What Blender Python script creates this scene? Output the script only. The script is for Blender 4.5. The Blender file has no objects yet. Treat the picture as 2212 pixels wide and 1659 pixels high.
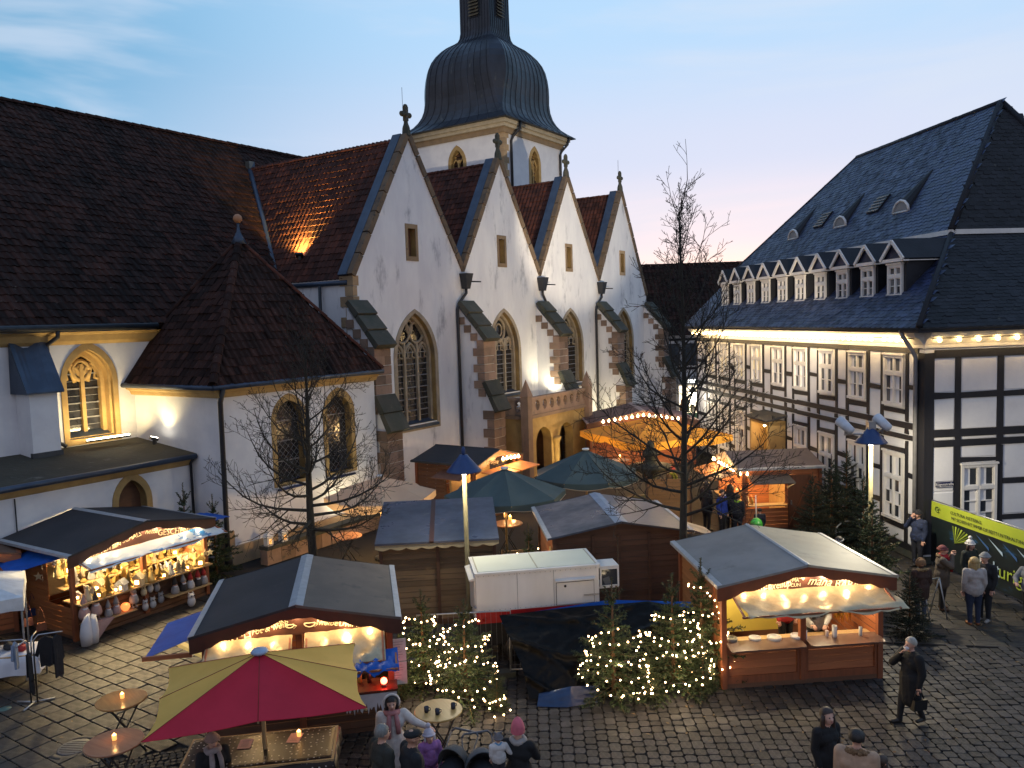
import bpy, math, random
import numpy as np
from mathutils import Vector, Matrix
from mathutils.geometry import tessellate_polygon
random.seed(7); RNG = np.random.default_rng(7)
SC = bpy.context.scene
COL = SC.collection
R = math.radians

# ---------------------------------------------------------------- camera
CAM_H = 7.8
FPX, PITCH, ROLL = 1731.7 / 2212.0, R(4.484), R(-1.813)
_cp, _sp = math.cos(PITCH), math.sin(PITCH)
CF = Vector((0, _cp, -_sp)); _up = Vector((0, _sp, _cp)); _rt = Vector((1, 0, 0))
CR = _rt * math.cos(ROLL) + _up * math.sin(ROLL)
CU = -_rt * math.sin(ROLL) + _up * math.cos(ROLL)
cam = bpy.data.cameras.new('camera')
cam.sensor_width = 36.0; cam.lens = FPX * 36.0
cam.clip_start = 0.1; cam.clip_end = 1000
camo = bpy.data.objects.new('camera', cam); COL.objects.link(camo)
camo.matrix_world = Matrix(((CR.x, CU.x, -CF.x, 0), (CR.y, CU.y, -CF.y, 0), (CR.z, CU.z, -CF.z, CAM_H), (0, 0, 0, 1)))
SC.camera = camo

# ---------------------------------------------------------------- sky and sun: dusk, the sun just below the horizon ahead
SUN_AZ = R(17)          # clockwise from +Y
world = bpy.data.worlds.new('World'); SC.world = world; world.use_nodes = True
nt = world.node_tree; nt.nodes.clear()
def wn(t, **k):
    n = nt.nodes.new(t)
    for a, b in k.items(): setattr(n, a, b)
    return n
out = wn('ShaderNodeOutputWorld'); bg = wn('ShaderNodeBackground'); bg.inputs[1].default_value = 1.28
tc = wn('ShaderNodeTexCoord'); sep = wn('ShaderNodeSeparateXYZ'); nt.links.new(tc.outputs['Generated'], sep.inputs[0])
def ramp(stops):
    n = wn('ShaderNodeValToRGB'); e = n.color_ramp.elements
    while len(e) < len(stops): e.new(0.5)
    for i, (p, c) in enumerate(stops): e[i].position = p; e[i].color = (*c, 1)
    n.color_ramp.interpolation = 'EASE'
    return n
def lin(c): return tuple(((v / 255) / 12.92 if v / 255 <= .04045 else ((v / 255 + .055) / 1.055) ** 2.4) for v in c)
r_sun = ramp([(0, lin((255, 206, 178))), (.045, lin((255, 226, 208))), (.09, lin((224, 211, 218))), (.19, lin((190, 200, 222))), (.34, lin((164, 197, 227))), (.6, lin((116, 168, 214))), (1, lin((92, 126, 172)))])
r_far = ramp([(0, lin((190, 194, 212))), (.08, lin((160, 186, 216))), (.16, lin((122, 172, 206))), (.3, lin((82, 148, 188))), (.6, lin((96, 152, 200))), (1, lin((92, 126, 172)))])
for r_ in (r_sun, r_far): nt.links.new(sep.outputs['Z'], r_.inputs[0])
dotn = wn('ShaderNodeVectorMath', operation='DOT_PRODUCT')
nrm = wn('ShaderNodeVectorMath', operation='NORMALIZE'); flat = wn('ShaderNodeVectorMath', operation='MULTIPLY'); flat.inputs[1].default_value = (1, 1, 0)
nt.links.new(tc.outputs['Generated'], flat.inputs[0]); nt.links.new(flat.outputs[0], nrm.inputs[0]); nt.links.new(nrm.outputs[0], dotn.inputs[0])
dotn.inputs[1].default_value = (math.sin(SUN_AZ), math.cos(SUN_AZ), 0)
mr = wn('ShaderNodeMapRange', interpolation_type='SMOOTHSTEP'); mr.inputs['From Min'].default_value = .62; mr.inputs['From Max'].default_value = .985
nt.links.new(dotn.outputs['Value'], mr.inputs['Value'])
mixs = wn('ShaderNodeMix', data_type='RGBA'); nt.links.new(mr.outputs[0], mixs.inputs[0]); nt.links.new(r_far.outputs[0], mixs.inputs[6]); nt.links.new(r_sun.outputs[0], mixs.inputs[7])
# streaky thin clouds
mp = wn('ShaderNodeMapping'); mp.inputs['Rotation'].default_value = (R(4), R(13), R(20)); mp.inputs['Scale'].default_value = (1.5, 2.2, 11.0)
nz = wn('ShaderNodeTexNoise'); nz.inputs['Scale'].default_value = 1.25; nz.inputs['Detail'].default_value = 5; nz.inputs['Roughness'].default_value = .52; nz.inputs['Distortion'].default_value = .5
nt.links.new(tc.outputs['Generated'], mp.inputs[0]); nt.links.new(mp.outputs[0], nz.inputs[0])
cr = wn('ShaderNodeMapRange', interpolation_type='SMOOTHSTEP'); cr.inputs['From Min'].default_value = .40; cr.inputs['From Max'].default_value = .64; cr.inputs['To Max'].default_value = .62
nt.links.new(nz.outputs[0], cr.inputs['Value'])
mixc = wn('ShaderNodeMix', data_type='RGBA'); nt.links.new(cr.outputs[0], mixc.inputs[0]); 
mrb = wn('ShaderNodeMapRange', interpolation_type='SMOOTHSTEP'); mrb.inputs['From Min'].default_value = -.75; mrb.inputs['From Max'].default_value = .72      # sky away from the sunset: low part warmed and brightened as added fill
nt.links.new(dotn.outputs['Value'], mrb.inputs['Value'])
r_east = ramp([(0, lin((162, 150, 146))), (.15, lin((148, 144, 154))), (.45, lin((128, 134, 158))), (1, lin((82, 126, 176)))]); nt.links.new(sep.outputs['Z'], r_east.inputs[0])
mixe = wn('ShaderNodeMix', data_type='RGBA'); nt.links.new(mrb.outputs[0], mixe.inputs[0]); nt.links.new(r_east.outputs[0], mixe.inputs[6]); nt.links.new(mixs.outputs[2], mixe.inputs[7])
nt.links.new(mixe.outputs[2], mixc.inputs[6]); mixc.inputs[7].default_value = (*lin((192, 203, 220)), 1)
# the physical sky of a sun at the horizon, added faintly
sky = wn('ShaderNodeTexSky', sky_type='NISHITA'); sky.sun_disc = False; sky.sun_elevation = R(.6); sky.sun_rotation = SUN_AZ
adds = wn('ShaderNodeMix', data_type='RGBA', blend_type='ADD'); adds.inputs[0].default_value = .012
nt.links.new(mixc.outputs[2], adds.inputs[6]); nt.links.new(sky.outputs[0], adds.inputs[7])
nt.links.new(adds.outputs[2], bg.inputs[0]); nt.links.new(bg.outputs[0], out.inputs[0])
sun = bpy.data.lights.new('sun', 'SUN'); sun.energy = .12; sun.angle = R(25); sun.color = (1, .72, .58)
suno = bpy.data.objects.new('sun', sun); COL.objects.link(suno)
suno.rotation_euler = Vector((-math.sin(SUN_AZ), -math.cos(SUN_AZ), -math.tan(R(3)))).to_track_quat('-Z', 'Y').to_euler()
vs = SC.view_settings; vs.view_transform = 'Standard'; vs.look = 'None'; vs.exposure = 0; vs.gamma = 1; vs.use_curve_mapping = False
cy = SC.cycles; cy.max_bounces = 6; cy.diffuse_bounces = 3; cy.glossy_bounces = 3; cy.transmission_bounces = 4; cy.sample_clamp_indirect = 2.0; cy.sample_clamp_direct = 12.0
cy.caustics_reflective = False; cy.caustics_refractive = False; cy.use_light_tree = True; cy.blur_glossy = 1.0

# measured points: a place in the 2212 x 1659 photograph, put down on the level z
def ray(x, y): return CF + CR * ((x - 1106) / 1731.7) - CU * ((y - 829.5) / 1731.7)
def G(x, y, z=0.0):
    d = ray(x, y); t = (z - CAM_H) / d.z
    return Vector((d.x * t, d.y * t, z))
# ---------------------------------------------------------------- helpers
class MB:
    """collects faces for one mesh"""
    def __init__(s, T=None):
        s.v = []; s.f = []; s.m = []; s.T = T; s.sm = []
    def add(s, vs, fs, m=0, smooth=False):
        b = len(s.v)
        if s.T is not None: vs = [s.T @ Vector(p) for p in vs]
        s.v.extend([tuple(p) for p in vs])
        for f in fs: s.f.append(tuple(b + i for i in f)); s.m.append(m); s.sm.append(smooth)
        return s
    def box(s, x0, x1, y0, y1, z0, z1, m=0):
        v = [(x0, y0, z0), (x1, y0, z0), (x1, y1, z0), (x0, y1, z0), (x0, y0, z1), (x1, y0, z1), (x1, y1, z1), (x0, y1, z1)]
        return s.add(v, [(3, 2, 1, 0), (4, 5, 6, 7), (0, 1, 5, 4), (1, 2, 6, 5), (2, 3, 7, 6), (3, 0, 4, 7)], m)
    def bar(s, a, b, w, h, m=0, up=(0, 0, 1)):
        a = Vector(a); b = Vector(b); d = (b - a).normalized(); u = Vector(up)
        if abs(d.dot(u)) > .98: u = Vector((0, 1, 0))
        x = d.cross(u).normalized(); z = x.cross(d).normalized()
        v = []
        for p in (a, b):
            for i, j in ((-1, -1), (1, -1), (1, 1), (-1, 1)): v.append(p + x * (w / 2 * i) + z * (h / 2 * j))
        return s.add(v, [(3, 2, 1, 0), (4, 5, 6, 7), (0, 1, 5, 4), (1, 2, 6, 5), (2, 3, 7, 6), (3, 0, 4, 7)], m)
    def quad(s, a, b, c, d, m=0): return s.add([a, b, c, d], [(0, 1, 2, 3)], m)
    def prism(s, poly, off, m=0, ms=None):
        n = len(poly); off = Vector(off); v = [Vector(p) for p in poly] + [Vector(p) + off for p in poly]
        s.add(v, [tuple(range(n)), tuple(range(2 * n - 1, n - 1, -1))], m)
        b = len(s.v) - 2 * n
        for i in range(n):
            j = (i + 1) % n; s.f.append((b + j, b + i, b + n + i, b + n + j)); s.m.append(m if ms is None else ms); s.sm.append(False)
        return s
    def tube(s, pts, rad, n=6, m=0, smooth=True, caps=True):
        pts = [Vector(p) for p in pts]
        if not hasattr(rad, '__len__'): rad = [rad] * len(pts)
        V = []; Fc = []; ref = None
        for i, p in enumerate(pts):
            d = (pts[min(i + 1, len(pts) - 1)] - pts[max(i - 1, 0)])
            d = d.normalized() if d.length > 1e-9 else Vector((0, 0, 1))
            if ref is None: ref = Vector((0, 0, 1)) if abs(d.z) < .9 else Vector((1, 0, 0))
            x = d.cross(ref).normalized(); y = x.cross(d).normalized(); ref = y if abs(d.dot(y)) < .9 else ref
            for k in range(n):
                a = 2 * math.pi * k / n; V.append(p + (x * math.cos(a) + y * math.sin(a)) * rad[i])
        for i in range(len(pts) - 1):
            for k in range(n):
                k2 = (k + 1) % n; Fc.append((i * n + k, i * n + k2, (i + 1) * n + k2, (i + 1) * n + k))
        if caps: Fc.append(tuple(range(n - 1, -1, -1))); Fc.append(tuple((len(pts) - 1) * n + k for k in range(n)))
        return s.add(V, Fc, m, smooth)
    def lathe(s, prof, n=12, c=(0, 0, 0), m=0, smooth=True, sx=1, sy=1, a0=0):
        V = []; Fc = []; c = Vector(c)
        for r, z in prof:
            for k in range(n):
                a = 2 * math.pi * k / n + a0; V.append(c + Vector((r * math.cos(a) * sx, r * math.sin(a) * sy, z)))
        for i in range(len(prof) - 1):
            for k in range(n):
                k2 = (k + 1) % n; Fc.append((i * n + k, i * n + k2, (i + 1) * n + k2, (i + 1) * n + k))
        if prof[0][0] > 1e-6: Fc.append(tuple(range(n - 1, -1, -1)))
        if prof[-1][0] > 1e-6: Fc.append(tuple((len(prof) - 1) * n + k for k in range(n)))
        return s.add(V, Fc, m, smooth)
    def ball(s, c, r, n=8, k=6, m=0):
        if not hasattr(r, '__len__'): r = (r, r, r)
        prof = [(math.sin(math.pi * i / k), -math.cos(math.pi * i / k)) for i in range(k + 1)]
        prof = [(max(a, 1e-4), b) for a, b in prof]
        V = []; Fc = []; c = Vector(c)
        for a, b in prof:
            for q in range(n):
                t = 2 * math.pi * q / n; V.append(c + Vector((a * math.cos(t) * r[0], a * math.sin(t) * r[1], b * r[2])))
        for i in range(k):
            for q in range(n):
                q2 = (q + 1) % n; Fc.append((i * n + q, i * n + q2, (i + 1) * n + q2, (i + 1) * n + q))
        return s.add(V, Fc, m, True)
    def disc(s, c, r, n=16, m=0, ry=None):
        c = Vector(c); ry = ry or r
        return s.add([c + Vector((r * math.cos(2 * math.pi * k / n), ry * math.sin(2 * math.pi * k / n), 0)) for k in range(n)], [tuple(range(n))], m)
    def mesh(s, name, mats, smooth=None):
        me = bpy.data.meshes.new(name); me.from_pydata(s.v, [], s.f); me.update()
        for m in (mats if isinstance(mats, (list, tuple)) else [mats]): me.materials.append(m)
        me.polygons.foreach_set('material_index', s.m)
        me.polygons.foreach_set('use_smooth', [bool(q) if smooth is None else smooth for q in s.sm])
        return me
    def build(s, name, mats, parent=None, smooth=None, loc=None, rz=0):
        return link(name, s.mesh(name, mats, smooth), parent, loc, rz)

def link(name, me, parent=None, loc=None, rz=0):
    o = bpy.data.objects.new(name, me); COL.objects.link(o)
    if parent is not None: o.parent = parent
    if loc is not None: o.location = loc
    if rz: o.rotation_euler = (0, 0, rz)
    return o
def tag(o, label=None, cat=None, group=None, kind=None):
    if label: o['label'] = label
    if cat: o['category'] = cat
    if group: o['group'] = group
    if kind: o['kind'] = kind
    return o
def thing(name, label, cat, loc=(0, 0, 0), rz=0, group=None):
    o = bpy.data.objects.new(name, None); COL.objects.link(o); o.empty_display_size = .2
    o.location = loc; o.rotation_euler = (0, 0, rz)
    return tag(o, label, cat, group)
KIDS = {}
def copy_tree(o, parent=None, kids=None):
    c = o.copy(); COL.objects.link(c); c.parent = parent
    for ch in [q for q in (kids or bpy.data.objects) if q.parent == o]: copy_tree(ch, c, kids)
    return c
def dup(root, loc, rz=0, label=None, group=None, scale=None):
    kids = list(root.children_recursive)
    r = copy_tree(root, None, kids); r.location = loc; r.rotation_euler = (0, 0, rz)
    if scale: r.scale = scale if hasattr(scale, '__len__') else (scale,) * 3
    if label: r['label'] = label
    if group: r['group'] = group
    return r
def arr_mesh(name, verts, faces4, mats, tint=None, smooth=False, mat_idx=None):
    """numpy vertices and equal-length faces"""
    me = bpy.data.meshes.new(name); nv, nf, k = len(verts), len(faces4), faces4.shape[1]
    me.vertices.add(nv); me.vertices.foreach_set('co', np.ascontiguousarray(verts, dtype=np.float32).ravel())
    me.loops.add(nf * k); me.loops.foreach_set('vertex_index', np.ascontiguousarray(faces4, dtype=np.int32).ravel())
    me.polygons.add(nf); me.polygons.foreach_set('loop_start', np.arange(nf, dtype=np.int32) * k)
    for m in (mats if isinstance(mats, (list, tuple)) else [mats]): me.materials.append(m)
    if mat_idx is not None: me.polygons.foreach_set('material_index', np.ascontiguousarray(mat_idx, dtype=np.int32))
    me.polygons.foreach_set('use_smooth', np.full(nf, smooth))
    if tint is not None:
        a = me.attributes.new('tint', 'FLOAT', 'POINT'); a.data.foreach_set('value', np.ascontiguousarray(tint, dtype=np.float32))
    me.update(calc_edges=True); me.validate()
    return me
def scatter(name, tv, tf, pos, mats_3x3, mats, parent, kind='stuff'):
    """one mesh with a copy of the template (tv, tf) at every position"""
    n, k = len(pos), len(tv)
    V = np.einsum('nij,kj->nki', mats_3x3, tv) + pos[:, None, :]
    Fc = tf[None, :, :] + (np.arange(n) * k)[:, None, None]
    t = np.repeat(RNG.random(n), k)
    o = link(name, arr_mesh(name, V.reshape(-1, 3), Fc.reshape(-1, tf.shape[1]), mats, t), parent)
    if kind: o['kind'] = kind
    return o
def pieces(name, tv, tf, pos, mats_3x3, mats, parent, count=300, score=None, stuff_name=None):
    """the `count` pieces with the best score as objects sharing one mesh, the rest joined"""
    idx = np.argsort(score) if score is not None else np.arange(len(pos))
    one, rest = idx[:count], idx[count:]
    me = arr_mesh(name, tv, tf, mats, np.zeros(len(tv)))
    for i in one:
        o = bpy.data.objects.new(name, me); COL.objects.link(o); o.parent = parent
        M = Matrix([list(r) for r in mats_3x3[i]]).to_4x4(); M.translation = Vector(pos[i]); o.matrix_basis = M
    if len(rest): scatter(stuff_name or name + 's', tv, tf, pos[rest], mats_3x3[rest], mats, parent)
def in_poly(P, poly):
    x, y = P[:, 0], P[:, 1]; ins = np.zeros(len(P), bool); n = len(poly)
    for i in range(n):
        x1, y1 = poly[i]; x2, y2 = poly[(i + 1) % n]
        c = ((y1 > y) != (y2 > y)); t = (x2 - x1) * (y - y1) / ((y2 - y1) if y2 != y1 else 1e-9) + x1
        ins ^= c & (x < t)
    return ins
def fill(mb, outer, holes, place, m=0):
    """planar polygon with holes; place maps (a, b) to 3D"""
    loops = [[Vector((a, b, 0)) for a, b in outer]] + [[Vector((a, b, 0)) for a, b in h] for h in holes]
    tris = tessellate_polygon(loops); pts = [p for l in loops for p in l]
    mb.add([place(p.x, p.y) for p in pts], [tuple(t) for t in tris], m)
def arch(cx, z0, zs, half, zt, n=7):
    """pointed arch outline, counter-clockwise from bottom left"""
    h = zt - zs; rr = (half * half + h * h) / (2 * half)
    pts = [(cx - half, z0), (cx + half, z0)]
    a1 = math.asin(min(1, h / rr))
    for i in range(n + 1):
        a = a1 * i / n; pts.append((cx + half - rr + rr * math.cos(a), zs + rr * math.sin(a)))
    for i in range(n - 1, -1, -1):
        a = a1 * i / n; pts.append((cx - half + rr - rr * math.cos(a), zs + rr * math.sin(a)))
    return pts
def ring(mb, a, b, place, y0, y1, m=0):
    """frame between two outlines of equal length, from depth y0 to y1; place(a, b, depth)"""
    n = len(a)
    V = [place(*p, y0) for p in a] + [place(*p, y0) for p in b] + [place(*p, y1) for p in b] + [place(*p, y1) for p in a]
    F_ = []
    for i in range(n):
        j = (i + 1) % n
        F_ += [(i, j, n + j, n + i), (n + i, n + j, 2 * n + j, 2 * n + i), (3 * n + i, 3 * n + j, j, i), (2 * n + i, 2 * n + j, 3 * n + j, 3 * n + i)]
    mb.add(V, F_, m)
def text_mesh(s, size, depth=.006):
    cu = bpy.data.curves.new('text', 'FONT'); cu.body = s; cu.size = size; cu.extrude = depth; cu.resolution_u = 2; cu.align_x = 'CENTER'
    o = bpy.data.objects.new('text', cu); COL.objects.link(o)
    me = bpy.data.meshes.new_from_object(o.evaluated_get(bpy.context.evaluated_depsgraph_get()))
    bpy.data.objects.remove(o); bpy.data.curves.remove(cu)
    return me
def lettering(name, s, size, mat, parent, loc, rot, depth=.006, shear=0, sx=1):
    me = text_mesh(s, size, depth); me.materials.clear(); me.materials.append(mat)
    if shear or sx != 1:
        co = np.empty(len(me.vertices) * 3, np.float32); me.vertices.foreach_get('co', co); co = co.reshape(-1, 3)
        co[:, 0] = co[:, 0] * sx + co[:, 1] * shear; me.vertices.foreach_set('co', co.ravel())
    o = link(name, me, parent); o.location = loc; o.rotation_euler = rot
    return o
def lamp(kind, loc, energy, color, parent=None, size=.1, target=None, spot=None, blend=.6, name=None, sy=None):
    l = bpy.data.lights.new(name or 'lamp_light', kind); l.energy = energy; l.color = color
    if kind == 'AREA':
        l.size = size
        if sy: l.shape = 'RECTANGLE'; l.size_y = sy
    else: l.shadow_soft_size = size
    if kind == 'SPOT': l.spot_size = spot; l.spot_blend = blend
    o = bpy.data.objects.new(name or 'lamp_light', l); COL.objects.link(o); o.location = loc
    if target is not None: o.rotation_euler = (Vector(target) - Vector(loc)).to_track_quat('-Z', 'Y').to_euler()
    if parent is not None: o.parent = parent
    return o
WARM = (1.0, .62, .26); WARMW = (1.0, .78, .48)
# ---------------------------------------------------------------- materials
def M(name, c1, c2=None, sc=3.0, rough=.8, bump=0.0, bsc=None, metal=0.0, spec=.5, tint=0.0, stretch=None, detail=4, c3=None, c3sc=None, c3lo=.58, c3hi=.66, emit=None, estr=0, wave=None, coat=0, rrough=0.0):
    m = bpy.data.materials.new(name); m.use_nodes = True; t = m.node_tree; N = t.nodes; L = t.links
    b = N['Principled BSDF']; b.inputs['Roughness'].default_value = rough; b.inputs['Metallic'].default_value = metal
    b.inputs['Specular IOR Level'].default_value = spec
    if coat: b.inputs['Coat Weight'].default_value = coat
    tcn = N.new('ShaderNodeTexCoord'); co = tcn.outputs['Object']
    if stretch:
        mpn = N.new('ShaderNodeMapping'); mpn.inputs['Scale'].default_value = stretch; L.new(co, mpn.inputs[0]); co = mpn.outputs[0]
    n1 = N.new('ShaderNodeTexNoise'); n1.inputs['Scale'].default_value = sc; n1.inputs['Detail'].default_value = detail; n1.inputs['Roughness'].default_value = .6
    L.new(co, n1.inputs[0])
    def mix(f, a, bb, mode='MIX'):
        x = N.new('ShaderNodeMix'); x.data_type = 'RGBA'; x.blend_type = mode
        if hasattr(f, 'links'): L.new(f, x.inputs[0])
        else: x.inputs[0].default_value = f
        for k, v in ((6, a), (7, bb)):
            if hasattr(v, 'links'): L.new(v, x.inputs[k])
            else: x.inputs[k].default_value = (*v, 1)
        return x.outputs[2]
    def rng(src, lo, hi, to0=0, to1=1):
        x = N.new('ShaderNodeMapRange'); x.interpolation_type = 'SMOOTHSTEP'
        for k, v in (('From Min', lo), ('From Max', hi), ('To Min', to0), ('To Max', to1)): x.inputs[k].default_value = v
        L.new(src, x.inputs['Value']); return x.outputs[0]
    col = mix(rng(n1.outputs[0], .3, .7), c1, c2 or tuple(v * .75 for v in c1))
    if wave:
        wv = N.new('ShaderNodeTexWave'); wv.inputs['Scale'].default_value = wave[0]; wv.inputs['Distortion'].default_value = wave[1]; wv.inputs['Detail'].default_value = 3; wv.bands_direction = wave[2]
        L.new(tcn.outputs['Object'], wv.inputs[0]); col = mix(rng(wv.outputs['Fac'], 0, 1, 0, .45), col, tuple(v * .55 for v in c1))
    if c3:
        n3 = N.new('ShaderNodeTexNoise'); n3.inputs['Scale'].default_value = c3sc or sc * 4; n3.inputs['Detail'].default_value = 5; n3.inputs['Roughness'].default_value = .65
        L.new(co, n3.inputs[0]); col = mix(rng(n3.outputs[0], c3lo, c3hi), col, c3)
    if tint:
        at = N.new('ShaderNodeAttribute'); at.attribute_name = 'tint'; oi = N.new('ShaderNodeObjectInfo')
        ad = N.new('ShaderNodeMath'); ad.operation = 'ADD'; L.new(at.outputs['Fac'], ad.inputs[0]); L.new(oi.outputs['Random'], ad.inputs[1])
        fr = N.new('ShaderNodeMath'); fr.operation = 'FRACT'; L.new(ad.outputs[0], fr.inputs[0])
        mrn = N.new('ShaderNodeMapRange'); mrn.inputs['To Min'].default_value = 1 - tint; mrn.inputs['To Max'].default_value = 1 + tint; L.new(fr.outputs[0], mrn.inputs['Value'])
        sv = N.new('ShaderNodeHueSaturation'); L.new(mrn.outputs[0], sv.inputs['Value']); L.new(col, sv.inputs['Color']); col = sv.outputs[0]
    L.new(col, b.inputs['Base Color'])
    if rrough:
        L.new(rng(n1.outputs[0], .25, .75, max(.02, rough - rrough), min(1, rough + rrough)), b.inputs['Roughness'])
    if bump:
        nb = N.new('ShaderNodeTexNoise'); nb.inputs['Scale'].default_value = bsc or sc * 3; nb.inputs['Detail'].default_value = 6; L.new(co, nb.inputs[0])
        bp = N.new('ShaderNodeBump'); bp.inputs['Strength'].default_value = bump; bp.inputs['Distance'].default_value = .02
        L.new(nb.outputs[0], bp.inputs['Height']); L.new(bp.outputs[0], b.inputs['Normal'])
    if emit:
        b.inputs['Emission Color'].default_value = (*emit, 1); b.inputs['Emission Strength'].default_value = estr
    return m
def plain(name, c, rough=.7, **k): return M(name, c, tuple(v * .82 for v in c), sc=k.pop('sc', 8), rough=rough, **k)
plaster = M('white lime plaster', (.78, .78, .79), (.68, .68, .71), sc=1.1, rough=.92, bump=.25, bsc=9, stretch=(1, 1, .35), c3=(.30, .31, .35), c3sc=1.6, c3lo=.53, c3hi=.78)
plaster2 = M('clean white plaster', (.74, .74, .76), (.66, .66, .69), sc=1.4, rough=.9, bump=.15, bsc=14, c3=(.6, .6, .62), c3sc=.9, c3lo=.6, c3hi=.85)
sand = M('sandstone', (.36, .25, .14), (.27, .19, .115), sc=2.2, rough=.9, bump=.4, bsc=18, tint=.25, c3=(.15, .11, .075), c3sc=3, c3lo=.58, c3hi=.78)
sandpale = M('pale sandstone', (.43, .29, .115), (.33, .215, .085), sc=2.5, rough=.9, bump=.3, bsc=16, tint=.12)
sandred = M('weathered red sandstone', (.26, .175, .135), (.20, .14, .10), sc=1.6, rough=.92, bump=.5, bsc=16, tint=.3, c3=(.10, .085, .07), c3sc=2.4, c3lo=.55, c3hi=.78)
capstone = M('mossy dark capstone', (.065, .062, .05), (.04, .045, .034), sc=2, rough=.9, bump=.5, bsc=12, tint=.2, c3=(.12, .11, .09), c3sc=5, c3lo=.62, c3hi=.75)
tile = M('weathered clay tile', (.036, .015, .011), (.015, .009, .008), sc=.6, spec=.2, detail=7, rough=.9, bump=.4, bsc=25, tint=.6, c3=(.075, .062, .055), c3sc=6, c3lo=.62, c3hi=.74)
tilered = M('red clay tile', (.082, .026, .016), (.042, .017, .013), sc=.8, spec=.25, detail=7, rough=.85, bump=.4, bsc=25, tint=.4, c3=(.11, .10, .085), c3sc=6, c3lo=.66, c3hi=.76)
slate = M('blue slate', (.030, .042, .10), (.014, .021, .05), sc=2.5, spec=.35, rough=.5, bump=.25, bsc=20, tint=.4, rrough=.12)  # sky reflection on the front slopes is put into this blue
slatedark = M('dark slate', (.017, .018, .024), (.011, .012, .016), sc=2, spec=.3, rough=.65, bump=.3, bsc=16, tint=.35, c3=(.05, .05, .045), c3sc=4, c3lo=.62, c3hi=.75)  # end slopes are the same slate; their shade is put into this colour
leadroof = M('weathered dark copper sheet', (.026, .032, .048), (.012, .015, .023), sc=.9, rough=.42, bump=.15, bsc=4, stretch=(1, 1, .4), tint=.25, c3=(.07, .078, .082), c3sc=1.8, c3lo=.58, c3hi=.72, metal=.15, rrough=.1)
zinc = M('zinc sheet', (.055, .08, .125), (.036, .054, .088), sc=2, rough=.45, bump=.08, metal=.4)
gutter = M('dark zinc gutter', (.035, .04, .05), (.022, .026, .034), sc=4, rough=.5, metal=.3)
pipe_m = M('black downpipe', (.018, .02, .026), (.012, .013, .018), sc=5, rough=.5)
greypipe = M('grey zinc downpipe', (.30, .30, .32), (.24, .24, .26), sc=5, rough=.5, metal=.3)
glassd = M('dark leaded glass', (.012, .013, .016), (.03, .03, .035), sc=3.5, rough=.12, bump=.08, bsc=9, spec=.6)
glasshouse = M('window glass', (.03, .035, .045), (.05, .055, .065), sc=1.2, rough=.06, spec=.7)
curtain = M('lit curtain behind glass', (.6, .55, .42), (.5, .45, .32), sc=2, rough=.6, emit=(1, .74, .36), estr=.35)
leadbar = plain('lead bar', (.22, .22, .23), .5)
timber = M('black timber', (.012, .012, .017), (.007, .007, .011), sc=2, rough=.7, bump=.3, bsc=14, stretch=(1, 1, .3), c3=(.03, .03, .036), c3sc=6, c3lo=.6, c3hi=.8)
whitepaint = M('white paint', (.74, .72, .69), (.66, .64, .62), sc=3, rough=.5, bump=.05)
stallwood = M('red brown stained boards', (.40, .135, .05), (.30, .098, .038), sc=2.2, rough=.55, bump=.18, bsc=22, stretch=(.35, .35, 5), tint=.14, c3=(.09, .035, .014), c3sc=1.3, c3lo=.66, c3hi=.72)
stallwoodv = M('red brown stained posts', (.26, .082, .034), (.19, .06, .026), sc=2.2, rough=.55, bump=.15, bsc=20, stretch=(6, 6, .6))
greyboard = M('grey brown weathered boards', (.19, .125, .068), (.14, .092, .05), sc=1.8, rough=.8, bump=.3, bsc=20, stretch=(.4, .4, 5), tint=.25, c3=(.05, .036, .025), c3sc=1.4, c3lo=.6, c3hi=.75)
darkboard = M('dark brown boards', (.13, .062, .034), (.095, .046, .026), sc=1.8, rough=.75, bump=.3, bsc=20, stretch=(.4, .4, 5), tint=.22)
fascia = M('dark brown fascia', (.075, .024, .013), (.055, .018, .01), sc=3, rough=.5)
felt = M('dark roofing felt', (.030, .027, .030), (.018, .017, .020), sc=1.1, rough=.75, bump=.25, bsc=60, c3=(.055, .05, .048), c3sc=3.3, c3lo=.58, c3hi=.8)
feltbrown = M('brown grey roofing felt', (.125, .10, .082), (.09, .074, .062), sc=1.5, rough=.75, bump=.25, bsc=60, c3=(.055, .048, .045), c3sc=2.5, c3lo=.55, c3hi=.75)
feltpale = M('pale grey roof sheet', (.22, .225, .23), (.17, .172, .178), sc=1.2, rough=.6, bump=.15, bsc=30, c3=(.12, .12, .12), c3sc=1.6, c3lo=.55, c3hi=.8)
feltblue = M('wet blue grey roof sheet', (.06, .074, .118), (.036, .044, .066), sc=1.0, rough=.38, bump=.2, bsc=6, c3=(.13, .125, .13), c3sc=2.2, c3lo=.6, c3hi=.75, rrough=.15)
capmetal = plain('pale metal strip', (.42, .43, .45), .45, metal=.3)
brownstrip = plain('brown strip', (.06, .022, .014), .6)
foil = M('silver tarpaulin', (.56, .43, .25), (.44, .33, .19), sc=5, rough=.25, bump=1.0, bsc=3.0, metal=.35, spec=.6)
bluetarp = M('blue tarpaulin', (.012, .10, .42), (.01, .075, .33), sc=3, spec=.2, rough=.6, bump=.5, bsc=4)
blacktarp = M('black plastic sheet', (.005, .005, .005), (.003, .003, .003), sc=3, rough=.42, bump=1.0, bsc=5, spec=.14)
whitesheet = M('white cloth', (.62, .62, .66), (.54, .54, .58), sc=3, rough=.85, bump=.2, bsc=10)
metalgrey = plain('galvanised steel', (.40, .41, .43), .38, metal=.7)
blackmetal = plain('black steel', (.015, .015, .017), .45)
bluepaint = plain('blue lamp paint', (.018, .05, .17), .4)
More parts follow.
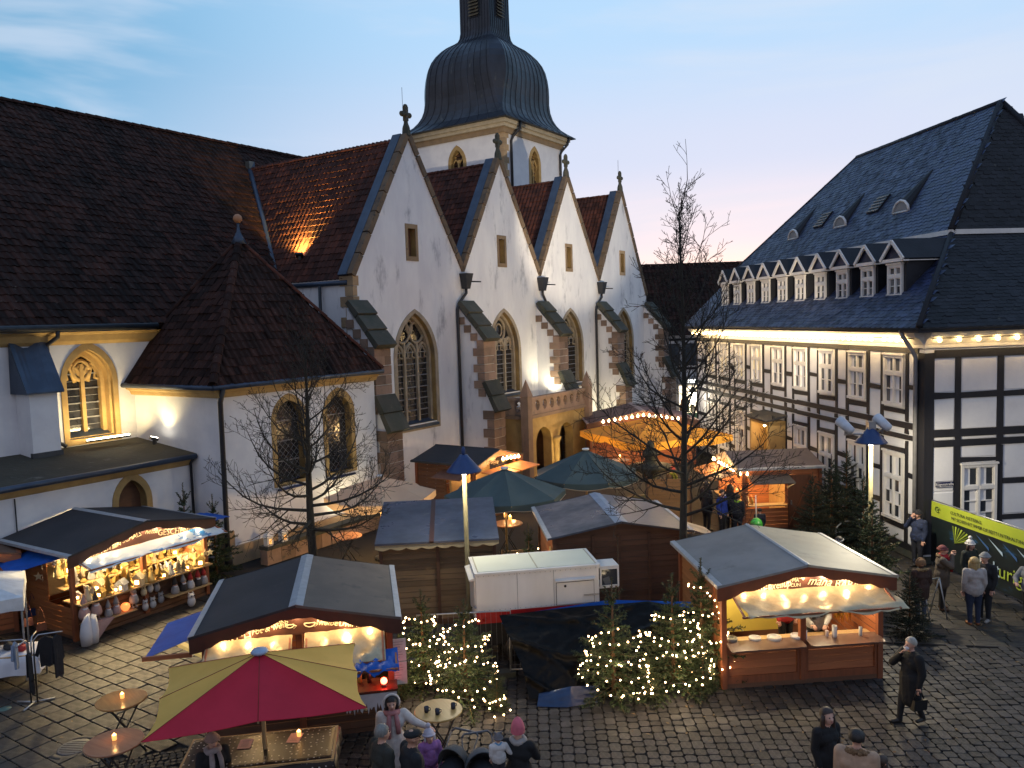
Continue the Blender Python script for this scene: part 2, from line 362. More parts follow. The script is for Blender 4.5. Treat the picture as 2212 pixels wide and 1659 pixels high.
polepaint = M('yellowish grey pole paint', (.19, .165, .085), (.14, .12, .065), sc=6, rough=.6, c3=(.12, .10, .07), c3sc=9, c3lo=.66, c3hi=.74)
woodtop = M('pine table top', (.50, .25, .075), (.40, .18, .05), sc=3, rough=.3, stretch=(6, .6, 1), coat=.35, c3=(.22, .085, .025), c3sc=1.6, c3lo=.68, c3hi=.74)
woodpink = M('reddish table top', (.42, .20, .10), (.33, .14, .07), sc=3, rough=.3, stretch=(6, .6, 1), coat=.35, c3=(.20, .075, .03), c3sc=1.6, c3lo=.66, c3hi=.72)
woodlight = plain('light wood', (.46, .30, .14), .6, stretch=(5, 5, 1))
redcloth = M('red canvas', (.60, .022, .05), (.52, .018, .042), sc=1.3, rough=.85, bump=.35, bsc=4)
yelcloth = M('yellow canvas', (.88, .54, .12), (.80, .48, .10), sc=1.3, rough=.85, bump=.35, bsc=4)
tealcloth = M('teal canvas', (.075, .108, .11), (.06, .09, .093), sc=1.3, rough=.85, bump=.35, bsc=4)
orangecloth = M('orange yellow canvas', (.80, .42, .06), (.72, .37, .05), sc=1.3, rough=.85, bump=.35, bsc=4)
creamcloth = M('cream canvas', (.72, .58, .42), (.66, .52, .37), sc=1.3, rough=.85, bump=.35, bsc=4)
bark = M('dark bark', (.035, .032, .026), (.022, .02, .017), sc=9, rough=.95, bump=.6, bsc=22, stretch=(1, 1, .3), c3=(.07, .075, .045), c3sc=5, c3lo=.6, c3hi=.75)
needle = M('fir needles', (.045, .070, .022), (.024, .042, .014), sc=3, rough=.6, tint=.5)
needledark = M('dark fir needles', (.014, .030, .015), (.009, .019, .010), sc=3, rough=.65, tint=.5)
firbark = plain('fir bark', (.16, .085, .04), .9)
def glow(name, c, s):
    m = bpy.data.materials.new(name); m.use_nodes = True; b = m.node_tree.nodes['Principled BSDF']
    b.inputs['Base Color'].default_value = (.8, .8, .8, 1); b.inputs['Emission Color'].default_value = (*c, 1); b.inputs['Emission Strength'].default_value = s
    return m
bulbm = glow('warm bulb', (1, .66, .30), 34)
bulbtree = glow('fairy light bulb', (1, .64, .30), 40)
bulbeave = glow('eave bulb', (1, .66, .26), 55)
bulbred = glow('red lamp', (1, .06, .03), 18)
flamem = glow('candle flame', (1, .55, .16), 30)
glassglow = M('lit candle glass', (.6, .4, .2), rough=.2, emit=(1, .42, .1), estr=1.6)
lampwhite = glow('white lamp', (1, .92, .74), 26)
ledm = glow('led bar', (1, .88, .62), 30)
cobble = M('grey paving sett', (.036, .032, .031), (.021, .019, .019), sc=3, rough=.66, bump=.4, bsc=30, tint=.55, c3=(.028, .025, .025), c3sc=1.1, c3lo=.5, c3hi=.75, rrough=.12)
slabm = M('brown grey paving slab', (.034, .028, .023), (.024, .020, .017), sc=3, rough=.6, bump=.35, bsc=30, tint=.25, c3=(.04, .034, .027), c3sc=1.4, c3lo=.52, c3hi=.75, rrough=.12)
smallsett = M('small dark setts', (.045, .04, .034), (.032, .029, .026), sc=4, rough=.7, bump=.3, bsc=30, tint=.4)
jointm = M('dark joint sand', (.017, .015, .014), (.011, .010, .0095), sc=6, rough=.95, bump=.3, bsc=40)
skin = plain('skin', (.60, .34, .25), .55)
def cloth(c, n='cloth', **k): return M(n, c, tuple(v * .72 for v in c), sc=7, rough=.85, bump=.8, bsc=9, **k)
def see_through(m, f):
    """thin canvas: part of the light passes through"""
    t = m.node_tree; b = t.nodes['Principled BSDF']; o = t.nodes['Material Output']; tr_ = t.nodes.new('ShaderNodeBsdfTranslucent'); x = t.nodes.new('ShaderNodeMixShader'); x.inputs[0].default_value = f
    t.links.new(b.inputs['Base Color'].links[0].from_socket, tr_.inputs[0]); t.links.new(b.outputs[0], x.inputs[1]); t.links.new(tr_.outputs[0], x.inputs[2]); t.links.new(x.outputs[0], o.inputs['Surface'])
for m_, f_ in ((redcloth, .2), (yelcloth, .25), (tealcloth, .12), (orangecloth, .4), (creamcloth, .4)): see_through(m_, f_)
# ---------------------------------------------------------------- ground
mb = MB(); mb.quad((-400, -60, -.03), (400, -60, -.03), (400, 600, -.03), (-400, 600, -.03))
ground = mb.build('ground', jointm); ground['kind'] = 'structure'; ground['label'] = 'paved market square of grey setts and brown slabs'
def block_template(rnd=.17, top=.03, z0=-.03):
    """rounded paving block, unit footprint, origin at its centre on the ground"""
    o = .5; c = rnd
    oct_ = [(-o + c, -o), (o - c, -o), (o, -o + c), (o, o - c), (o - c, o), (-o + c, o), (-o, o - c), (-o, -o + c)]
    v = [(x, y, z0) for x, y in oct_] + [(x * .985, y * .985, top - .008) for x, y in oct_] + [(x * .93, y * .93, top) for x, y in oct_]
    f = []
    for l in (0, 8):
        for i in range(8):
            j = (i + 1) % 8; f += [(l + i, l + j, l + 8 + j), (l + i, l + 8 + j, l + 8 + i)]
    f += [(16, 16 + i, 17 + i) for i in range(1, 7)]
    return np.array(v, float), np.array(f)
def view_score(pos):
    F_, R_, U_ = np.array(CF), np.array(CR), np.array(CU)
    d = pos - np.array([0, 0, CAM_H]); z = d @ F_; x = (d @ R_) / z * 1731.7; y = (d @ U_) / z * 1731.7
    return np.where((abs(x) < 1110) & (abs(y) < 832), z, 1e6 + z)
def lay(region, ang, cw, lens, joint, origin=(0, 0), rnd=.22, ext=26):
    """blocks in courses: courses run along `ang`, width cw, staggered blocks"""
    e1 = np.array([math.cos(ang), math.sin(ang)]); e2 = np.array([-e1[1], e1[0]]); P = []; S = []
    n = int(ext / cw)
    for i in range(-n, n):
        a = -ext + RNG.random() * .3
        while a < ext:
            l = lens[RNG.integers(len(lens))]; c = e1 * (a + l / 2) + e2 * (i * cw) + np.array(origin)
            P.append(c); S.append((l - joint, cw - joint)); a += l
    P = np.array(P); S = np.array(S); k = region(P[:, 0], P[:, 1]); P, S = P[k], S[k]
    th = RNG.normal(0, .012, len(P)) + ang; M3 = np.zeros((len(P), 3, 3))
    M3[:, 0, 0] = np.cos(th) * S[:, 0]; M3[:, 1, 0] = np.sin(th) * S[:, 0]; M3[:, 0, 1] = -np.sin(th) * S[:, 1]; M3[:, 1, 1] = np.cos(th) * S[:, 1]; M3[:, 2, 2] = 1
    M3[:, 2, 0] = RNG.normal(0, .006, len(P)); M3[:, 2, 1] = RNG.normal(0, .006, len(P))
    pos = np.column_stack([P, RNG.normal(-.022, .0035, len(P))])
    return pos, M3
def left_area(x, y): return (y > 14.9 + .28 * (x + 5)) & (x < -3.4) & (y < 23.5) & (x > -16)
def band_area(x, y): return (y <= 14.9 + .28 * (x + 5)) & (y > 14.25 + .28 * (x + 5)) & (x < -3.4) & (x > -14)
def right_area(x, y): return (y > 18.1 - .16 * (x - 9)) & (x > 7.4) & (x < 15) & (y < 24)
CHAM = math.pi / 2 - R(33.707)   # heading of the church front
setr = lambda x, y: ~left_area(x, y) & ~band_area(x, y) & ~right_area(x, y) & (y > 9.2) & (y < 23.5) & (abs(x) < .72 * y + 1) & (x > -13) & (x < 15)
tv, tf = block_template()
pos, M3 = lay(setr, math.pi / 2 - R(1.5), .215, (.18, .22, .24, .3), .011, (0, 16), ext=17)
pieces('paving_sett', tv, tf, pos, M3, cobble, ground, 300, view_score(pos))
tv, tf = block_template(.05)
pos, M3 = lay(left_area, CHAM + math.pi / 2, .4, (.4, .55, .6), .013, (-9, 18), ext=9)
p2, M2 = lay(right_area, R(-11), .33, (.5, .62, .75), .013, (11, 20), ext=6)
pos = np.vstack([pos, p2]); M3 = np.vstack([M3, M2])
pieces('paving_slab', tv, tf, pos, M3, slabm, ground, 300, view_score(pos))
tv, tf = block_template(.2)
pos, M3 = lay(band_area, R(16), .11, (.11, .13), .015, (-8, 14.3), ext=6)
scatter('small_setts', tv, tf, pos, M3, smallsett, ground)
mb = MB(); mb.lathe([(.3, -.02), (.3, .012), (.27, .014), (.0001, .014)], 24); mb.lathe([(.44, -.02), (.44, .008), (.32, .008), (.32, -.01)], 24, m=1)
for i in range(-3, 4):
    w_ = math.sqrt(max(0, .24 ** 2 - (i * .065) ** 2)); mb.box(-w_, w_, i * .065 - .012, i * .065 + .012, .013, .019)
mh = mb.build('manhole_cover', [plain('cast iron', (.05, .055, .07), .5), smallsett]); mh.location = G(160, 1615); tag(mh, 'round dark iron manhole cover in the setts beside the lower round table', 'manhole cover')
mb = MB(); mb.lathe([(.13, -.02), (.13, .012), (.0001, .014)], 16)
o = mb.build('drain_lid', plain('green lid', (.10, .17, .14), .6)); o.location = G(10, 1532); tag(o, 'small round greenish lid set in the paving at the far left edge', 'lid')
# ---------------------------------------------------------------- church: local x along the south front, y into the church, z up
church = thing('church', 'white Gothic church with four gables, red tiled roofs and onion domed tower', 'church', (0, 0, 0), CHAM)
WCH = Matrix.Rotation(CHAM, 4, 'Z'); NCH = np.array(WCH.to_3x3())
def pantile(w=.25, l=.38, amp=.032):
    xs = np.linspace(0, w, 6); zs = amp * np.array([.25, 1, .85, .1, -.25, .25])
    v = [(x, 0, z + .03) for x, z in zip(xs, zs)] + [(x, l, z) for x, z in zip(xs, zs)] + [(x, 0, z - .005) for x, z in zip(xs, zs)]
    f = [(i, i + 1, i + 7, i + 6) for i in range(5)] + [(12 + i, 13 + i, 1 + i, i) for i in range(5)]
    return np.array(v), np.array(f)
TV, TF = pantile()
def slope(P0, e1, e2, poly, w=.25, h=.34, jit=.006):
    """tile positions on a roof slope; poly in (along eave, up slope)"""
    e1 = np.array(Vector(e1).normalized()); e2 = np.array(Vector(e2).normalized()); n = np.cross(e1, e2)
    a0, a1 = min(p[0] for p in poly), max(p[0] for p in poly); b0, b1 = min(p[1] for p in poly), max(p[1] for p in poly)
    A, B = np.meshgrid(np.arange(a0, a1, w), np.arange(b0, b1, h)); Q = np.column_stack([A.ravel(), B.ravel()])
    Q = Q[in_poly(Q + np.array([w / 2, h * .4]), poly)]
    pos = np.array(P0) + Q[:, :1] * e1 + Q[:, 1:] * e2 + n * (.03 + RNG.normal(0, jit, (len(Q), 1)))
    M3 = np.zeros((len(Q), 3, 3)); th = RNG.normal(0, .012, (len(Q), 1))
    M3[:, :, 0] = e1 + th * e2; M3[:, :, 1] = e2 - th * e1 + RNG.normal(0, .01, (len(Q), 1)) * n; M3[:, :, 2] = n
    return pos, M3
def underlay(mb, P0, e1, e2, poly, th=.1, m=0):
    e1 = Vector(e1).normalized(); e2 = Vector(e2).normalized(); n = e1.cross(e2)
    mb.prism([Vector(P0) + e1 * a + e2 * b for a, b in poly][::-1], -n * th, m)
def ridge_run(parent, a, b, r=.13, step=.36, mat=None, name='ridge_tile'):
    a, b = Vector(a), Vector(b); L_ = (b - a).length; n = max(1, int(L_ / step)); d = (b - a).normalized()
    mb = MB(); V = []; k = 6
    for j, (y, q) in enumerate(((0, 1.0), (step * 1.08, .86))):
        for i in range(k + 1):
            t = math.pi * i / k; V.append((-math.cos(t) * r * q, y, math.sin(t) * r * q - (0 if j else -.0)))
        for i in range(k + 1):
            t = math.pi * i / k; V.append((-math.cos(t) * (r - .025) * q, y, math.sin(t) * (r - .025) * q))
    F_ = [(i, i + 14, i + 15, i + 1) for i in range(k)] + [(i, i + 1, i + 8, i + 7) for i in range(k)]
    mb.add(V, F_, 0); me = mb.mesh(name, mat or tile)
    x = d.cross(Vector((0, 0, 1))).normalized(); z = x.cross(d)
    for i in range(n):
        o = link(name, me, parent); M_ = Matrix((x, d, z)).transposed().to_4x4(); M_.translation = a + d * (L_ * i / n) + z * (.02 + random.uniform(-.008, .008)); o.matrix_basis = M_
def cscore(pos): return view_score(pos @ NCH.T)

DF, DCH, DCW, DAN = 23.9, 22.39, 27.05, 23.9
VA = [24.23, 31.75, 38.95, 46.2, 53.5]; AP = [28.03, 35.25, 42.4, 49.7]
VZ = [9.85, 10.3, 10.3, 10.2, 9.3]; AZ = 16.2
# --- south front wall with openings
out_ = [(VA[0], 0), (VA[4], 0), (VA[4], VZ[4])]
for i in (3, 2, 1, 0): out_ += [(AP[i], AZ), (VA[i], VZ[i])]
WZ0 = [2.95, 3.7, 3.65, 2.9]; HW = 1.32
holes = [arch(AP[i], WZ0[i] + .3, 6.2, HW, 8.3, 8) for i in range(4)] + [[(a - .26, 10.85), (a + .26, 10.85), (a + .26, 12.1), (a - .26, 12.1)] for a in AP]
mb = MB(); fill(mb, out_, holes, lambda a, b: (a, DF, b))
for h in holes:                                    # reveals
    for i in range(len(h)):
        a, b = h[i], h[(i + 1) % len(h)]; mb.quad((*[a[0]], DF, a[1]), (b[0], DF, b[1]), (b[0], DF + .5, b[1]), (a[0], DF + .5, a[1]), 1)
mb.quad((VA[0], DF, 0), (VA[0], DCW + 1.5, 0), (VA[0], DCW + 1.5, 9.8), (VA[0], DF, 9.85))
mb.quad((VA[4], DF, 0), (VA[4], 34, 0), (VA[4], 34, 9.2), (VA[4], DF, 9.3))
mb.build('wall', [plaster, sandpale], church)
copest = M('brown coping stone', (.17, .115, .07), (.11, .08, .055), sc=2.2, rough=.9, bump=.4, bsc=18, c3=(.06, .05, .042), c3sc=3)
# --- copings on the gables, with finial crosses
for i in range(4):
    for (s0, z0) in ((VA[i], VZ[i]), (VA[i + 1], VZ[i + 1])):
        mb = MB(); sgn = 1 if s0 < AP[i] else -1
        d = Vector((AP[i] - s0, 0, AZ - z0)).normalized(); n = Vector((-d.z * sgn, 0, d.x * sgn)) if sgn > 0 else Vector((d.z, 0, -d.x))
        if n.z < 0: n = -n
        N_ = 7
        for k in range(N_):
            a = Vector((s0, 0, z0)).lerp(Vector((AP[i], 0, AZ)), k / N_ + .004); b = Vector((s0, 0, z0)).lerp(Vector((AP[i], 0, AZ)), (k + 1) / N_ - .004)
            up = n * (.20 + random.uniform(-.012, .012))
            mb.prism([a + Vector((0, DF - .09, 0)) - n * .06, b + Vector((0, DF - .09, 0)) - n * .06, b + Vector((0, DF - .09, 0)) + up, a + Vector((0, DF - .09, 0)) + up], (0, .3, 0), 0)
        q = [Vector((s0, DF + .22, z0)) + n * .12, Vector((AP[i], DF + .22, AZ)) + n * .12, Vector((AP[i], DF + .22, AZ)) + n * .21, Vector((s0, DF + .22, z0)) + n * .21]
        mb.prism(q, (0, .5, 0), 1)
        mb.build('gable_coping', [copest, zinc], church)
    mb = MB(); x, y, z = AP[i], DF + .05, AZ + .25
    mb.lathe([(.2, -.25), (.17, .1), (.1, .3), (.09, .5)], 6, (x, y, z), 0, False)
    mb.box(x - .09, x + .09, y - .09, y + .09, z + .4, z + 1.02)
    for sx in (-1, 1): mb.ball((x + sx * .24, y, z + .68), (.15, .11, .13), 7, 5, 0)
    mb.ball((x, y, z + 1.02), (.12, .11, .13), 7, 5, 0); mb.ball((x, y, z + .68), (.17, .13, .17), 7, 5)
    mb.build('finial_cross', capstone, church)
    if i in (0, 3):
        mb = MB(); mb.tube([(AP[i] - .12, DF + .1, AZ + 1), (AP[i] - .12, DF + .1, AZ + 2.1)], .012, 4); mb.build('lightning_rod', blackmetal, church)
# --- tracery windows
sandgrey = M('greyish dressed stone', (.36, .30, .22), (.27, .22, .16), sc=2.5, rough=.9, bump=.3, bsc=16)
def tracery_window(cx, z0, zs, half, zt, lights, rows, D, seed, surround=.22, mat=sandgrey, sillmat=zinc, big=0):
    A_, B_ = arch(cx, z0, zs, half + surround, zt + surround * .85, 8), arch(cx, z0 + .25, zs, half, zt, 8)
    mb = MB(); pl_ = lambda a, b, y: (a, y, b)
    ring(mb, A_, B_, pl_, D - .035, D + .5, 0)
    C_ = arch(cx, z0 + .3, zs, half - .14, zt - .17, 8); ring(mb, B_, C_, pl_, D + .22, D + .5, 0)
    win = mb.build('window', mat, church)
    sp = 2 * half / lights; y = D + .38; zh = zs + .05
    mb = MB()
    for k in range(1, lights): mb.bar((cx - half + k * sp, y, z0 + .3), (cx - half + k * sp, y, zh + sp * .75), .13, .18)
    mb.build('mullion', mat, win)
    mb = MB()
    for k in range(lights):
        c = cx - half + (k + .5) * sp; h_ = sp / 2
        pts = [(p[0], y, p[1]) for p in arch(c, zh - .3, zh - .05, h_, zh + sp * .78, 6)[1:]]; mb.tube(pts, .075, 5)
        for q in (-1, 1): mb.tube([(c + q * h_ * .95, y, zh - .02), (c + q * h_ * .3, y, zh + .05), (c + q * h_ * .42, y, zh + .3), (c, y, zh + .55)], .05, 4)
    top = zt - (zh + sp * .7)
    if big:
        for q in (-1, 1):
            c = cx + q * half * .36; r_ = half * .36
            mb.tube([(c + r_ * math.cos(t), y, zh + sp * .95 + r_ * .7 + r_ * math.sin(t)) for t in np.linspace(0, 2 * math.pi, 15)], .07, 5)
            for t in range(3): mb.tube([(c + r_ * math.cos(u_), y, zh + sp * .95 + r_ * .7 + r_ * math.sin(u_)) if w_ else (c + r_ * .35 * math.cos(u_), y, zh + sp * .95 + r_ * .7 + r_ * .35 * math.sin(u_)) for w_, u_ in ((1, t * 2.09 + .6), (0, t * 2.09 + .6))], [.05, .02], 4)
        mb.tube([(cx + .2 * math.cos(t), y, zt - .62 + .3 * math.sin(t)) for t in np.linspace(0, 2 * math.pi, 11)], .06, 5)
    else:
        r_ = half * .4
        for rr_, w_ in ((r_, .08), (r_ * .55, .05)):
            mb.tube([(cx + rr_ * math.cos(t), y, zt - .35 - r_ * 1.15 + rr_ * 1.15 * math.sin(t)) for t in np.linspace(0, 2 * math.pi, 15)], w_, 5)
        for q in (-1, 1): mb.tube([(cx + q * half * .98, y, zs + .2), (cx + q * half * .62, y, zs + .75), (cx + q * half * .3, y, zt - .5 - r_ * 2)], .07, 5)
    mb.build('tracery', mat, win)
    top_z = zh + sp * .3; ph = (top_z - z0 - .35) / rows
    for k in range(lights):
        for j in range(rows):
            x0 = cx - half + k * sp + .07; mb = MB(); t = random.uniform(-.012, .012)
            mb.add([(x0, y + .03 + t, z0 + .35 + j * ph + .025), (x0 + sp - .14, y + .03 - t, z0 + .35 + j * ph + .025), (x0 + sp - .14, y + .03 - t, z0 + .35 + (j + 1) * ph - .025), (x0, y + .03 + t, z0 + .35 + (j + 1) * ph - .025)], [(0, 1, 2, 3)])
            mb.build('glass_pane', glassd, win)
    mb = MB()
    for k in range(lights):
        for j in range(rows + 1): mb.box(cx - half + k * sp + .06, cx - half + (k + 1) * sp - .06, y - .02, y + .035, z0 + .35 + j * ph - .022, z0 + .35 + j * ph + .022)
        for j in range(rows * 2):
            if j % 2 == 0: mb.box(cx - half + k * sp + .07, cx - half + (k + 1) * sp - .07, y + .005, y + .028, z0 + .35 + (j + 1) * ph / 2 - .008, z0 + .35 + (j + 1) * ph / 2 + .008)
    mb.build('glazing_bar', leadbar, win)
    mb = MB(); mb.add([(p[0], D + .45, p[1]) for p in B_], [tuple(range(len(B_)))]); mb.build('tracery_glass', glassd, win)
    mb = MB(); mb.prism([(cx - half - .05, D - .1, z0 + .2), (cx - half - .05, D + .4, z0 + .42), (cx - half - .05, D + .4, z0 + .1), (cx - half - .05, D - .1, z0 + .1)], (2 * half + .1, 0, 0)); mb.build('sill', sillmat, win)
    return win
for i in range(4): tracery_window(AP[i], WZ0[i], 6.2, HW, 8.3, 3 if i < 2 else 2, 6 if i in (0, 3) else 5, DF, i, big=(i == 0))
for a in AP:                                        # attic slits in the gables
    mb = MB(); ring(mb, [(a - .42, 10.65), (a + .42, 10.65), (a + .42, 12.3), (a - .42, 12.3)], [(a - .26, 10.85), (a + .26, 10.85), (a + .26, 12.1), (a - .26, 12.1)], lambda p, q, y: (p, y, q), DF - .03, DF + .3)
    w_ = mb.build('attic_window', sand, church)
    mb = MB(); mb.quad((a - .26, DF + .28, 10.85), (a + .26, DF + .28, 10.85), (a + .26, DF + .28, 12.1), (a - .26, DF + .28, 12.1)); mb.build('shutter', darkboard, w_)
# --- buttresses
def buttress(s0, s1, lower=True):
    mb = MB(); s0w, s1w = s0 + .06, s1 - .06
    prof = [(DF, 0), (21.95, 0), (21.95, 3.6), (22.42, 4.7), (22.42, 6.95), (DF, 8.55)]
    mb.prism([(s0w, d, z) for d, z in prof], (s1w - s0w, 0, 0), 0)
    b = mb.build('buttress', plaster, church)
    def block(x0, x1, y0, y1, z0, z1):
        q = MB(); e = .012; q.box(x0 - random.uniform(0, e), x1 + random.uniform(0, e), y0 - random.uniform(0, e), y1, z0 + .012, z1 - .012); q.build('stone_block', sandred, b)
    for (zz0, zz1, yf) in ((0, 3.55, 21.95), (4.2, 6.95, 22.42)):
        n = max(1, round((zz1 - zz0) / .42)); h = (zz1 - zz0) / n
        for k in range(n):
            l = .62 if k % 2 else .38
            m_ = (s0 + s1) / 2 + (.12 if k % 2 else -.12)
            block(s0, m_ - .006, yf - .03, yf + l, zz0 + k * h, zz0 + (k + 1) * h)
            block(m_ + .006, s1, yf - .03, yf + l, zz0 + k * h, zz0 + (k + 1) * h)
    for k in range(4):                               # stepped stones under the long weathering
        y0 = 22.42 + k * .37; zt_ = 6.85 + (y0 - 22.42) * 1.08
        block(s0, s1, y0, y0 + .38, zt_ - .35, zt_ + .03)
    def cap(y0, z0, y1, z1, n):
        dz = Vector((0, y1 - y0, z1 - z0)); nn = Vector((0, -dz.z, dz.y)).normalized()
        for k in range(n):
            a = Vector((s0 - .1, y0, z0)) + dz * (k / n + .01); c = Vector((s0 - .1, y0, z0)) + dz * ((k + 1) / n - .005)
            q = MB(); q.prism([a - nn * .02, c - nn * .02, c + nn * .2, a + nn * (.24 + .02 * k)], (s1 - s0 + .2, 0, 0)); q.build('cap_stone', capstone, b)
    cap(22.25, 6.85, DF - .1, 8.75, 3); cap(21.78, 3.45, 22.5, 4.9, 2)
for v, dx in zip(VA, (0, 0, 0, 0, 0)): buttress(v - .52, v + .42)
# corner quoins between the first gable and the side wall
for k in range(10):
    l = .75 if k % 2 else .45; z = 5.6 + k * .43; mb = MB()
    mb.box(VA[0] - .05, VA[0] + .02 + l * .35, DF - .03, DF + l, z + .01, z + .42); mb.build('quoin_stone', sand, church)
# --- downpipes and hopper heads
for i in (1, 2, 3):
    v = VA[i]; mb = MB(); z = VZ[i] - .1
    mb.add([(v - .3, DF - .45, z), (v + .3, DF - .45, z), (v + .3, DF - .03, z), (v - .3, DF - .03, z), (v - .16, DF - .33, z - .75), (v + .16, DF - .33, z - .75), (v + .16, DF - .06, z - .75), (v - .16, DF - .06, z - .75)], [(0, 1, 5, 4), (1, 2, 6, 5), (2, 3, 7, 6), (3, 0, 4, 7), (7, 6, 5, 4)])
    mb.tube([(v + .2, DF - .4, z - .4), (v + .5, DF - .75, z - .42)], .035, 5); mb.build('hopper_head', pipe_m, church)
    mb = MB(); e = -.65 if i != 2 else .62
    mb.tube([(v, DF - .2, z - .7), (v, DF - .2, z - .95), (v + e * .75, DF - .14, z - 1.4), (v + e, DF - .12, z - 1.75), (v + e, DF - .12, .1 if i != 2 else 8.3)], .075, 7); mb.build('downpipe', pipe_m, church)
# --- transverse roofs behind the gables (near slopes carry tiles)
troofs = []
for i in range(4):
    a, v0, v1 = AP[i], VA[i], VA[i + 1]; z0 = VZ[i] - .1; dz = AZ - .15 - z0; dx = a - v0
    L_ = math.hypot(dx, dz); e2 = (dx / L_, 0, dz / L_); P0 = (v0, DF + .35, z0)
    back = 34.85 - DF - .35; vb = 28.3 - DF - .35 if i == 0 else 30.0 - DF
    poly = [(0, 0), (0, L_), (-back, L_), (-vb, 0)]
    e1 = (0, -1, 0)
    mb = MB(); n_ = Vector(e1).cross(Vector(e2))
    base = [Vector(P0) + Vector(e1) * p[0] + Vector(e2) * p[1] for p in poly]
    mb.prism(base, -n_ * .12)
    mb.quad((a, DF + .35, AZ - .15), (a, 34.8, AZ - .15), (v1, 30, VZ[i + 1]), (v1, DF + .35, VZ[i + 1]))
    r_ = mb.build('transverse_roof', tilered, church); pos, M3 = slope(P0, e1, e2, poly)
    scatter('roof_tiles', TV, TF, pos, M3, tilered, r_)
    ridge_run(r_, (a, DF + .4, AZ - .2), (a, 34.8, AZ - .2), .14, .4, tilered)
mb = MB(); mb.tube([(VA[0] - .05, DF + .3, 9.62), (VA[0] - .05, 28.3, 9.62)], .1, 8); mb.build('gutter', zinc, church)
mb = MB(); mb.tube([(24.15, 28.4, 9.7), (26.1, 31.5, 12.95), (28.03, 34.7, 16.15)], .14, 6); mb.box(27.85, 28.2, 34.5, 34.8, 16.1, 16.5); mb.build('valley_flashing', zinc, church)
mb = MB(); mb.tube([(24.05, DF + 1.8, 9.55), (24.05, DF + 1.9, 3)], .07, 6); mb.build('downpipe', pipe_m, church)
# --- nave roof and choir wall on the left
EZ, SL = 8.1, .984; RD = 36.3; RZ = EZ + SL * (RD - 26.65)
mb = MB(); e2 = Vector((0, 1, SL)).normalized(); L_ = (RD - 26.65) * math.hypot(1, SL)
poly = [(-6, 0), (24.6, 0), (24.6, 2.2), (28.1, 11.3), (47.4, 11.3), (47.4, L_), (-6, L_)]
mb.prism([Vector((0, 26.65, EZ)) + Vector((1, 0, 0)) * a + e2 * b for a, b in poly], -Vector((0, -SL, 1)).normalized() * .15)
mb.quad((-6, RD, RZ), (47.4, RD, RZ), (47.4, 45, 9), (-6, 45, 9))
nroof = mb.build('nave_roof', tile, church)
pos, M3 = slope((0, 26.65, EZ), (1, 0, 0), e2, poly, .26, .36, .009); k = pos[:, 0] > 8
scatter('roof_tiles', TV * np.array([1.04, 1.06, 1.1]), TF, pos[k], M3[k], tile, nroof)
ridge_run(nroof, (8, RD, RZ), (47, RD, RZ), .17, .44)
mb = MB(); mb.tube([(-2, 26.55, EZ - .06), (17, 26.55, EZ - .06)], .11, 8); mb.build('gutter', gutter, church)
mb = MB(); mb.prism([(-2, 26.65, EZ - .2), (-2, 27.04, EZ - .2), (-2, 27.04, EZ - .62), (-2, 26.92, EZ - .5), (-2, 26.85, EZ - .3)], (21, 0, 0)); mb.build('eaves_cornice', sandpale, church)
cw = arch(14.68, 4.25, 6.2, .80, 7.36, 8)
mb = MB(); fill(mb, [(-2, 0), (24.2, 0), (24.2, EZ + .1), (-2, EZ + .1)], [cw], lambda a, b: (a, DCW, b))
for i in range(len(cw)):
    a, b = cw[i], cw[(i + 1) % len(cw)]; mb.quad((a[0], DCW, a[1]), (b[0], DCW, b[1]), (b[0], DCW + .6, b[1]), (a[0], DCW + .6, a[1]), 1)
mb.build('choir_wall', [plaster2, sandpale], church)
tracery_window(14.68, 4.1, 6.2, .72, 7.26, 2, 4, DCW + .16, 9, surround=.1, mat=sandpale)
mb = MB(); ring(mb, arch(14.68, 4.1, 6.2, .98, 7.55, 8), arch(14.68, 4.3, 6.2, .80, 7.3, 8), lambda a, b, y: (a, y, b), DCW - .03, DCW + .3); mb.build('window_surround', sandpale, church)
# lead clad pier with its hood
mb = MB(); mb.box(12.3, 13.15, 26.2, 27.06, 3.4, 6.3); pr_ = mb.build('pier', plaster2, church)
mb = MB()
for k in range(8):
    x0 = 12.15 + k * .1425
    mb.quad((x0, 26.0, 6.05), (x0 + .1425, 26.0, 6.05), (x0 + .1425, 26.95, 7.55 + .12 * math.cos((k + 1) * .9)), (x0, 26.95, 7.55 + .12 * math.cos(k * .9)))
mb.box(12.15, 13.29, 26.02, 27.05, 6.0, 6.06); mb.add([(12.15, 26.0, 6.05), (12.15, 27.05, 6.05), (12.15, 26.95, 7.6)], [(0, 1, 2)]); mb.add([(13.29, 26.0, 6.05), (13.29, 27.05, 6.05), (13.29, 26.95, 7.6)], [(2, 1, 0)])
mb.build('pier_hood', zinc, pr_); mb = MB(); mb.prism([(12.26, 26.1, 3.5), (12.26, 26.19, 4.15), (12.26, 26.3, 4.15), (12.26, 26.3, 3.5)], (.94, 0, 0)); mb.build('pier_foot', gutter, pr_)
mb = MB(); mb.tube([(13.5, 26.55, EZ - .15), (13.5, 26.6, 7.75), (13.3, 26.9, 7.5), (13.3, 26.93, 7.2), (13.45, 26.93, 4.3), (13.6, 26.75, 4.15)], .07, 7); mb.build('downpipe', pipe_m, church)
mb = MB(); mb.tube([(13.2, 26.98, 7.6), (13.2, 26.98, 4.2)], .012, 4); mb.build('lightning_cable', blackmetal, church)
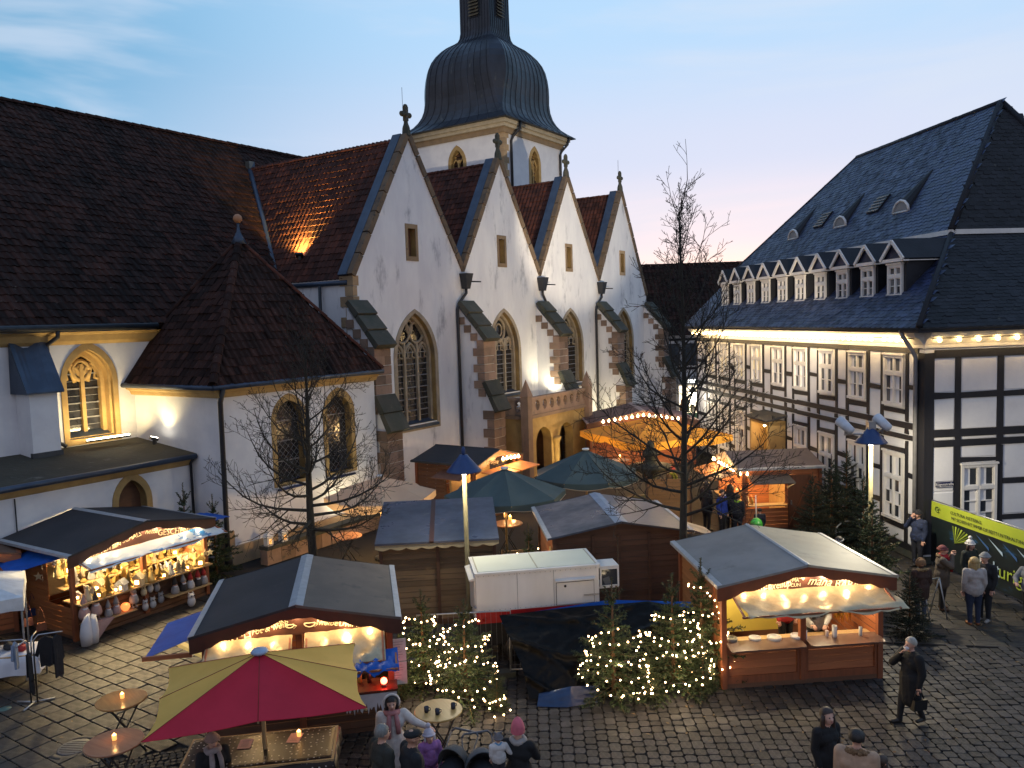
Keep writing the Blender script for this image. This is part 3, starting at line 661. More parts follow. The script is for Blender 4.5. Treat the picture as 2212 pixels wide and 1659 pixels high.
# --- low annex with a flat mossy roof
mb = MB(); ad = arch(14.05, 0, 2.5, .47, 3.2, 6); fill(mb, [(4, 0), (16.3, 0), (16.3, 3.6), (4, 3.6)], [ad], lambda a, b: (a, DAN, b))
for i in range(1, len(ad)):
    a, b = ad[i], ad[(i + 1) % len(ad)]; mb.quad((a[0], DAN, a[1]), (b[0], DAN, b[1]), (b[0], DAN + .4, b[1]), (a[0], DAN + .4, a[1]), 1)
mb.build('annex_wall', [plaster2, sandpale], church)
mb = MB(); ring(mb, arch(14.05, 0, 2.5, .66, 3.45, 6), arch(14.05, 0, 2.5, .47, 3.2, 6), lambda a, b, y: (a, y, b), DAN - .04, DAN + .2); dr = mb.build('annex_door', sandpale, church)
mb = MB(); mb.quad((13.5, DAN + .33, 0), (14.6, DAN + .33, 0), (14.6, DAN + .33, 3.3), (13.5, DAN + .33, 3.3)); mb.build('door_leaf', darkboard, dr)
mb = MB(); mb.prism([(4, DAN - .25, 3.72), (4, DCW, 4.08), (4, DCW, 3.9), (4, DAN - .25, 3.62)], (12.27, 0, 0)); mb.build('annex_roof', M('mossy roof felt', (.035, .032, .022), (.05, .045, .03), sc=1.4, rough=.9, bump=.7, bsc=9, c3=(.11, .105, .09), c3sc=1.8, c3lo=.6, c3hi=.72), church)
mb = MB(); mb.tube([(4, DAN - .3, 3.64), (16.2, DAN - .3, 3.64)], .09, 8); mb.build('gutter', zinc, church)
mb = MB(); mb.prism([(4, DAN - .2, 3.6), (4, DAN, 3.6), (4, DAN, 3.32), (4, DAN - .06, 3.36), (4, DAN - .14, 3.48)], (12.2, 0, 0)); mb.build('eaves_cornice', sandpale, church)
mb = MB(); mb.tube([(16.12, DAN - .3, 3.6), (16.12, DAN - .1, 3.4), (16.12, DAN - .1, .2)], .05, 6); mb.build('downpipe', pipe_m, church)
mb = MB(); mb.tube([(10.6, DAN - .05, 3.3), (10.6, DAN - .05, .4)], .02, 5); mb.build('lightning_cable', blackmetal, church)
# --- chapel with a pyramid roof
S0, S1 = 16.26, 23.6
ch1, ch2 = arch(19.2, 2.35, 4.55, .62, 5.25, 8), arch(21.6, 2.3, 4.5, .62, 5.2, 8)
mb = MB(); fill(mb, [(S0, 0), (S1, 0), (S1, 6.0), (S0, 6.0)], [ch1, ch2], lambda a, b: (a, DCH, b))
for h in (ch1, ch2):
    for i in range(len(h)):
        a, b = h[i], h[(i + 1) % len(h)]; mb.quad((a[0], DCH, a[1]), (b[0], DCH, b[1]), (b[0], DCH + .45, b[1]), (a[0], DCH + .45, a[1]), 1)
mb.quad((S0, DCW + .2, 0), (S0, DCH, 0), (S0, DCH, 6.0), (S0, DCW + .2, 6.0)); mb.quad((S1, DCH, 0), (S1, DF + .5, 0), (S1, DF + .5, 6.0), (S1, DCH, 6.0))
mb.build('chapel_wall', [plaster2, sandpale], church)
mb = MB(); mb.box(S0 + .15, S1, DCH - .12, DCH + .05, 0, .62); mb.box(S0 - .06, S0 + .3, DCH - .1, DCH + .3, 0, 1.15); mb.build('chapel_plinth', sand, church)
for (h, c, zb) in ((ch1, 19.2, 2.35), (ch2, 21.6, 2.3)):
    mb = MB(); ring(mb, arch(c, zb - .12, 4.5, .82, 5.5, 8), h, lambda a, b, y: (a, y, b), DCH - .03, DCH + .25); w_ = mb.build('chapel_window', sandpale, church)
    mb = MB(); mb.add([(p[0], DCH + .3, p[1]) for p in h], [tuple(range(len(h)))]); mb.build('glass_pane', glassd, w_)
    mb = MB()
    for k in range(1, 4): mb.box(c - .6, c + .6, DCH + .26, DCH + .29, zb + k * .72 - .02, zb + k * .72 + .02)
    for k in range(-4, 12):
        for q in (1, -1):
            a = Vector((c - .6, DCH + .285, zb + k * .25 + (0 if q > 0 else 1.2))); b = a + Vector((1.2, 0, 1.2 * q)); mb.bar(a, b, .008, .012)
    mb.build('lead_lattice', leadbar, w_); mb = MB(); mb.prism([(c - .7, DCH - .1, zb - .25), (c - .7, DCH + .3, zb + .02), (c - .7, DCH + .3, zb - .25)], (1.4, 0, 0)); mb.build('sill', slate, w_)
apx = Vector((19.75, 25.3, 11.1)); ez = 6.02; ov = .42
cA = Vector((S0 - ov, DCH - ov, ez)); cB = Vector((S1 + .1, DCH - ov, ez)); cC = Vector((S0 - ov, 28.2, ez))
def face_slope(a, b, top):
    e1 = (b - a).normalized(); q = top - a; e2v = q - e1 * q.dot(e1); e2 = e2v.normalized(); return e1, e2, [(0, 0), ((b - a).length, 0), (q.dot(e1), e2v.length)]
croof = None; allp = []
mb = MB()
mb.add([cA, cB, apx, cC, Vector((S1 + .1, 28.2, ez))], [(0, 1, 2), (3, 0, 2), (1, 4, 2), (4, 3, 2)])
croof = mb.build('chapel_roof', tile, church)
for a, b in ((cA, cB), (cC, cA)):
    e1, e2, poly = face_slope(a, b, apx); allp.append(slope(a, e1, e2, poly, .25, .33, .012))
pos = np.vstack([p[0] for p in allp]); M3 = np.vstack([p[1] for p in allp])
k = ~((pos[:, 1] > DCW - .1) & (pos[:, 2] < EZ + SL * (pos[:, 1] - 26.65)))
pieces('roof_tile', TV, TF, pos[k], M3[k], tile, croof, 300, cscore(pos[k]), 'roof_tiles')
ridge_run(croof, cA + Vector((0, 0, .05)), apx, .15, .4); ridge_run(croof, cB + Vector((-.05, 0, .05)), apx, .12, .4, tilered); ridge_run(croof, cC + (apx - cC) * .35, apx, .12, .4)
mb = MB(); mb.lathe([(.3, -.1), (.18, .15), (.08, .35), (.05, .55), (.05, .72)], 8, apx); mb.ball(apx + Vector((0, 0, .85)), .17, 10, 8, 1); mb.build('roof_finial', [zinc, plain('terracotta ball', (.42, .20, .10), .6)], church)
mb = MB()
for a, b in ((cA, cB), (Vector((S0 - ov, DCW, ez)), cA)): mb.tube([a + Vector((0, 0, -.04)), b + Vector((0, 0, -.04))], .09, 8)
mb.build('gutter', zinc, church)
mb = MB(); pf = [(-.34, -.08), (-.3, -.2), (-.18, -.26), (-.14, -.38), (0, -.42), (0, -.06)]
mb.prism([(S0, DCH + y, ez + z) for y, z in pf], (S1 - S0, 0, 0)); mb.prism([(S0 + y, DCH - .3, ez + z) for y, z in pf][::-1], (0, DCW - DCH + .3, 0)); mb.build('eaves_cornice', sandpale, church)
mb = MB(); mb.tube([(S0 - .05, DCH - .42, ez - .1), (S0 - .02, DCH - .2, ez - .55), (S0 - .02, DCH - .14, 1.2), (S0 - .02, DCH - .14, 0)], .085, 8); mb.tube([(S0 - .02, DCH - .14, .5), (S0 - .02, DCH - .14, 0)], .13, 8); mb.build('downpipe', pipe_m, church)
# --- portal porch with balcony
PS0, PS1, PD = 32.9, 39.2, 21.2
pa, pb = arch(34.55, 0, 1.6, .75, 2.4, 7), arch(36.85, 0, 1.6, .72, 2.35, 7)
mb = MB(); fill(mb, [(PS0, 0), (PS1, 0), (PS1, 3.0), (PS0, 3.0)], [pa, pb], lambda a, b: (a, PD, b))
for h in (pa, pb):
    for i in range(1, len(h)):
        a, b = h[i], h[(i + 1) % len(h)]; mb.quad((a[0], PD, a[1]), (b[0], PD, b[1]), (b[0], PD + .5, b[1]), (a[0], PD + .5, a[1]))
mb.quad((PS0, DF, 0), (PS0, PD, 0), (PS0, PD, 3.0), (PS0, DF, 3.0)); mb.quad((PS1, PD, 0), (PS1, DF, 0), (PS1, DF, 3.0), (PS1, PD, 3.0))
mb.box(PS0, PS1, PD + 1.2, PD + 1.25, 0, 3, 1); mb.build('porch', [sandpale, darkboard], church)
mb = MB(); mb.lathe([(.22, 0), (.17, .2), (.16, 1.35), (.2, 1.45), (.28, 1.62), (.3, 1.75)], 10, (35.7, PD - .02, 0)); mb.build('porch_column', sandpale, church)
mb = MB(); mb.box(PS0 - .12, PS1 + .12, PD - .15, DF, 2.95, 3.12); mb.build('balcony_floor', sandred, church)
mb = MB(); zb, zt = 3.12, 4.0
for (a, b, fixed, ax) in ((PS0, PS1, PD - .05, 0), (PD, DF, PS0 + .05, 1)):
    n = 9 if ax == 0 else 3; holes_ = []
    for k in range(n):
        c = a + (b - a) * (k + .5) / n; holes_.append([(c + .21 * math.cos(t), (zb + zt) / 2 + .27 * math.sin(t)) for t in np.linspace(0, 2 * math.pi, 11)[:-1]])
    for y_ in (fixed, fixed + .18): fill(mb, [(a, zb), (b, zb), (b, zt - .12), (a, zt - .12)], holes_, (lambda p, q, y_=y_: (p, y_, q)) if ax == 0 else (lambda p, q, y_=y_: (y_, p, q)))
    for h in holes_:
        for i in range(10):
            p, q = h[i], h[(i + 1) % 10]
            f_ = (lambda t, y_: (t[0], y_, t[1])) if ax == 0 else (lambda t, y_: (y_, t[0], t[1]))
            mb.quad(f_(p, fixed), f_(q, fixed), f_(q, fixed + .18), f_(p, fixed + .18))
        cx_ = sum(p[0] for p in h) / 10; cz_ = (zb + zt) / 2
        for t in (0.5, 2.6, 4.7):
            f_ = (cx_ + .13 * math.cos(t), fixed + .09, cz_ + .17 * math.sin(t)) if ax == 0 else (fixed + .09, cx_ + .13 * math.cos(t), cz_ + .17 * math.sin(t))
            mb.ball(f_, .06, 5, 4)
    if ax == 0: mb.box(a - .05, b + .05, fixed - .06, fixed + .24, zt - .14, zt)
    else: mb.box(fixed - .06, fixed + .24, a + .2, b, zt - .14, zt)
mb.build('balcony_parapet', sandred, church)
for s in (PS0 - .05, PS1 - .1):
    mb = MB(); mb.box(s - .2, s + .2, PD - .3, PD + .12, 0, 4.1); mb.add([(s - .24, PD - .34, 4.1), (s + .24, PD - .34, 4.1), (s + .24, PD + .16, 4.1), (s - .24, PD + .16, 4.1), (s, PD - .09, 4.95)], [(0, 1, 4), (1, 2, 4), (2, 3, 4), (3, 0, 4), (3, 2, 1, 0)]); mb.build('porch_pier', sandred, church)
# --- tower
T0, TD, TA = 47.4, 31.7, 8.15; tcx, tcy = T0 + TA / 2, TD + TA / 2
mb = MB(); wl = arch(tcy, 17.4, 19.3, .55, 20.3, 6); wr = arch(tcx, 17.4, 19.3, .55, 20.3, 6)
for (h, pl_) in ((wl, lambda a, b, y=0: (T0 + y, a, b)), (wr, lambda a, b, y=0: (a, TD + y, b))):
    lo, hi = (TD, TD + TA) if h is wl else (T0, T0 + TA)
    fill(mb, [(lo, 0), (hi, 0), (hi, 21.0), (lo, 21.0)], [h], pl_)
    for i in range(len(h)):
        a, b = h[i], h[(i + 1) % len(h)]; mb.quad(pl_(*a), pl_(*b), pl_(*b, .45), pl_(*a, .45), 1)
mb.quad((T0 + TA, TD, 0), (T0 + TA, TD + TA, 0), (T0 + TA, TD + TA, 21), (T0 + TA, TD, 21)); mb.quad((T0 + TA, TD + TA, 0), (T0, TD + TA, 0), (T0, TD + TA, 21), (T0 + TA, TD + TA, 21))
mb.build('tower_wall', [plaster2, sandpale], church)
for h, c, ax in ((wl, tcy, 1), (wr, tcx, 0)):
    pl_ = (lambda a, b, y: (a, TD + y, b)) if ax == 0 else (lambda a, b, y: (T0 + y, a, b))
    mb = MB(); ring(mb, arch(c, 17.2, 19.3, .82, 20.62, 6), h, pl_, -.04, .3)
    mb.bar(pl_(c, 17.4, .22), pl_(c, 19.6, .22), .14, .16)
    for q in (-1, 1): mb.tube([pl_(p[0], p[1], .22) for p in arch(c + q * .29, 18.9, 19.1, .26, 19.65, 5)[1:]], .06, 5)
    w_ = mb.build('belfry_window', sandpale, church)
    for k in range(9):
        mb = MB(); z = 17.5 + k * .3; mb.add([pl_(c - .52, z, .3), pl_(c + .52, z, .3), pl_(c + .52, z + .2, .42), pl_(c - .52, z + .2, .42), pl_(c - .52, z - .03, .3), pl_(c + .52, z - .03, .3)], [(0, 1, 2, 3), (4, 5, 1, 0)]); mb.build('louvre_slat', darkboard, w_)
    mb = MB(); mb.add([pl_(p[0], p[1], .45) for p in h], [tuple(range(len(h)))]); mb.build('dark_opening', blackmetal, w_)
for k in range(14):
    z = 14.9 + k * .44; l1, l2 = (.62, .4) if k % 2 else (.4, .62); mb = MB()
    mb.box(T0 - .03, T0 + l1, TD - .03, TD + .25, z + .008, z + .432); mb.box(T0 - .028, T0 + .25, TD + .25, TD + l2, z + .008, z + .432); mb.build('quoin_stone', sand, church)
mb = MB(); e = .12; mb.box(T0 - e, T0 + TA + e, TD - e, TD + TA + e, 20.95, 21.32, 0); e = .3; mb.box(T0 - e, T0 + TA + e, TD - e, TD + TA + e, 21.32, 21.55, 1); e = .5; mb.box(T0 - e, T0 + TA + e, TD - e, TD + TA + e, 21.55, 21.86, 1)
mb.build('tower_cornice', [sand, M('pale cornice', (.52, .45, .33), (.42, .36, .26), sc=3, rough=.85, bump=.2)], church)
prof = [(21.85, 4.92, .02), (22.1, 4.52, .04), (22.46, 4.09, .08), (22.8, 3.86, .14), (23.19, 3.7, .22), (23.7, 3.62, .36), (24.27, 3.62, .5), (24.85, 3.69, .66), (25.4, 3.73, .8), (26.0, 3.69, .84), (26.6, 3.57, .8), (27.1, 3.38, .75), (27.57, 3.08, .65), (28.0, 2.69, .5), (28.3, 2.35, .4), (28.55, 1.95, .3), (28.8, 1.62, .2), (29.1, 1.45, .1), (29.5, 1.37, .05), (31, 1.35, .03), (33.0, 1.34, .03)]
def sect(z, h, c):
    return [(h - c, -h), (h, -h + c), (h, h - c), (h - c, h), (-h + c, h), (-h, h - c), (-h, -h + c), (-h + c, -h)]
mb = MB(); V = []; F_ = []
for z, h, c in prof: V += [(tcx + a, tcy + b, z) for a, b in sect(z, h, c)]
for i in range(len(prof) - 1):
    for k in range(8): F_.append((i * 8 + k, i * 8 + (k + 1) % 8, (i + 1) * 8 + (k + 1) % 8, (i + 1) * 8 + k))
F_.append(tuple(range((len(prof) - 1) * 8, len(prof) * 8))); mb.add(V, F_)
mb.box(T0 - .83, T0 + TA + .83, TD - .83, TD + TA + .83, 21.8, 21.86)
dome = mb.build('tower_dome', leadroof, church)
for face in range(4):
    ca, sa = [(1, 0), (0, 1), (-1, 0), (0, -1)][face]
    for k in range(10):
        f_ = -.9 + 1.8 * k / 9
        pts = []
        for z, h, c in prof:
            w_ = (h - c) * f_; lx, ly = w_, -h - .012
            pts.append((tcx + lx * ca - ly * sa, tcy + lx * sa + ly * ca, z))
        mb = MB(); mb.tube(pts if abs(f_) < .95 else pts[:-3], .03, 4, smooth=False); mb.build('standing_seam', leadroof, dome)
for ax in (0, 1):
    pl_ = (lambda a, y, z: (tcx + a, tcy - 1.37 + y, z)) if ax == 0 else (lambda a, y, z: (tcx - 1.37 + y, tcy + a, z))
    mb = MB(); mb.prism([pl_(-.5, -.03, 30.4), pl_(.5, -.03, 30.4), pl_(.5, -.03, 33), pl_(-.5, -.03, 33)], Vector(pl_(0, .05, 0)) - Vector(pl_(0, 0, 0)), 0); lv = mb.build('louvre', gutter, dome)
    for k in range(10):
        z = 30.5 + k * .24; mb = MB(); mb.add([pl_(-.45, -.16, z), pl_(.45, -.16, z), pl_(.45, -.03, z + .16), pl_(-.45, -.03, z + .16), pl_(-.45, -.15, z - .02), pl_(.45, -.15, z - .02)], [(0, 1, 2, 3), (4, 5, 1, 0)]); mb.build('louvre_slat', M('louvre wood', (.14, .11, .06), rough=.7) if k == 0 and ax == 0 else bpy.data.materials['louvre wood'], lv)
for (x, y, e) in ((T0 + 1.0, TD - .5, 0), (T0 + TA - .3, TD - .5, 0)):
    mb = MB(); mb.tube([(x + .25, y - .2, 21.8), (x + .2, y - .1, 21.3), (x - .1, y + .25, 20.8), (x - .15, y + .4, 20.5), (x - .15, y + .4, 13)], .1, 6); mb.build('downpipe', pipe_m, church)
# ---------------------------------------------------------------- half-timbered house: local x along the long front, y outwards, z up
HANG = math.pi / 2 + R(6.134); HO = Vector((12.4, 24.0, 0))
house = thing('half_timbered_house', 'black and white half-timbered house with slate mansard roof and ten dormers', 'house', HO, HANG)
WH = Matrix.Translation(HO) @ Matrix.Rotation(HANG, 4, 'Z'); WHn = np.array(WH.to_3x3())
HL, EW = 20.3, 9.0                                    # length of the front, visible width of the end wall
mb = MB(); mb.quad((0, 0, 0), (HL, 0, 0), (HL, 0, 7.1), (0, 0, 7.1)); mb.quad((0, -EW - 3, 0), (0, 0, 0), (0, 0, 7.1), (0, -EW - 3, 7.1)); mb.quad((HL, 0, 0), (HL, -12, 0), (HL, -12, 7.1), (HL, 0, 7.1)); mb.quad((HL, -12, 0), (0, -12, 0), (0, -12, 7.1), (HL, -12, 7.1))
mb.build('wall', plaster2, house)
FR = lambda a, y, z: (a, y, z)                        # front: a along, y outwards
EN = lambda a, y, z: (-y, -a, z)                      # end wall: a to the right, y outwards
def tb(pl, a0, a1, z0, z1, name, y1=.035, mat=None):
    mb = MB(); j = lambda: random.uniform(-.02, .02)
    c = [(a0 + j(), z0 + j()), (a1 + j(), z0 + j()), (a1 + j(), z1 + j()), (a0 + j(), z1 + j())]
    y1 += random.uniform(-.004, .004)
    v = [pl(a, -.02, z) for a, z in c] + [pl(a, y1, z) for a, z in c]
    fs = [(4, 5, 6, 7), (0, 1, 5, 4), (1, 2, 6, 5), (2, 3, 7, 6), (3, 0, 4, 7)]
    if pl is EN: pass
    mb.add(v, fs); return mb.build(name, mat or timber, house)
def panel(pl, a0, a1, z0, z1):
    if a1 - a0 < .06 or z1 - z0 < .06: return
    mb = MB(); e = .035; y = .012 + random.uniform(0, .004)
    v = [pl(a0, -.01, z0), pl(a1, -.01, z0), pl(a1, -.01, z1), pl(a0, -.01, z1)] + [pl(a0 + e, y, z0 + e), pl(a1 - e, y, z0 + e), pl(a1 - e, y, z1 - e), pl(a0 + e, y, z1 - e)]
    mb.add(v, [(4, 5, 6, 7), (0, 1, 5, 4), (1, 2, 6, 5), (2, 3, 7, 6), (3, 0, 4, 7)]); mb.build('wall_panel', plaster2, house)
def hwindow(pl, c, w, z0, z1, lit=False, rows=(2, 1), parent=None, y=.03, sub=True):
    """white casement window: frame, two wings, transom, panes"""
    p = parent or house; mb = MB(); a0, a1 = c - w / 2, c + w / 2; f = .085
    def bx(x0, x1, zz0, zz1, y0, y1):
        v = [pl(x0, y0, zz0), pl(x1, y0, zz0), pl(x1, y0, zz1), pl(x0, y0, zz1), pl(x0, y1, zz0), pl(x1, y1, zz0), pl(x1, y1, zz1), pl(x0, y1, zz1)]
        mb.add(v, [(3, 2, 1, 0), (4, 5, 6, 7), (0, 1, 5, 4), (1, 2, 6, 5), (2, 3, 7, 6), (3, 0, 4, 7)])
    bx(a0, a0 + f, z0, z1, -.02, y + .045); bx(a1 - f, a1, z0, z1, -.02, y + .045); bx(a0 + f, a1 - f, z1 - f, z1, -.02, y + .043); bx(a0 - .02, a1 + .02, z0, z0 + .09, -.02, y + .075); bx(a0 - .03, a1 + .03, z1, z1 + .06, -.02, y + .08)
    zt = z0 + (z1 - z0) * .64
    bx(c - .035, c + .035, z0 + .09, z1 - f, -.02, y + .03); bx(a0 + f, c - .035, zt - .06, zt + .05, -.02, y + .04); bx(c + .035, a1 - f, zt - .06, zt + .05, -.02, y + .04)
    wings = []
    for (b0, b1) in ((a0 + f, c - .035), (c + .035, a1 - f)):
        for (q0, q1, n) in ((z0 + .09, zt - .06, rows[0]), (zt + .05, z1 - f, rows[1])):
            s = .03; bx(b0, b0 + s, q0, q1, -.02, y + .012); bx(b1 - s, b1, q0, q1, -.02, y + .012); bx(b0 + s, b1 - s, q0, q0 + s, -.02, y + .010); bx(b0 + s, b1 - s, q1 - s, q1, -.02, y + .010)
            for k in range(1, n): zz = q0 + (q1 - q0) * k / n; bx(b0 + s, b1 - s, zz - .014, zz + .014, -.02, y + .008)
            for k in range(n): wings.append((b0 + s, b1 - s, q0 + (q1 - q0) * k / n, q0 + (q1 - q0) * (k + 1) / n))
    w_ = mb.build('window' if sub else 'window_frame', whitepaint, p)
    for k, (b0, b1, q0, q1) in enumerate(wings):
        m2 = MB(); t = random.uniform(-.006, .006); m2.add([pl(b0, y - .03 + t, q0), pl(b1, y - .03 - t, q0), pl(b1, y - .03 - t, q1), pl(b0, y - .03 + t, q1)], [(0, 1, 2, 3)])
        m2.build('window_pane', curtain if lit else (glasshouse if random.random() < .7 else M_blind), w_ if sub else p)
    return w_
M_blind = M('pale blind behind glass', (.13, .14, .155), (.10, .11, .125), sc=2, rough=.15)
WC = [1.54, 3.73, 5.85, 7.96, 10.0, 12.2, 14.15, 16.15, 18.0]; WW = 1.1
posts = []
for c in WC: posts += [c - WW / 2 - .13, c + WW / 2 + .13]
posts = [p for p in posts] + [HL - .1]
tb(FR, -.035, .28, .28, 6.45, 'timber_post', .036)
for p in posts: 
    tb(FR, p - .075, p + .075, 4.28, 6.42, 'timber_post'); tb(FR, p - .075, p + .075, .42, 3.68, 'timber_post'); tb(FR, p - .095, p + .095, 3.9, 4.06, 'timber_post')
for (z0, z1) in ((6.42, 6.6), (4.08, 4.26), (3.7, 3.88), (.22, .42)):
    for k in range(5): tb(FR, .29 + k * (HL - .29) / 5, .29 + (k + 1) * (HL - .29) / 5 - .004, z0, z1, 'timber_beam', .045)
cells = []; xs = [.28] + posts
for i in range(len(xs) - 1):
    a0, a1 = xs[i] + (.0 if i == 0 else .1), xs[i + 1] - .1; iswin = any(a0 < c < a1 for c in WC) ; c = (a0 + a1) / 2
    panel(FR, a0, a1, 3.9, 4.06)
    if iswin:
        ci = min(WC, key=lambda q: abs(q - c)); k = WC.index(ci)
        hwindow(FR, ci, WW, 4.72, 6.34, lit=k >= 5); tb(FR, a0, a1, 4.5, 4.66, 'timber_rail'); panel(FR, a0, a1, 4.28, 4.5)
        if k != 4:
            hwindow(FR, ci, WW, 1.02, 3.2, rows=(3, 1)); tb(FR, a0, a1, .82, .98, 'timber_rail'); panel(FR, a0, a1, .42, .82); tb(FR, a0, a1, 3.26, 3.4, 'timber_rail'); panel(FR, a0, a1, 3.4, 3.68)
        else: panel(FR, a0, a1, 3.35, 3.68)
    else:
        z = 5.2 + random.uniform(-.12, .12); tb(FR, a0, a1, z, z + .15, 'timber_rail'); panel(FR, a0, a1, 4.28, z); panel(FR, a0, a1, z + .15, 6.42)
        z = 2.45 + random.uniform(-.08, .08); z2 = 1.35 + random.uniform(-.1, .1)
        tb(FR, a0, a1, z, z + .15, 'timber_rail'); tb(FR, a0, a1, z2, z2 + .15, 'timber_rail'); panel(FR, a0, a1, .42, z2); panel(FR, a0, a1, z2 + .15, z); panel(FR, a0, a1, z + .15, 3.68)
# end wall
eposts = [1.07, 2.46, 3.75, 5.0, 6.3, 7.6, 8.9]; tb(EN, -.03, .28, .28, 6.45, 'timber_post', .037)
for p in eposts:
    tb(EN, p - .1, p + .1, 4.1, 6.3, 'timber_post'); tb(EN, p - .1, p + .1, .42, 3.58, 'timber_post'); tb(EN, p - .095, p + .095, 3.78, 3.9, 'timber_post')
for (z0, z1) in ((6.3, 6.55), (3.9, 4.1), (3.58, 3.78), (.22, .42)): tb(EN, .29, 9.0, z0, z1, 'timber_beam', .045)
xs = [.18] + eposts
for i in range(len(xs) - 1):
    a0, a1 = xs[i] + .1, xs[i + 1] - .1
    panel(EN, a0, a1, 3.78, 3.9); tb(EN, a0, a1, 5.06, 5.24, 'timber_rail'); panel(EN, a0, a1, 4.1, 5.06); panel(EN, a0, a1, 5.24, 6.3)
    if i in (1, 4):
        hwindow(EN, (a0 + a1) / 2, a1 - a0 - .02, 1.05, 3.0, rows=(3, 1)); tb(EN, a0, a1, 3.09, 3.22, 'timber_rail'); panel(EN, a0, a1, 3.22, 3.58); panel(EN, a0, a1, .42, 1.0)
    else:
        z = 2.36; tb(EN, a0, a1, z, z + .15, 'timber_rail') if i != 0 else None
        panel(EN, a0, a1, z + .15 if i else 2.2, 3.58); panel(EN, a0, a1, 1.4, z if i else 2.2); tb(EN, a0, a1, 1.24, 1.4, 'timber_rail'); panel(EN, a0, a1, .42, 1.24)
mb = MB(); mb.box(-.05, HL, -.1, .05, 0, .22); mb.box(-.05, .05, -9, -.1, 0, .22); mb.build('plinth', capstone, house)
# lit doorway in the front
mb = MB(); dx = 10.3
mb.box(dx - 1.0, dx - .85, .0, .75, 0, 3.25); mb.box(dx + .85, dx + 1.0, .0, .75, 0, 3.25); mb.box(dx - 1.0, dx + 1.0, 0, .75, 3.1, 3.27)
dp = mb.build('door_porch', sandpale, house); mb = MB(); mb.box(dx - .84, dx + .84, .036, .05, 0, 3.1); mb.build('door_leaf', M('pale yellow door', (.62, .48, .2), rough=.5), dp)
mb = MB(); mb.prism([(dx - 1.15, -.0, 3.45), (dx - 1.15, .95, 3.27), (dx - 1.15, .95, 3.33), (dx - 1.15, 0, 3.55)], (2.3, 0, 0)); mb.build('porch_roof', slatedark, dp)
lamp('POINT', (dx, .55, 2.85), 28, WARM, house, .08, name='porch_lamp_light')
mb = MB(); mb.ball((dx, .5, 3.0), .07, 8, 6); mb.build('porch_bulb', bulbm, dp)
# coved cornice and gutter
pf = [(0, 6.56), (.06, 6.6), (.08, 6.7), (.2, 6.86), (.36, 6.96), (.4, 7.08), (.4, 7.16), (0, 7.16)]
mb = MB(); mb.prism([(-.06, y, z) for y, z in pf], (HL + .3, 0, 0)); mb.prism([(-y, .06, z) for y, z in pf][::-1], (0, -EW - 3, 0)); mb.build('eaves_cornice', whitepaint, house)
mb = MB(); mb.tube([(-.5, .5, 7.2), (HL + .4, .5, 7.2)], .075, 8); mb.tube([(-.5, .5, 7.2), (-.5, -EW - 3, 7.2)], .075, 8); mb.build('gutter', gutter, house)
mb = MB(); mb.tube([(.45, .5, 7.15), (.4, .45, 6.95), (.3, .2, 6.5), (.3, .1, 6.3), (.3, .1, 0)], .065, 8); mb.build('downpipe', greypipe, house)
# roof slopes
K = 2.81; kz = 10.35; RI = 6.0; rz = 15.05; fk = 20.85
def rect_slope(mb, quad, m=0): mb.prism([Vector(p) for p in quad], Vector((0, 0, -.12)), m)
lo_f = [(-.55, .55, 7.2), (fk, .55, 7.2), (fk, -K, kz), (K, -K, kz)]
lo_e = [(-.55, -12.5, 7.2), (-.55, .55, 7.2), (K, -K, kz), (K, -12 + K, kz)]
up_f = [(K - .18, -K + .18, kz - .02), (fk + .1, -K + .18, kz - .02), (14.46, -RI, rz), (4.82, -RI, rz)]
up_e = [(K - .18, -12 + K - .18, kz - .02), (K - .18, -K + .18, kz - .02), (4.82, -RI, rz)]
mb = MB(); rect_slope(mb, lo_f); rect_slope(mb, up_f); mb.add([(fk + .1, -K + .18, kz), (fk + .1, -12 + K, kz), (14.46, -RI, rz)], [(0, 1, 2)]); mb.add([(fk, .5, 7.2), (fk, -12.5, 7.2), (fk, -12 + K, kz), (fk, -K, kz)], [(0, 1, 2, 3)])
mb.add([(fk + .1, -12 + K, kz), (K, -12 + K, kz), (4.82, -RI, rz), (14.46, -RI, rz)], [(0, 1, 2, 3)])
rf = mb.build('slate_roof', slatedark, house)
mb = MB(); rect_slope(mb, lo_e); rect_slope(mb, up_e); re_ = mb.build('slate_hip', slatedark, house)
mb = MB(); 
for a, b in (((fk, -K + .15, kz - .06), (K - .2, -K + .15, kz - .06)), ((K - .15, -K + .2, kz - .06), (K - .15, -12 + K, kz - .06))): mb.bar(a, b, .2, .16)
mb.build('roof_moulding', whitepaint, house)
SW, SH = .30, .155
sv = [(0, 0, .014), (SW * .62, -.012, .014), (SW * 1.02, .05, .012), (SW * 1.02, SH * 1.5, 0), (0, SH * 1.5, 0), (0, 0, 0), (SW * .62, -.012, 0), (SW * 1.02, .05, 0)]
sf = np.array([(0, 1, 2), (0, 2, 3), (0, 3, 4), (5, 6, 1), (5, 1, 0), (6, 7, 2), (6, 2, 1)]); sv = np.array(sv)
def plane_poly(q):
    P = [np.array(p, float) for p in q]; e1 = P[1] - P[0]; e1 /= np.linalg.norm(e1); e2 = P[-1] - P[0]; e2 -= e1 * e2.dot(e1); e2 /= np.linalg.norm(e2)
    return P[0], e1, e2, [((p - P[0]).dot(e1), (p - P[0]).dot(e2)) for p in P]
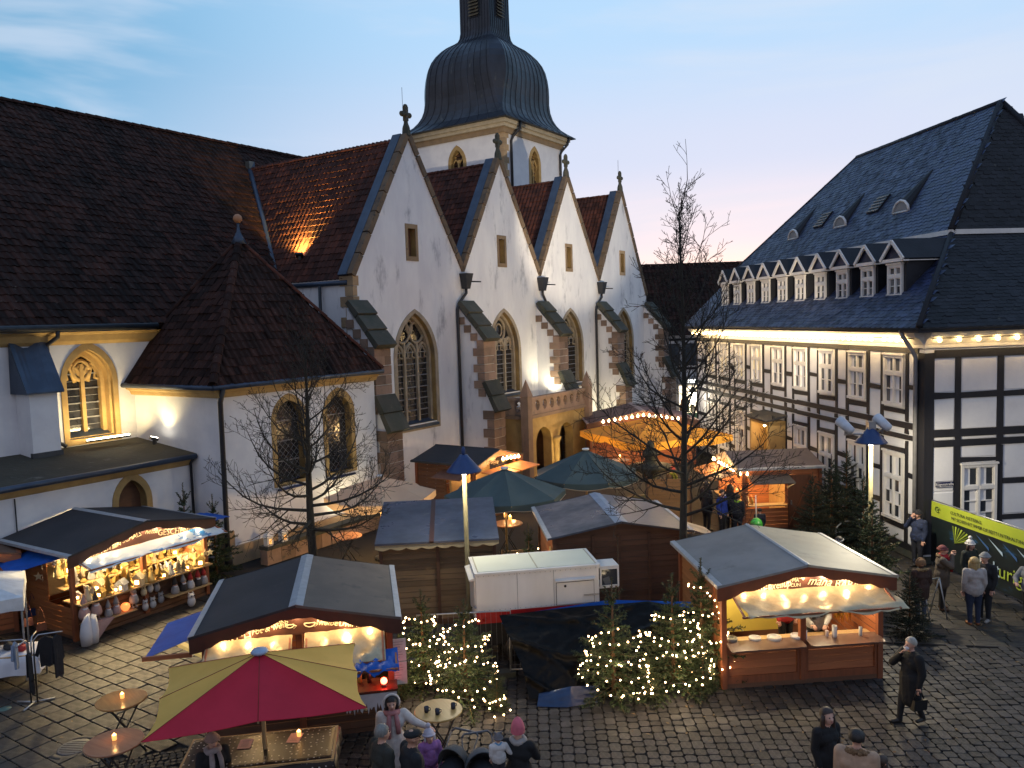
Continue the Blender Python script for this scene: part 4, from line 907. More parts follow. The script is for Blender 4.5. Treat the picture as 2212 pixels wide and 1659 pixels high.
def slates(q, par, mat, n, w=SW, h=SH):
    o, e1, e2, poly = plane_poly(q); pos, M3 = slope(o, e1, e2, poly, w, h, .003)
    row = np.round((pos - o) @ e2 / h).astype(int); pos = pos + np.outer((row % 2) * w * .5, e1)
    sc_ = view_score(pos @ WHn.T + np.array(HO))
    if n: pieces('roof_slate', sv, sf, pos, M3, mat, par, n, sc_, 'roof_slates')
    else: scatter('roof_slates', sv, sf, pos, M3, mat, par)
slates([lo_f[1], lo_f[0], lo_f[3], lo_f[2]][::1], rf, slate, 0)
slates([up_f[1], up_f[0], up_f[3], up_f[2]], rf, slate, 300)
slates([lo_e[1], lo_e[0], lo_e[3], lo_e[2]], re_, slatedark, 0); slates([up_e[1], up_e[0], up_e[2]], re_, slatedark, 0)
mb = MB()
for a, b, r_ in ((up_f[3], up_f[2], .1), (up_f[3], up_f[0], .13), (up_f[2], up_f[1], .07), (up_f[3], up_e[0], .14), ((K, -K, kz + .02), (-.55, .55, 7.24), .10)): mb.tube([Vector(a) + Vector((0, 0, .02)), Vector(b) + Vector((0, 0, .02))], r_, 6)
mb.build('ridge_capping', slatedark, rf)
# dormers
dors = [2.49, 4.12, 5.83, 7.5, 9.2, 10.86, 12.55, 14.22, 15.88, 17.5]
yf = -.62
for c in dors:
    mb = MB(); w = .56
    mb.add([(c - w, yf, 7.95), (c + w, yf, 7.95), (c + w, yf, 9.42), (c - w, yf, 9.42), (c - w, -2.6, 9.42), (c + w, -2.6, 9.42), (c - w, -2.4, 9.0), (c + w, -2.4, 9.0)], [(0, 1, 2, 3), (1, 7, 5, 2), (0, 3, 4, 6)])
    d = mb.build('dormer', slatedark, house)
    mb = MB(); e = .66
    for q in (-1, 1): mb.prism([(c + q * e, yf + .16, 9.36), (c, yf + .16, 10.02), (c, yf + .16, 10.1), (c + q * (e + .06), yf + .16, 9.42)], (0, -2.9, 0))
    mb.build('dormer_roof', slatedark, d)
    mb = MB()
    for q in (-1, 1): mb.bar((c + q * .66, yf + .17, 9.4), (c, yf + .17, 10.02), .06, .11); mb.box(c + q * .6 - .07, c + q * .6 + .07, -2.1, yf + .16, 9.34, 9.45)
    mb.box(c - .68, c + .68, yf - .02, yf + .17, 9.33, 9.44); mb.build('pediment', whitepaint, d)
    mb = MB(); mb.add([(c - .58, yf + .08, 9.44), (c + .58, yf + .08, 9.44), (c, yf + .08, 9.96)], [(0, 1, 2)]); mb.build('pediment_panel', slate, d)
    hwindow(lambda a, y, z: (a, yf + y, z), c, .82, 8.2, 9.25, rows=(2, 1), parent=d, y=.03, sub=False)
# eyelid vents and skylights in the upper slope
def on_up(x, i): return Vector((x, -i, kz + (i - K + .18) * (rz - kz) / (RI - K + .18)))
for (x, i0, x1, i1) in ((15.6, 3.38, 15.3, 4.6), (11.2, 3.43, 10.9, 4.6), (6.7, 3.44, 6.4, 4.7)):
    b = on_up(x, i0); t = on_up(x1, i1); mb = MB(); n = 6; V = [t]; hw = .52
    for k in range(n + 1):
        q = math.pi * k / n; V.append(b + Vector((-hw * math.cos(q), .02, .46 * math.sin(q) - .02)))
    mb.add(V, [(0, k + 2, k + 1) for k in range(n)]); v_ = mb.build('eyelid_vent', slatedark, house)
    mb = MB(); mb.tube([p + Vector((0, .03, 0)) for p in V[1:]], .05, 5); mb.tube([V[1] + Vector((0, .03, .02)), V[-1] + Vector((0, .03, .02))], .04, 4); mb.build('vent_frame', whitepaint, v_)
    mb = MB(); mb.add([p + Vector((0, .02, 0)) for p in V[1:]], [tuple(range(n + 1))]); mb.build('vent_panel', leadbar, v_)
for (x, i0, x1, i1) in ((13.5, 3.58, 13.2, 4.05), (9.0, 3.62, 8.7, 4.1)):
    mb = MB(); nn = Vector((0, (rz - kz), (RI - K))).normalized()
    a, b, c, d = on_up(x + .4, i0), on_up(x - .4, i0), on_up(x1 - .25, i1), on_up(x1 + .55, i1)
    mb.prism([a, b, c, d], nn * .1, 0); s_ = mb.build('skylight', blackmetal, house)
    for k in range(5): 
        m2 = MB(); p, q = a.lerp(d, (k + .3) / 5) + nn * .12, b.lerp(c, (k + .3) / 5) + nn * .12; m2.bar(p, q, .03, .03); m2.build('skylight_bar', metalgrey, s_)
# street name plate and window sensors
mb = MB(); mb.box(-.06, -.035, -.92, -.36, 2.36, 2.54); sg = mb.build('street_sign', [plain('blue enamel', (.01, .015, .08), .3)]); sg.matrix_world = WH; tag(sg, 'dark blue street name plate reading Rügenstraße on the white corner panel', 'sign')
mb = MB(); mb.bar((-.062, -.37, 2.525), (-.062, -.91, 2.525), .008, .01); mb.bar((-.062, -.37, 2.375), (-.062, -.91, 2.375), .008, .01); mb.build('rim', whitepaint, sg)
lettering('lettering', 'Rügenstraße', .115, whitepaint, sg, (-.062, -.64, 2.41), (math.pi / 2, 0, -math.pi / 2), .003)
# chain of eaves bulbs
chain = thing('eaves_light_chain', 'chain of round warm bulbs under the white eaves of the half-timbered house', 'light chain', HO, HANG)
mb = MB(); mb.ball((0, 0, 0), .065, 8, 6); me = mb.mesh('bulb', bulbeave)
pts = [(x, .32, 6.84) for x in np.arange(.55, HL, .36) if not (1.9 < x < 2.25)] + [(-.32, -y, 6.84) for y in np.arange(.25, 9, .62)]
for p in pts: link('bulb', me, chain, p)
mb = MB(); mb.tube([(0, .34, 6.9), (HL, .34, 6.9)], .012, 4); mb.tube([(-.34, 0, 6.9), (-.34, -9, 6.9)], .012, 4); mb.build('cable', blackmetal, chain)
lamp('AREA', (HL / 2, .42, 6.85), 240, (1, .70, .34), chain, HL - 1, target=None, sy=.12, name='eaves_glow').rotation_euler = (R(-97), 0, 0)
# ---------------------------------------------------------------- houses beyond the square
def far_house(name, label, x0, x1, y, ez, rz_, depth, mat, ang=0):
    h = thing(name, label, 'house', (x0, y, 0), ang); W = x1 - x0
    mb = MB(); mb.box(0, W, 0, depth, 0, ez); mb.build('wall', plaster2, h)
    mb = MB(); o = .4; mb.prism([(-o, -o, ez - .1), (-o, depth / 2, rz_), (-o, depth + o, ez - .1)], (W + 2 * o, 0, 0)); r_ = mb.build('roof', mat, h)
    e2 = Vector((0, depth / 2 + o, rz_ - ez + .1)); pos, M3 = slope((-o, -o, ez - .1), (1, 0, 0), e2, [(0, 0), (W + 2 * o, 0), (W + 2 * o, e2.length), (0, e2.length)], .3, .38, .008)
    scatter('roof_tiles', TV * 1.15, TF, pos, M3, mat, r_); ridge_run(r_, (-o, depth / 2, rz_), (W + o, depth / 2, rz_), .15, .45, mat)
    return h
fh = far_house('shop_house', 'house with dark tiled roof and glowing shop window beyond the bare tree', 10.5, 18.2, 58, 6.5, 11.7, 9, tile, 0)
for x in (.35, 2.0, 3.6):
    mb = MB(); mb.box(x, x + 1.35, -.06, .0, 4.2, 5.8); w_ = mb.build('window', blackmetal, fh)
    for k in range(2): mb = MB(); mb.box(x + .08 + k * .63, x + .64 + k * .63, -.075, -.061, 4.28, 5.72); mb.build('window_pane', glasshouse, w_)
for z in (3.9, 6.0): mb = MB(); mb.box(-.1, 7.8, -.05, -.01, z, z + .18); mb.build('timber_beam', timber, fh)
mb = MB(); mb.box(1.55, 3.3, -.08, -.02, .75, 2.7); sw = mb.build('shop_window', M('lit shop display', (.8, .7, .5), (.6, .4, .2), sc=3, rough=.5, emit=(1, .84, .58), estr=2.6), fh)
for x in (1.5, 3.3): mb = MB(); mb.box(x, x + .08, -.14, -.03, .7, 2.8); mb.build('shop_frame', whitepaint, sw)
for k, c in enumerate([(.5, .2, .05), (.2, .3, .1), (.6, .45, .1), (.3, .1, .08)]):
    mb = MB(); mb.lathe([(.14, 0), (.17, .4), (.05, .7), (.08, .85), (.0001, .95)], 6, (1.75 + k * .4, -.16, .8)); mb.build('display_figure', plain('shop figure', c, .7), sw)
mb = MB(); mb.box(1.45, 3.45, -.25, -.03, 2.85, 3.45); sgn = mb.build('shop_sign', plain('grey sign board', (.32, .33, .34), .5), fh)
lettering('lettering', 'Jeans', .52, glow('lit letters', (1, .97, .9), 5), sgn, (2.5, -.26, 2.95), (math.pi / 2, 0, 0), .02, .12, 1.1)
mb = MB(); mb.prism([(-.2, -.1, .75), (-.2, -.9, .35), (-.2, -.9, .28), (-.2, -.1, .6)], (3.9, 0, 0)); mb.build('shop_awning', plain('green awning', (.03, .14, .06), .7), fh)
far_house('gable_house', 'farther dark roofed house just right of the shop roof ridge', 19.0, 30.5, 76, 8.0, 12.6, 11, tilered, R(8))
# ---------------------------------------------------------------- bare trees
def bare_tree(name, label, base, h, r0, first, spread, seed, n1=30, top_up=False):
    rd = random.Random(seed); t = thing(name, label, 'tree', base)
    mb = MB(); pts = []; p = Vector((0, 0, -.05)); n = 12
    for i in range(n + 1):
        f_ = i / n; pts.append(Vector((.05 * math.sin(f_ * 5 + seed), .04 * math.cos(f_ * 4), f_ * h * .86 - .05)))
    rad = [r0 * (1.35 if i == 0 else 1) * (1 - .9 * (i / n) ** .9) + .006 for i in range(n + 1)]
    mb.tube(pts, rad, 8); tk = mb.build('trunk', bark, t)
    def at(z):
        f_ = max(0, min(1, (z + .05) / (h * .86))) * n; i = min(n - 1, int(f_)); return pts[i].lerp(pts[i + 1], f_ - i), rad[i] + (rad[i + 1] - rad[i]) * (f_ - i)
    limbs = MB(); tw = MB()
    def limb(p, d, L_, r, lev, up, dens=1.0):
        seg = 6 if lev == 1 else (4 if lev == 2 else 3); q = [p]; dd = d.normalized()
        for i in range(seg):
            w_ = .20 if lev == 1 else .34
            dd = (dd + Vector((rd.gauss(0, w_ * .5), rd.gauss(0, w_ * .5), rd.gauss(0, w_ * .4) + up * (i + 1) / seg))).normalized(); q.append(q[-1] + dd * L_ / seg)
        rr = [max(.0056, r * (1 - .82 * i / seg)) for i in range(seg + 1)]
        (limbs if lev == 1 else tw).tube(q, rr, 5 if lev == 1 else 3, caps=False)
        if lev >= 4: return
        k = max(1, round({1: 10, 2: 6, 3: 1}[lev] * dens))
        for j in range(k):
            f_ = (.18 + .8 * (j + rd.random() * .8) / k) * seg; i = min(seg - 1, int(f_)); pp = q[i].lerp(q[i + 1], f_ - i); td = (q[i + 1] - q[i]).normalized()
            side = td.cross(Vector((rd.gauss(0, 1), rd.gauss(0, 1), rd.gauss(0, 1)))).normalized()
            limb(pp, td * rd.uniform(.5, .95) + side * rd.uniform(.5, 1) + Vector((0, 0, .05)), L_ * rd.uniform(.32, .6) * (1.1 - .5 * f_ / seg), rr[i] * .55, lev + 1, .16 if lev > 1 else .12, dens)
    for j in range(n1):
        f_ = j / (n1 - 1); z = first + (h * .84 - first) * f_ ** 1.05; p, r = at(z); a = j * 2.4 + rd.uniform(-.4, .4)
        el = R((14 if top_up else -4) + (62 if top_up else 62) * f_ + rd.uniform(-8, 8)); d = Vector((math.cos(a) * math.cos(el), math.sin(a) * math.cos(el), math.sin(el)))
        L_ = spread * (1 - .62 * f_) * rd.uniform(.75, 1.12) * (1 if f_ > .08 else .8)
        if top_up and f_ > .55: L_ *= 1.05
        limb(p, d, L_, max(.014, min(r * .5, .055)), 1, .3 + .25 * f_, 1.15 - .6 * f_)
    limb(pts[-1], Vector((0, 0, 1)), h * .17, rad[-1], 2, .1, .6)
    limbs.build('limb', bark, t).name = 'limbs'; o = tw.build('twigs', bark, t); o['kind'] = 'stuff'
    return t
bare_tree('bare_tree', 'bare leafless tree standing before the chapel windows', (-5.67, 21.94, 0), 8.4, .155, 2.2, 3.1, 3, 34)
bare_tree('bare_tree', 'taller bare leafless tree in front of the half-timbered house', (4.2, 19.75, 0), 11.9, .122, 2.8, 3.1, 11, 44, True)
# ---------------------------------------------------------------- firs
def fir_mesh(h, rb, seed, whorl=.15, nb=8, dens=1.0, leader=.25, first=.12):
    rd = np.random.default_rng(seed); tw = []                # twig segments: start, dir, length
    z = first
    while z < h - leader:
        f_ = (z - first) / (h - leader - first); L_ = rb * (1 - f_) ** .8 * rd.uniform(.85, 1.1) + .08
        for k in range(nb if f_ < .8 else 5):
            a = 2 * math.pi * k / nb + rd.uniform(-.3, .3) + z * 7; el = -.12 + .75 * f_ + rd.uniform(-.12, .12); l = L_ * rd.uniform(.55, 1.2)
            d = np.array([math.cos(a) * math.cos(el), math.sin(a) * math.cos(el), math.sin(el)]); s = np.array([-math.sin(a), math.cos(a), 0]); p0 = np.array([0, 0, z + rd.uniform(-.05, .05)])
            tw.append((p0 + d * l * .12, d, l * .88))
            m = max(2, int(l / .085 * dens))
            for j in range(m):
                q = .2 + .75 * j / m; sg = 1 if j % 2 else -1
                dd = d * .75 + s * sg * rd.uniform(.55, .8) + np.array([0, 0, rd.uniform(-.18, .12)]); dd /= np.linalg.norm(dd); tw.append((p0 + d * l * q, dd, max(.05, l * .48 * (1 - q * .75) * rd.uniform(.7, 1.1))))
        z += whorl * rd.uniform(.8, 1.2) * (1 - .3 * f_)
    for k in range(5):
        a = k * 1.26; d = np.array([math.cos(a) * .5, math.sin(a) * .5, .85]); tw.append((np.array([0, 0, h - leader * 1.1]), d / np.linalg.norm(d), leader * .7))
    tw.append((np.array([0, 0, h - leader]), np.array([0, 0, 1.]), leader))
    P = []; D = []
    for p, d, l in tw:
        n = max(2, int(l / .021)); t = (np.arange(n) + rd.random(n) * .5) / n * l; P.append(p + np.outer(t, d)); D.append(np.repeat(d[None], n, 0))
    P = np.vstack(P); D = np.vstack(D); k = 4; P = np.repeat(P, k, 0); D = np.repeat(D, k, 0); n = len(P)
    r = rd.normal(size=(n, 3)); side = np.cross(D, r); side /= np.linalg.norm(side, axis=1)[:, None] + 1e-9
    nd = D * .75 + side; nd /= np.linalg.norm(nd, axis=1)[:, None]; w = np.cross(nd, rd.normal(size=(n, 3))); w /= np.linalg.norm(w, axis=1)[:, None] + 1e-9
    ln = rd.uniform(.028, .05, (n, 1)); wd = .010
    V = np.stack([P - w * wd, P + w * wd, P + nd * ln], 1).reshape(-1, 3); F_ = np.arange(n * 3).reshape(-1, 3)
    tint = np.repeat(rd.random(len(tw) + 1)[np.clip((np.arange(n) * (len(tw)) // n), 0, len(tw))], 3)
    tb_ = MB(); tb_.tube([(0, 0, -.02), (0, 0, h * .5), (0, 0, h)], [.035 * h / 2.2, .022 * h / 2.2, .004], 6)
    for p, d, l in tw[::1]:
        if l > .25: tb_.tube([p - d * .05, p + d * l], [.008, .003], 3, caps=False)
    return V, F_, tint, tb_
FIRS = {}
def fir_kind(key, mat, **k):
    V, F_, tint, tb_ = fir_mesh(**k); FIRS[key] = (arr_mesh('crown', V, F_, mat, tint), tb_.mesh('trunk', firbark))
fir_kind('a', needle, h=2.2, rb=.62, seed=1, leader=.42); fir_kind('b', needle, h=2.2, rb=.66, seed=2, nb=8, leader=.38); fir_kind('c', needle, h=2.2, rb=.75, seed=3, nb=9, leader=.18, first=.05)
fir_kind('d', needledark, h=2.8, rb=1.0, seed=4, nb=9, whorl=.17, leader=.3, first=.05)
def fir(kind, loc, s, label, group=None, rz=0, cat='fir tree', sx=1.0):
    t = thing('fir_tree', label, cat, loc, rz, group); cr, tk = FIRS[kind]
    link('crown', cr, t); link('trunk', tk, t); t.scale = (s * sx, s * sx, s); return t
def fairy(label, tree_loc, h, rb, n, seed, turns, za=.25, zb=.9, cover=(0, 6.28), extra=()):
    """a chain of small bulbs wound round a fir, on the side that faces the square"""
    rd = random.Random(seed); t = thing('fairy_light_chain', label, 'fairy lights', tree_loc); mb = MB(); mb.ball((0, 0, 0), .018, 6, 4); me = mb.mesh('bulb', bulbtree); pts = []
    for i in range(n):
        f_ = i / (n - 1); z = h * (za + (zb - za) * (1 - f_)); ph = f_ * turns * 2 * math.pi + seed; a = -math.pi / 2 + math.sin(ph) * 1.3
        rr = rb * (1 - z / h) ** .8 * 1.0 + .09; z += math.cos(ph * 1.3 + seed) * .16
        pts.append(Vector((math.cos(a) * rr, math.sin(a) * rr, z)))
    pts += [Vector(e) for e in extra]
    for p in pts: link('bulb', me, t, p + Vector((rd.gauss(0, .025), rd.gauss(0, .025), rd.gauss(0, .035))))
    mb = MB(); mb.tube(pts, .005, 3, caps=False); mb.build('cable', blackmetal, t)
    for z, e in ((.2, 8.), (.42, 9.), (.62, 4.)):
        lamp('POINT', (0, -rb * (1 - z) - .18, h * z), e * n / 55, WARMW, t, .18, name='fairy_light')
    return t
# ---------------------------------------------------------------- market huts: local x along the front, y into the hut, z up
def boards(parent, a, b, z0, z1, out, mat, h=.145, gaps=(), name='wall_board', split=1):
    """horizontal boards between plan points a and b; out = outward unit vector; gaps = (s0, s1, z0, z1) openings in metres along"""
    a, b = Vector((*a, 0)), Vector((*b, 0)); L_ = (b - a).length; d = (b - a) / L_; o = Vector((*out, 0)); n = max(1, round((z1 - z0) / h)); hh = (z1 - z0) / n
    for k in range(n):
        y0, y1 = z0 + k * hh, z0 + (k + 1) * hh - .012
        segs = [(L_ * i / split, L_ * (i + 1) / split - (.006 if split > 1 else 0)) for i in range(split)]
        for g0, g1, gz0, gz1 in gaps:
            if y1 > gz0 and y0 < gz1:
                ns = []
                for s, e in segs:
                    if e <= g0 or s >= g1: ns.append((s, e))
                    else:
                        if s < g0: ns.append((s, g0))
                        if e > g1: ns.append((g1, e))
                segs = ns
        for s, e in segs:
            if e - s < .03: continue
            t = random.uniform(-.003, .003); mb = MB(); p, q = a + d * s, a + d * e
            v = [p - o * .022, q - o * .022, q + o * t, p + o * t]
            v = [Vector((c.x, c.y, y0)) for c in v] + [Vector((c.x, c.y, y1)) for c in v[:2]] + [Vector((c.x, c.y, y1 - .012)) - o * .008 for c in v[2:]]
            mb.add(v, [(3, 2, 1, 0), (4, 5, 6, 7), (0, 1, 5, 4), (1, 2, 6, 5), (2, 3, 7, 6), (3, 0, 4, 7)]); mb.build(name, mat, parent)
def hut_shell(name, label, loc, ang, w, d, ze, zr, roofmats, capm, wood, postm, ov=.22, fo=.3, cap_w=.22, group='wooden market huts', wavy=True, th=.05, edge=None):
    """roof with the ridge running front to back, posts, floor and wavy front board; body from x .. ov to w-ov, y fo to d-.12"""
    t = thing(name, label, 'market hut', loc, ang, group); cx = w / 2; sl = (zr - ze) / cx
    for k, (x0, x1, z0, z1) in enumerate(((0, cx - .004, ze, zr), (cx + .004, w, zr, ze))):
        mb = MB(); N_ = 8
        for i in range(N_):                                     # slightly sagging sheets
            a, b = x0 + (x1 - x0) * i / N_, x0 + (x1 - x0) * (i + 1) / N_; za, zb = z0 + (z1 - z0) * i / N_, z0 + (z1 - z0) * (i + 1) / N_
            s1, s2 = -.012 * math.sin(math.pi * i / N_), -.012 * math.sin(math.pi * (i + 1) / N_)
            for j in range(4): mb.quad((a, d * j / 4, za + s1), (b, d * j / 4, zb + s2), (b, d * (j + 1) / 4, zb + s2), (a, d * (j + 1) / 4, za + s1))
        mb.quad((x0, 0, z0 - th), (x0, d, z0 - th), (x1, d, z1 - th), (x1, 0, z1 - th)); 
        for y in (0, d): mb.quad((x0, y, z0 - th), (x1, y, z1 - th), (x1, y, z1 - .002), (x0, y, z0 - .002))
        for x, z in ((x0, z0), (x1, z1)): mb.quad((x, 0, z - th), (x, d, z - th), (x, d, z), (x, 0, z))
        mb.build('roof_panel', roofmats[k], t)
        e = 0 if k == 0 else w; mb = MB(); s_ = -1 if k == 0 else 1
        mb.prism([(e - s_ * .10, -.012, ze + sl * .10 + .012), (e + s_ * .012, -.012, ze + .012), (e + s_ * .012, -.012, ze - .06), (e, -.012, ze - .06), (e, -.012, ze + .004), (e - s_ * .10, -.012, ze + sl * .1 + .004)], (0, d + .024, 0)); mb.build('edge_strip', edge or capm, t)
    if cap_w:
        mb = MB(); c = cap_w / 2; mb.prism([(cx - c, -.015, zr - c * sl + .012), (cx, -.015, zr + .02), (cx + c, -.015, zr - c * sl + .012), (cx + c, -.015, zr - c * sl + .004), (cx, -.015, zr + .008), (cx - c, -.015, zr - c * sl + .004)], (0, d + .03, 0)); mb.build('ridge_cap', capm, t)
    def front_board(y, mat, drop=.24, wav=.06, n=40, nw=7):
        mb = MB(); up = []; lo = []
        for i in range(n + 1):
            x = w * i / n; z = ze + sl * (cx - abs(x - cx)) - th - .004; f_ = abs(x - cx) / cx
            up.append((x, z)); lo.append((x, z - drop * (.62 + .5 * f_ ** 3) - (wav * abs(math.sin(math.pi * nw * i / n)) if wav else 0)))
        V = [(x, y, z) for x, z in up] + [(x, y, z) for x, z in lo] + [(x, y + .03, z) for x, z in up] + [(x, y + .03, z) for x, z in lo]; m = n + 1
        F_ = [];
        for i in range(n): F_ += [(m + i, m + i + 1, i + 1, i), (2 * m + i, 2 * m + i + 1, 3 * m + i + 1, 3 * m + i), (3 * m + i, 3 * m + i + 1, m + i + 1, m + i)]
        F_ += [(0, 2 * m, 3 * m, m), (n, m + n, 3 * m + n, 2 * m + n)]
        mb.add(V, F_); return mb.build('front_board', mat, t)
    if wavy: front_board(.02, fascia if wavy is True else wavy)
    x0, x1, y0, y1 = ov, w - ov, fo, d - .12
    for (x, y) in ((x0, y0), (x1, y0), (x0, y1), (x1, y1)):
        mb = MB(); mb.box(x - .055, x + .055, y - .055, y + .055, 0, ze + sl * .25 - th - .02); mb.build('post', postm, t)
    mb = MB(); mb.box(x0, x1, y0, y1, .02, .1); mb.box(x0 - .05, x1 + .05, y0 - .03, y0 + .04, .0, .1); mb.build('floor', darkboard, t)
    t_d = dict(t=t, x0=x0, x1=x1, y0=y0, y1=y1, cx=cx, ze=ze, zr=zr, sl=sl, w=w, d=d, front_board=front_board)
    return t_d
def gable_fill(H, y, mat, out=-1):
    mb = MB(); x0, x1, ze, sl, cx = H['x0'], H['x1'], H['ze'], H['sl'], H['cx']; z0 = ze - .12
    mb.prism([(x0, y, z0), (x1, y, z0), (x1, y, ze + sl * (x1 * 0 + x0) - .06), (cx, y, H['zr'] - .06), (x0, y, ze + sl * x0 - .06)], (0, .03, 0)); mb.build('gable_panel', mat, H['t'])
def awning(H, xa, xb, y, z, L_, drop, mat, seed=1, sag=.05, name='awning', edge=None, skew=0):
    """sheet hung over a propped flap"""
    rd = random.Random(seed); n, m = 22, 8; mb = MB(); V = []
    for j in range(m + 1):
        for i in range(n + 1):
            u_, v_ = i / n, j / m; x = xa + (xb - xa) * u_ + skew * v_; cr_ = .018 * math.sin(u_ * 19 + v_ * 7 + seed) + .012 * math.sin(u_ * 41 - v_ * 13) + .01 * rd.uniform(-1, 1)
            V.append((x, y - L_ * v_, z - drop * v_ - sag * math.sin(math.pi * v_) + cr_ * (.4 + v_) - (.09 * abs(math.sin(u_ * 6 + seed)) if j == m else 0)))
    F_ = [(j * (n + 1) + i, j * (n + 1) + i + 1, (j + 1) * (n + 1) + i + 1, (j + 1) * (n + 1) + i) for j in range(m) for i in range(n)]
    mb.add(V, F_, 0, True); V2 = [(a, b, c - .008) for a, b, c in V]; mb.add(V2, [f[::-1] for f in F_], 0, True)
    o = mb.build(name, mat, H['t'])
    mb = MB(); mb.box(xa, xb, y - L_ + .02, y - L_ + .06, z - drop - .05, z - drop - .015); mb.bar((xa + .04, y, z - .03), (xa + .04, y - L_, z - drop - .03), .035, .035); mb.bar((xb - .04, y, z - .03), (xb - .04, y - L_, z - drop - .03), .035, .035); mb.build('awning_frame', stallwoodv, H['t'])
    return o
def low_edge(H, x): f_ = abs(x - H['cx']) / H['cx']; return H['zr'] - H['sl'] * abs(x - H['cx']) - .054 - .24 * (.62 + .5 * f_ ** 3) - .03
def letter_board(H, words, mat, bm, e=6, n=7, col=WARMW, zb=2.1, y=.17):
    """dark board behind the wavy front board, words (text, size, x, shear, stretch) hung just under its edge, bulbs and their light between"""
    t = H['t']; m = 24; up, lo = [], []; a, b = H['x0'] + .02, H['x1'] - .02
    for i in range(m + 1): x = a + (b - a) * i / m; up.append((x, y, low_edge(H, x) + .12)); lo.append((x, y, zb))
    mb = MB(); mb.add(up + lo, [(m + 1 + i, m + 2 + i, i + 1, i) for i in range(m)]); mb.add([(p[0], y + .02, p[2]) for p in up + lo], [(i, i + 1, m + 2 + i, m + 1 + i) for i in range(m)]); mb.build('letter_board', bm, t)
    for s, size, x, sh, sx in words:
        sg = 1 if x < H['cx'] else -1; lettering('lettering', s, size, mat, t, (x, y - .008, low_edge(H, x) - size * .80), (math.pi / 2, -H['sl'] * .75 * sg, 0), .004, sh, sx)
    pts = [(a + .12 + (b - a - .24) * (i + .5) / n, .07, low_edge(H, a + .12 + (b - a - .24) * (i + .5) / n) + .055) for i in range(n)]
    bulbs(H, pts, None, .035)
    for p in pts: lamp('POINT', (p[0], .06, p[2] - .09), e, col, t, .05, name='bulb_light')
def bulbs(H, pts, mat=None, r=.04):
    mb = MB(); mb.ball((0, 0, 0), r, 8, 6); mb.lathe([(.018, r * .8), (.018, r + .04)], 6); me = mb.mesh('bulb', mat or bulbm)
    for p in pts: link('bulb', me, H['t'], p)
cream_letter = M('cream painted letters', (.74, .58, .34), rough=.7)
RX = (math.pi / 2, 0, 0)
def hut_from(fl, fr, ze): 
    a, b = G(*fl, ze), G(*fr, ze); d = b - a; return Vector((a.x, a.y, 0)), math.atan2(d.y, d.x), d.length
# --- right hut: doner and sweets
loc, ang, w = hut_from((1550, 1267), (1942, 1245), 2.3)
H5 = hut_shell('food_hut', 'red brown food hut with pale grey roof, silver awning and two serving hatches', loc, ang + R(.8), w, 3.35, 2.3, 2.64, (feltpale, M('warm pale roof sheet', (.37, .34, .26), (.31, .28, .215), sc=1.2, rough=.6, bump=.15, bsc=30, c3=(.19, .18, .155), c3sc=1.6, c3lo=.55, c3hi=.8)), capmetal, stallwood, stallwoodv, cap_w=.1, wavy=M('red brown front board', (.17, .05, .022), (.13, .04, .018), sc=3, rough=.5))
t = H5['t']; x0, x1, y0, y1, cx = (H5[k] for k in ('x0', 'x1', 'y0', 'y1', 'cx'))
boards(t, (x0, y1), (x0, y0), .1, 2.33, (-1, 0), M('honey pine boards', (.30, .125, .045), (.23, .095, .035), sc=1.8, rough=.55, bump=.2, bsc=20, stretch=(.35, .35, 5), tint=.12))
boards(t, (x1, y0), (x1, y1), .1, 2.33, (1, 0), stallwood); boards(t, (x1, y1), (x0, y1), .1, 2.33, (0, 1), stallwood)
mb = MB(); mb.box(x0 - .03, x0 - .002, y0 + 1.35, y0 + 1.45, .1, 2.3); mb.box(x0 - .03, x0 - .002, y0 + .5, y0 + .58, .1, 2.3); mb.build('side_batten', stallwoodv, t)
mb = MB(); mb.box(cx - .06, cx + .06, y0 - .06, y0 + .06, .1, 2.5); mb.build('centre_post', stallwoodv, t)
for (a, b) in ((x0 + .06, cx - .065), (cx + .065, x1 - .06)):
    boards(t, (a + .06, y0), (b - .06, y0), .26, .88, (0, -1), stallwood, .155)
    mb = MB(); mb.box(a, b, y0 - .03, y0 + .02, .1, .255); mb.box(a, a + .055, y0 - .03, y0 + .02, .26, .9); mb.box(b - .055, b, y0 - .03, y0 + .02, .26, .9); mb.build('counter_frame', stallwoodv, t)
    mb = MB(); sl_ = .05; mb.prism([(a + .05, y0 - .34, .90), (b, y0 - .34, .90), (b + .03, y0 - .28, .905), (b + .03, y0 + .1, .94), (a, y0 + .1, .94), (a, y0 - .28, .905)], (0, 0, .028)); mb.build('counter_top', M('counter top', (.15, .095, .075), (.12, .07, .055), sc=4, rough=.25), t)
mb = MB(); mb.box(x0 + .05, x1 - .05, y0 + .12, y0 + .45, .84, .9); mb.build('work_top', woodlight, t)
mb = MB(); mb.box(x0 + .4, cx + .25, y0 + 1.7, y0 + 1.74, .5, 2.05); mb.add([(x0 + .05, y0 + .9, 2.1), (x0 + .4, y0 + 1.7, 2.05), (x0 + .4, y0 + 1.7, .5), (x0 + .05, y0 + .9, 1.6)], [(0, 1, 2, 3)]); mb.build('back_curtain', M('yellow paper curtain', (.62, .50, .09), (.56, .44, .08), sc=2, rough=.7, bump=.2), t)
mb = MB()
for k in range(60):
    x = x1 - .55 + random.uniform(0, .48); y = y0 + .75 + random.uniform(-.05, .25); z = random.uniform(1.15, 1.95); mb.add([(x - .05, y, z), (x + .05, y + random.uniform(-.05, .05), z - .1), (x + random.uniform(-.03, .03), y - .05, z - .28)], [(0, 1, 2)])
mb.build('gold_foil', M('gold foil', (.75, .50, .10), (.6, .38, .06), sc=6, rough=.25, metal=.8), t)
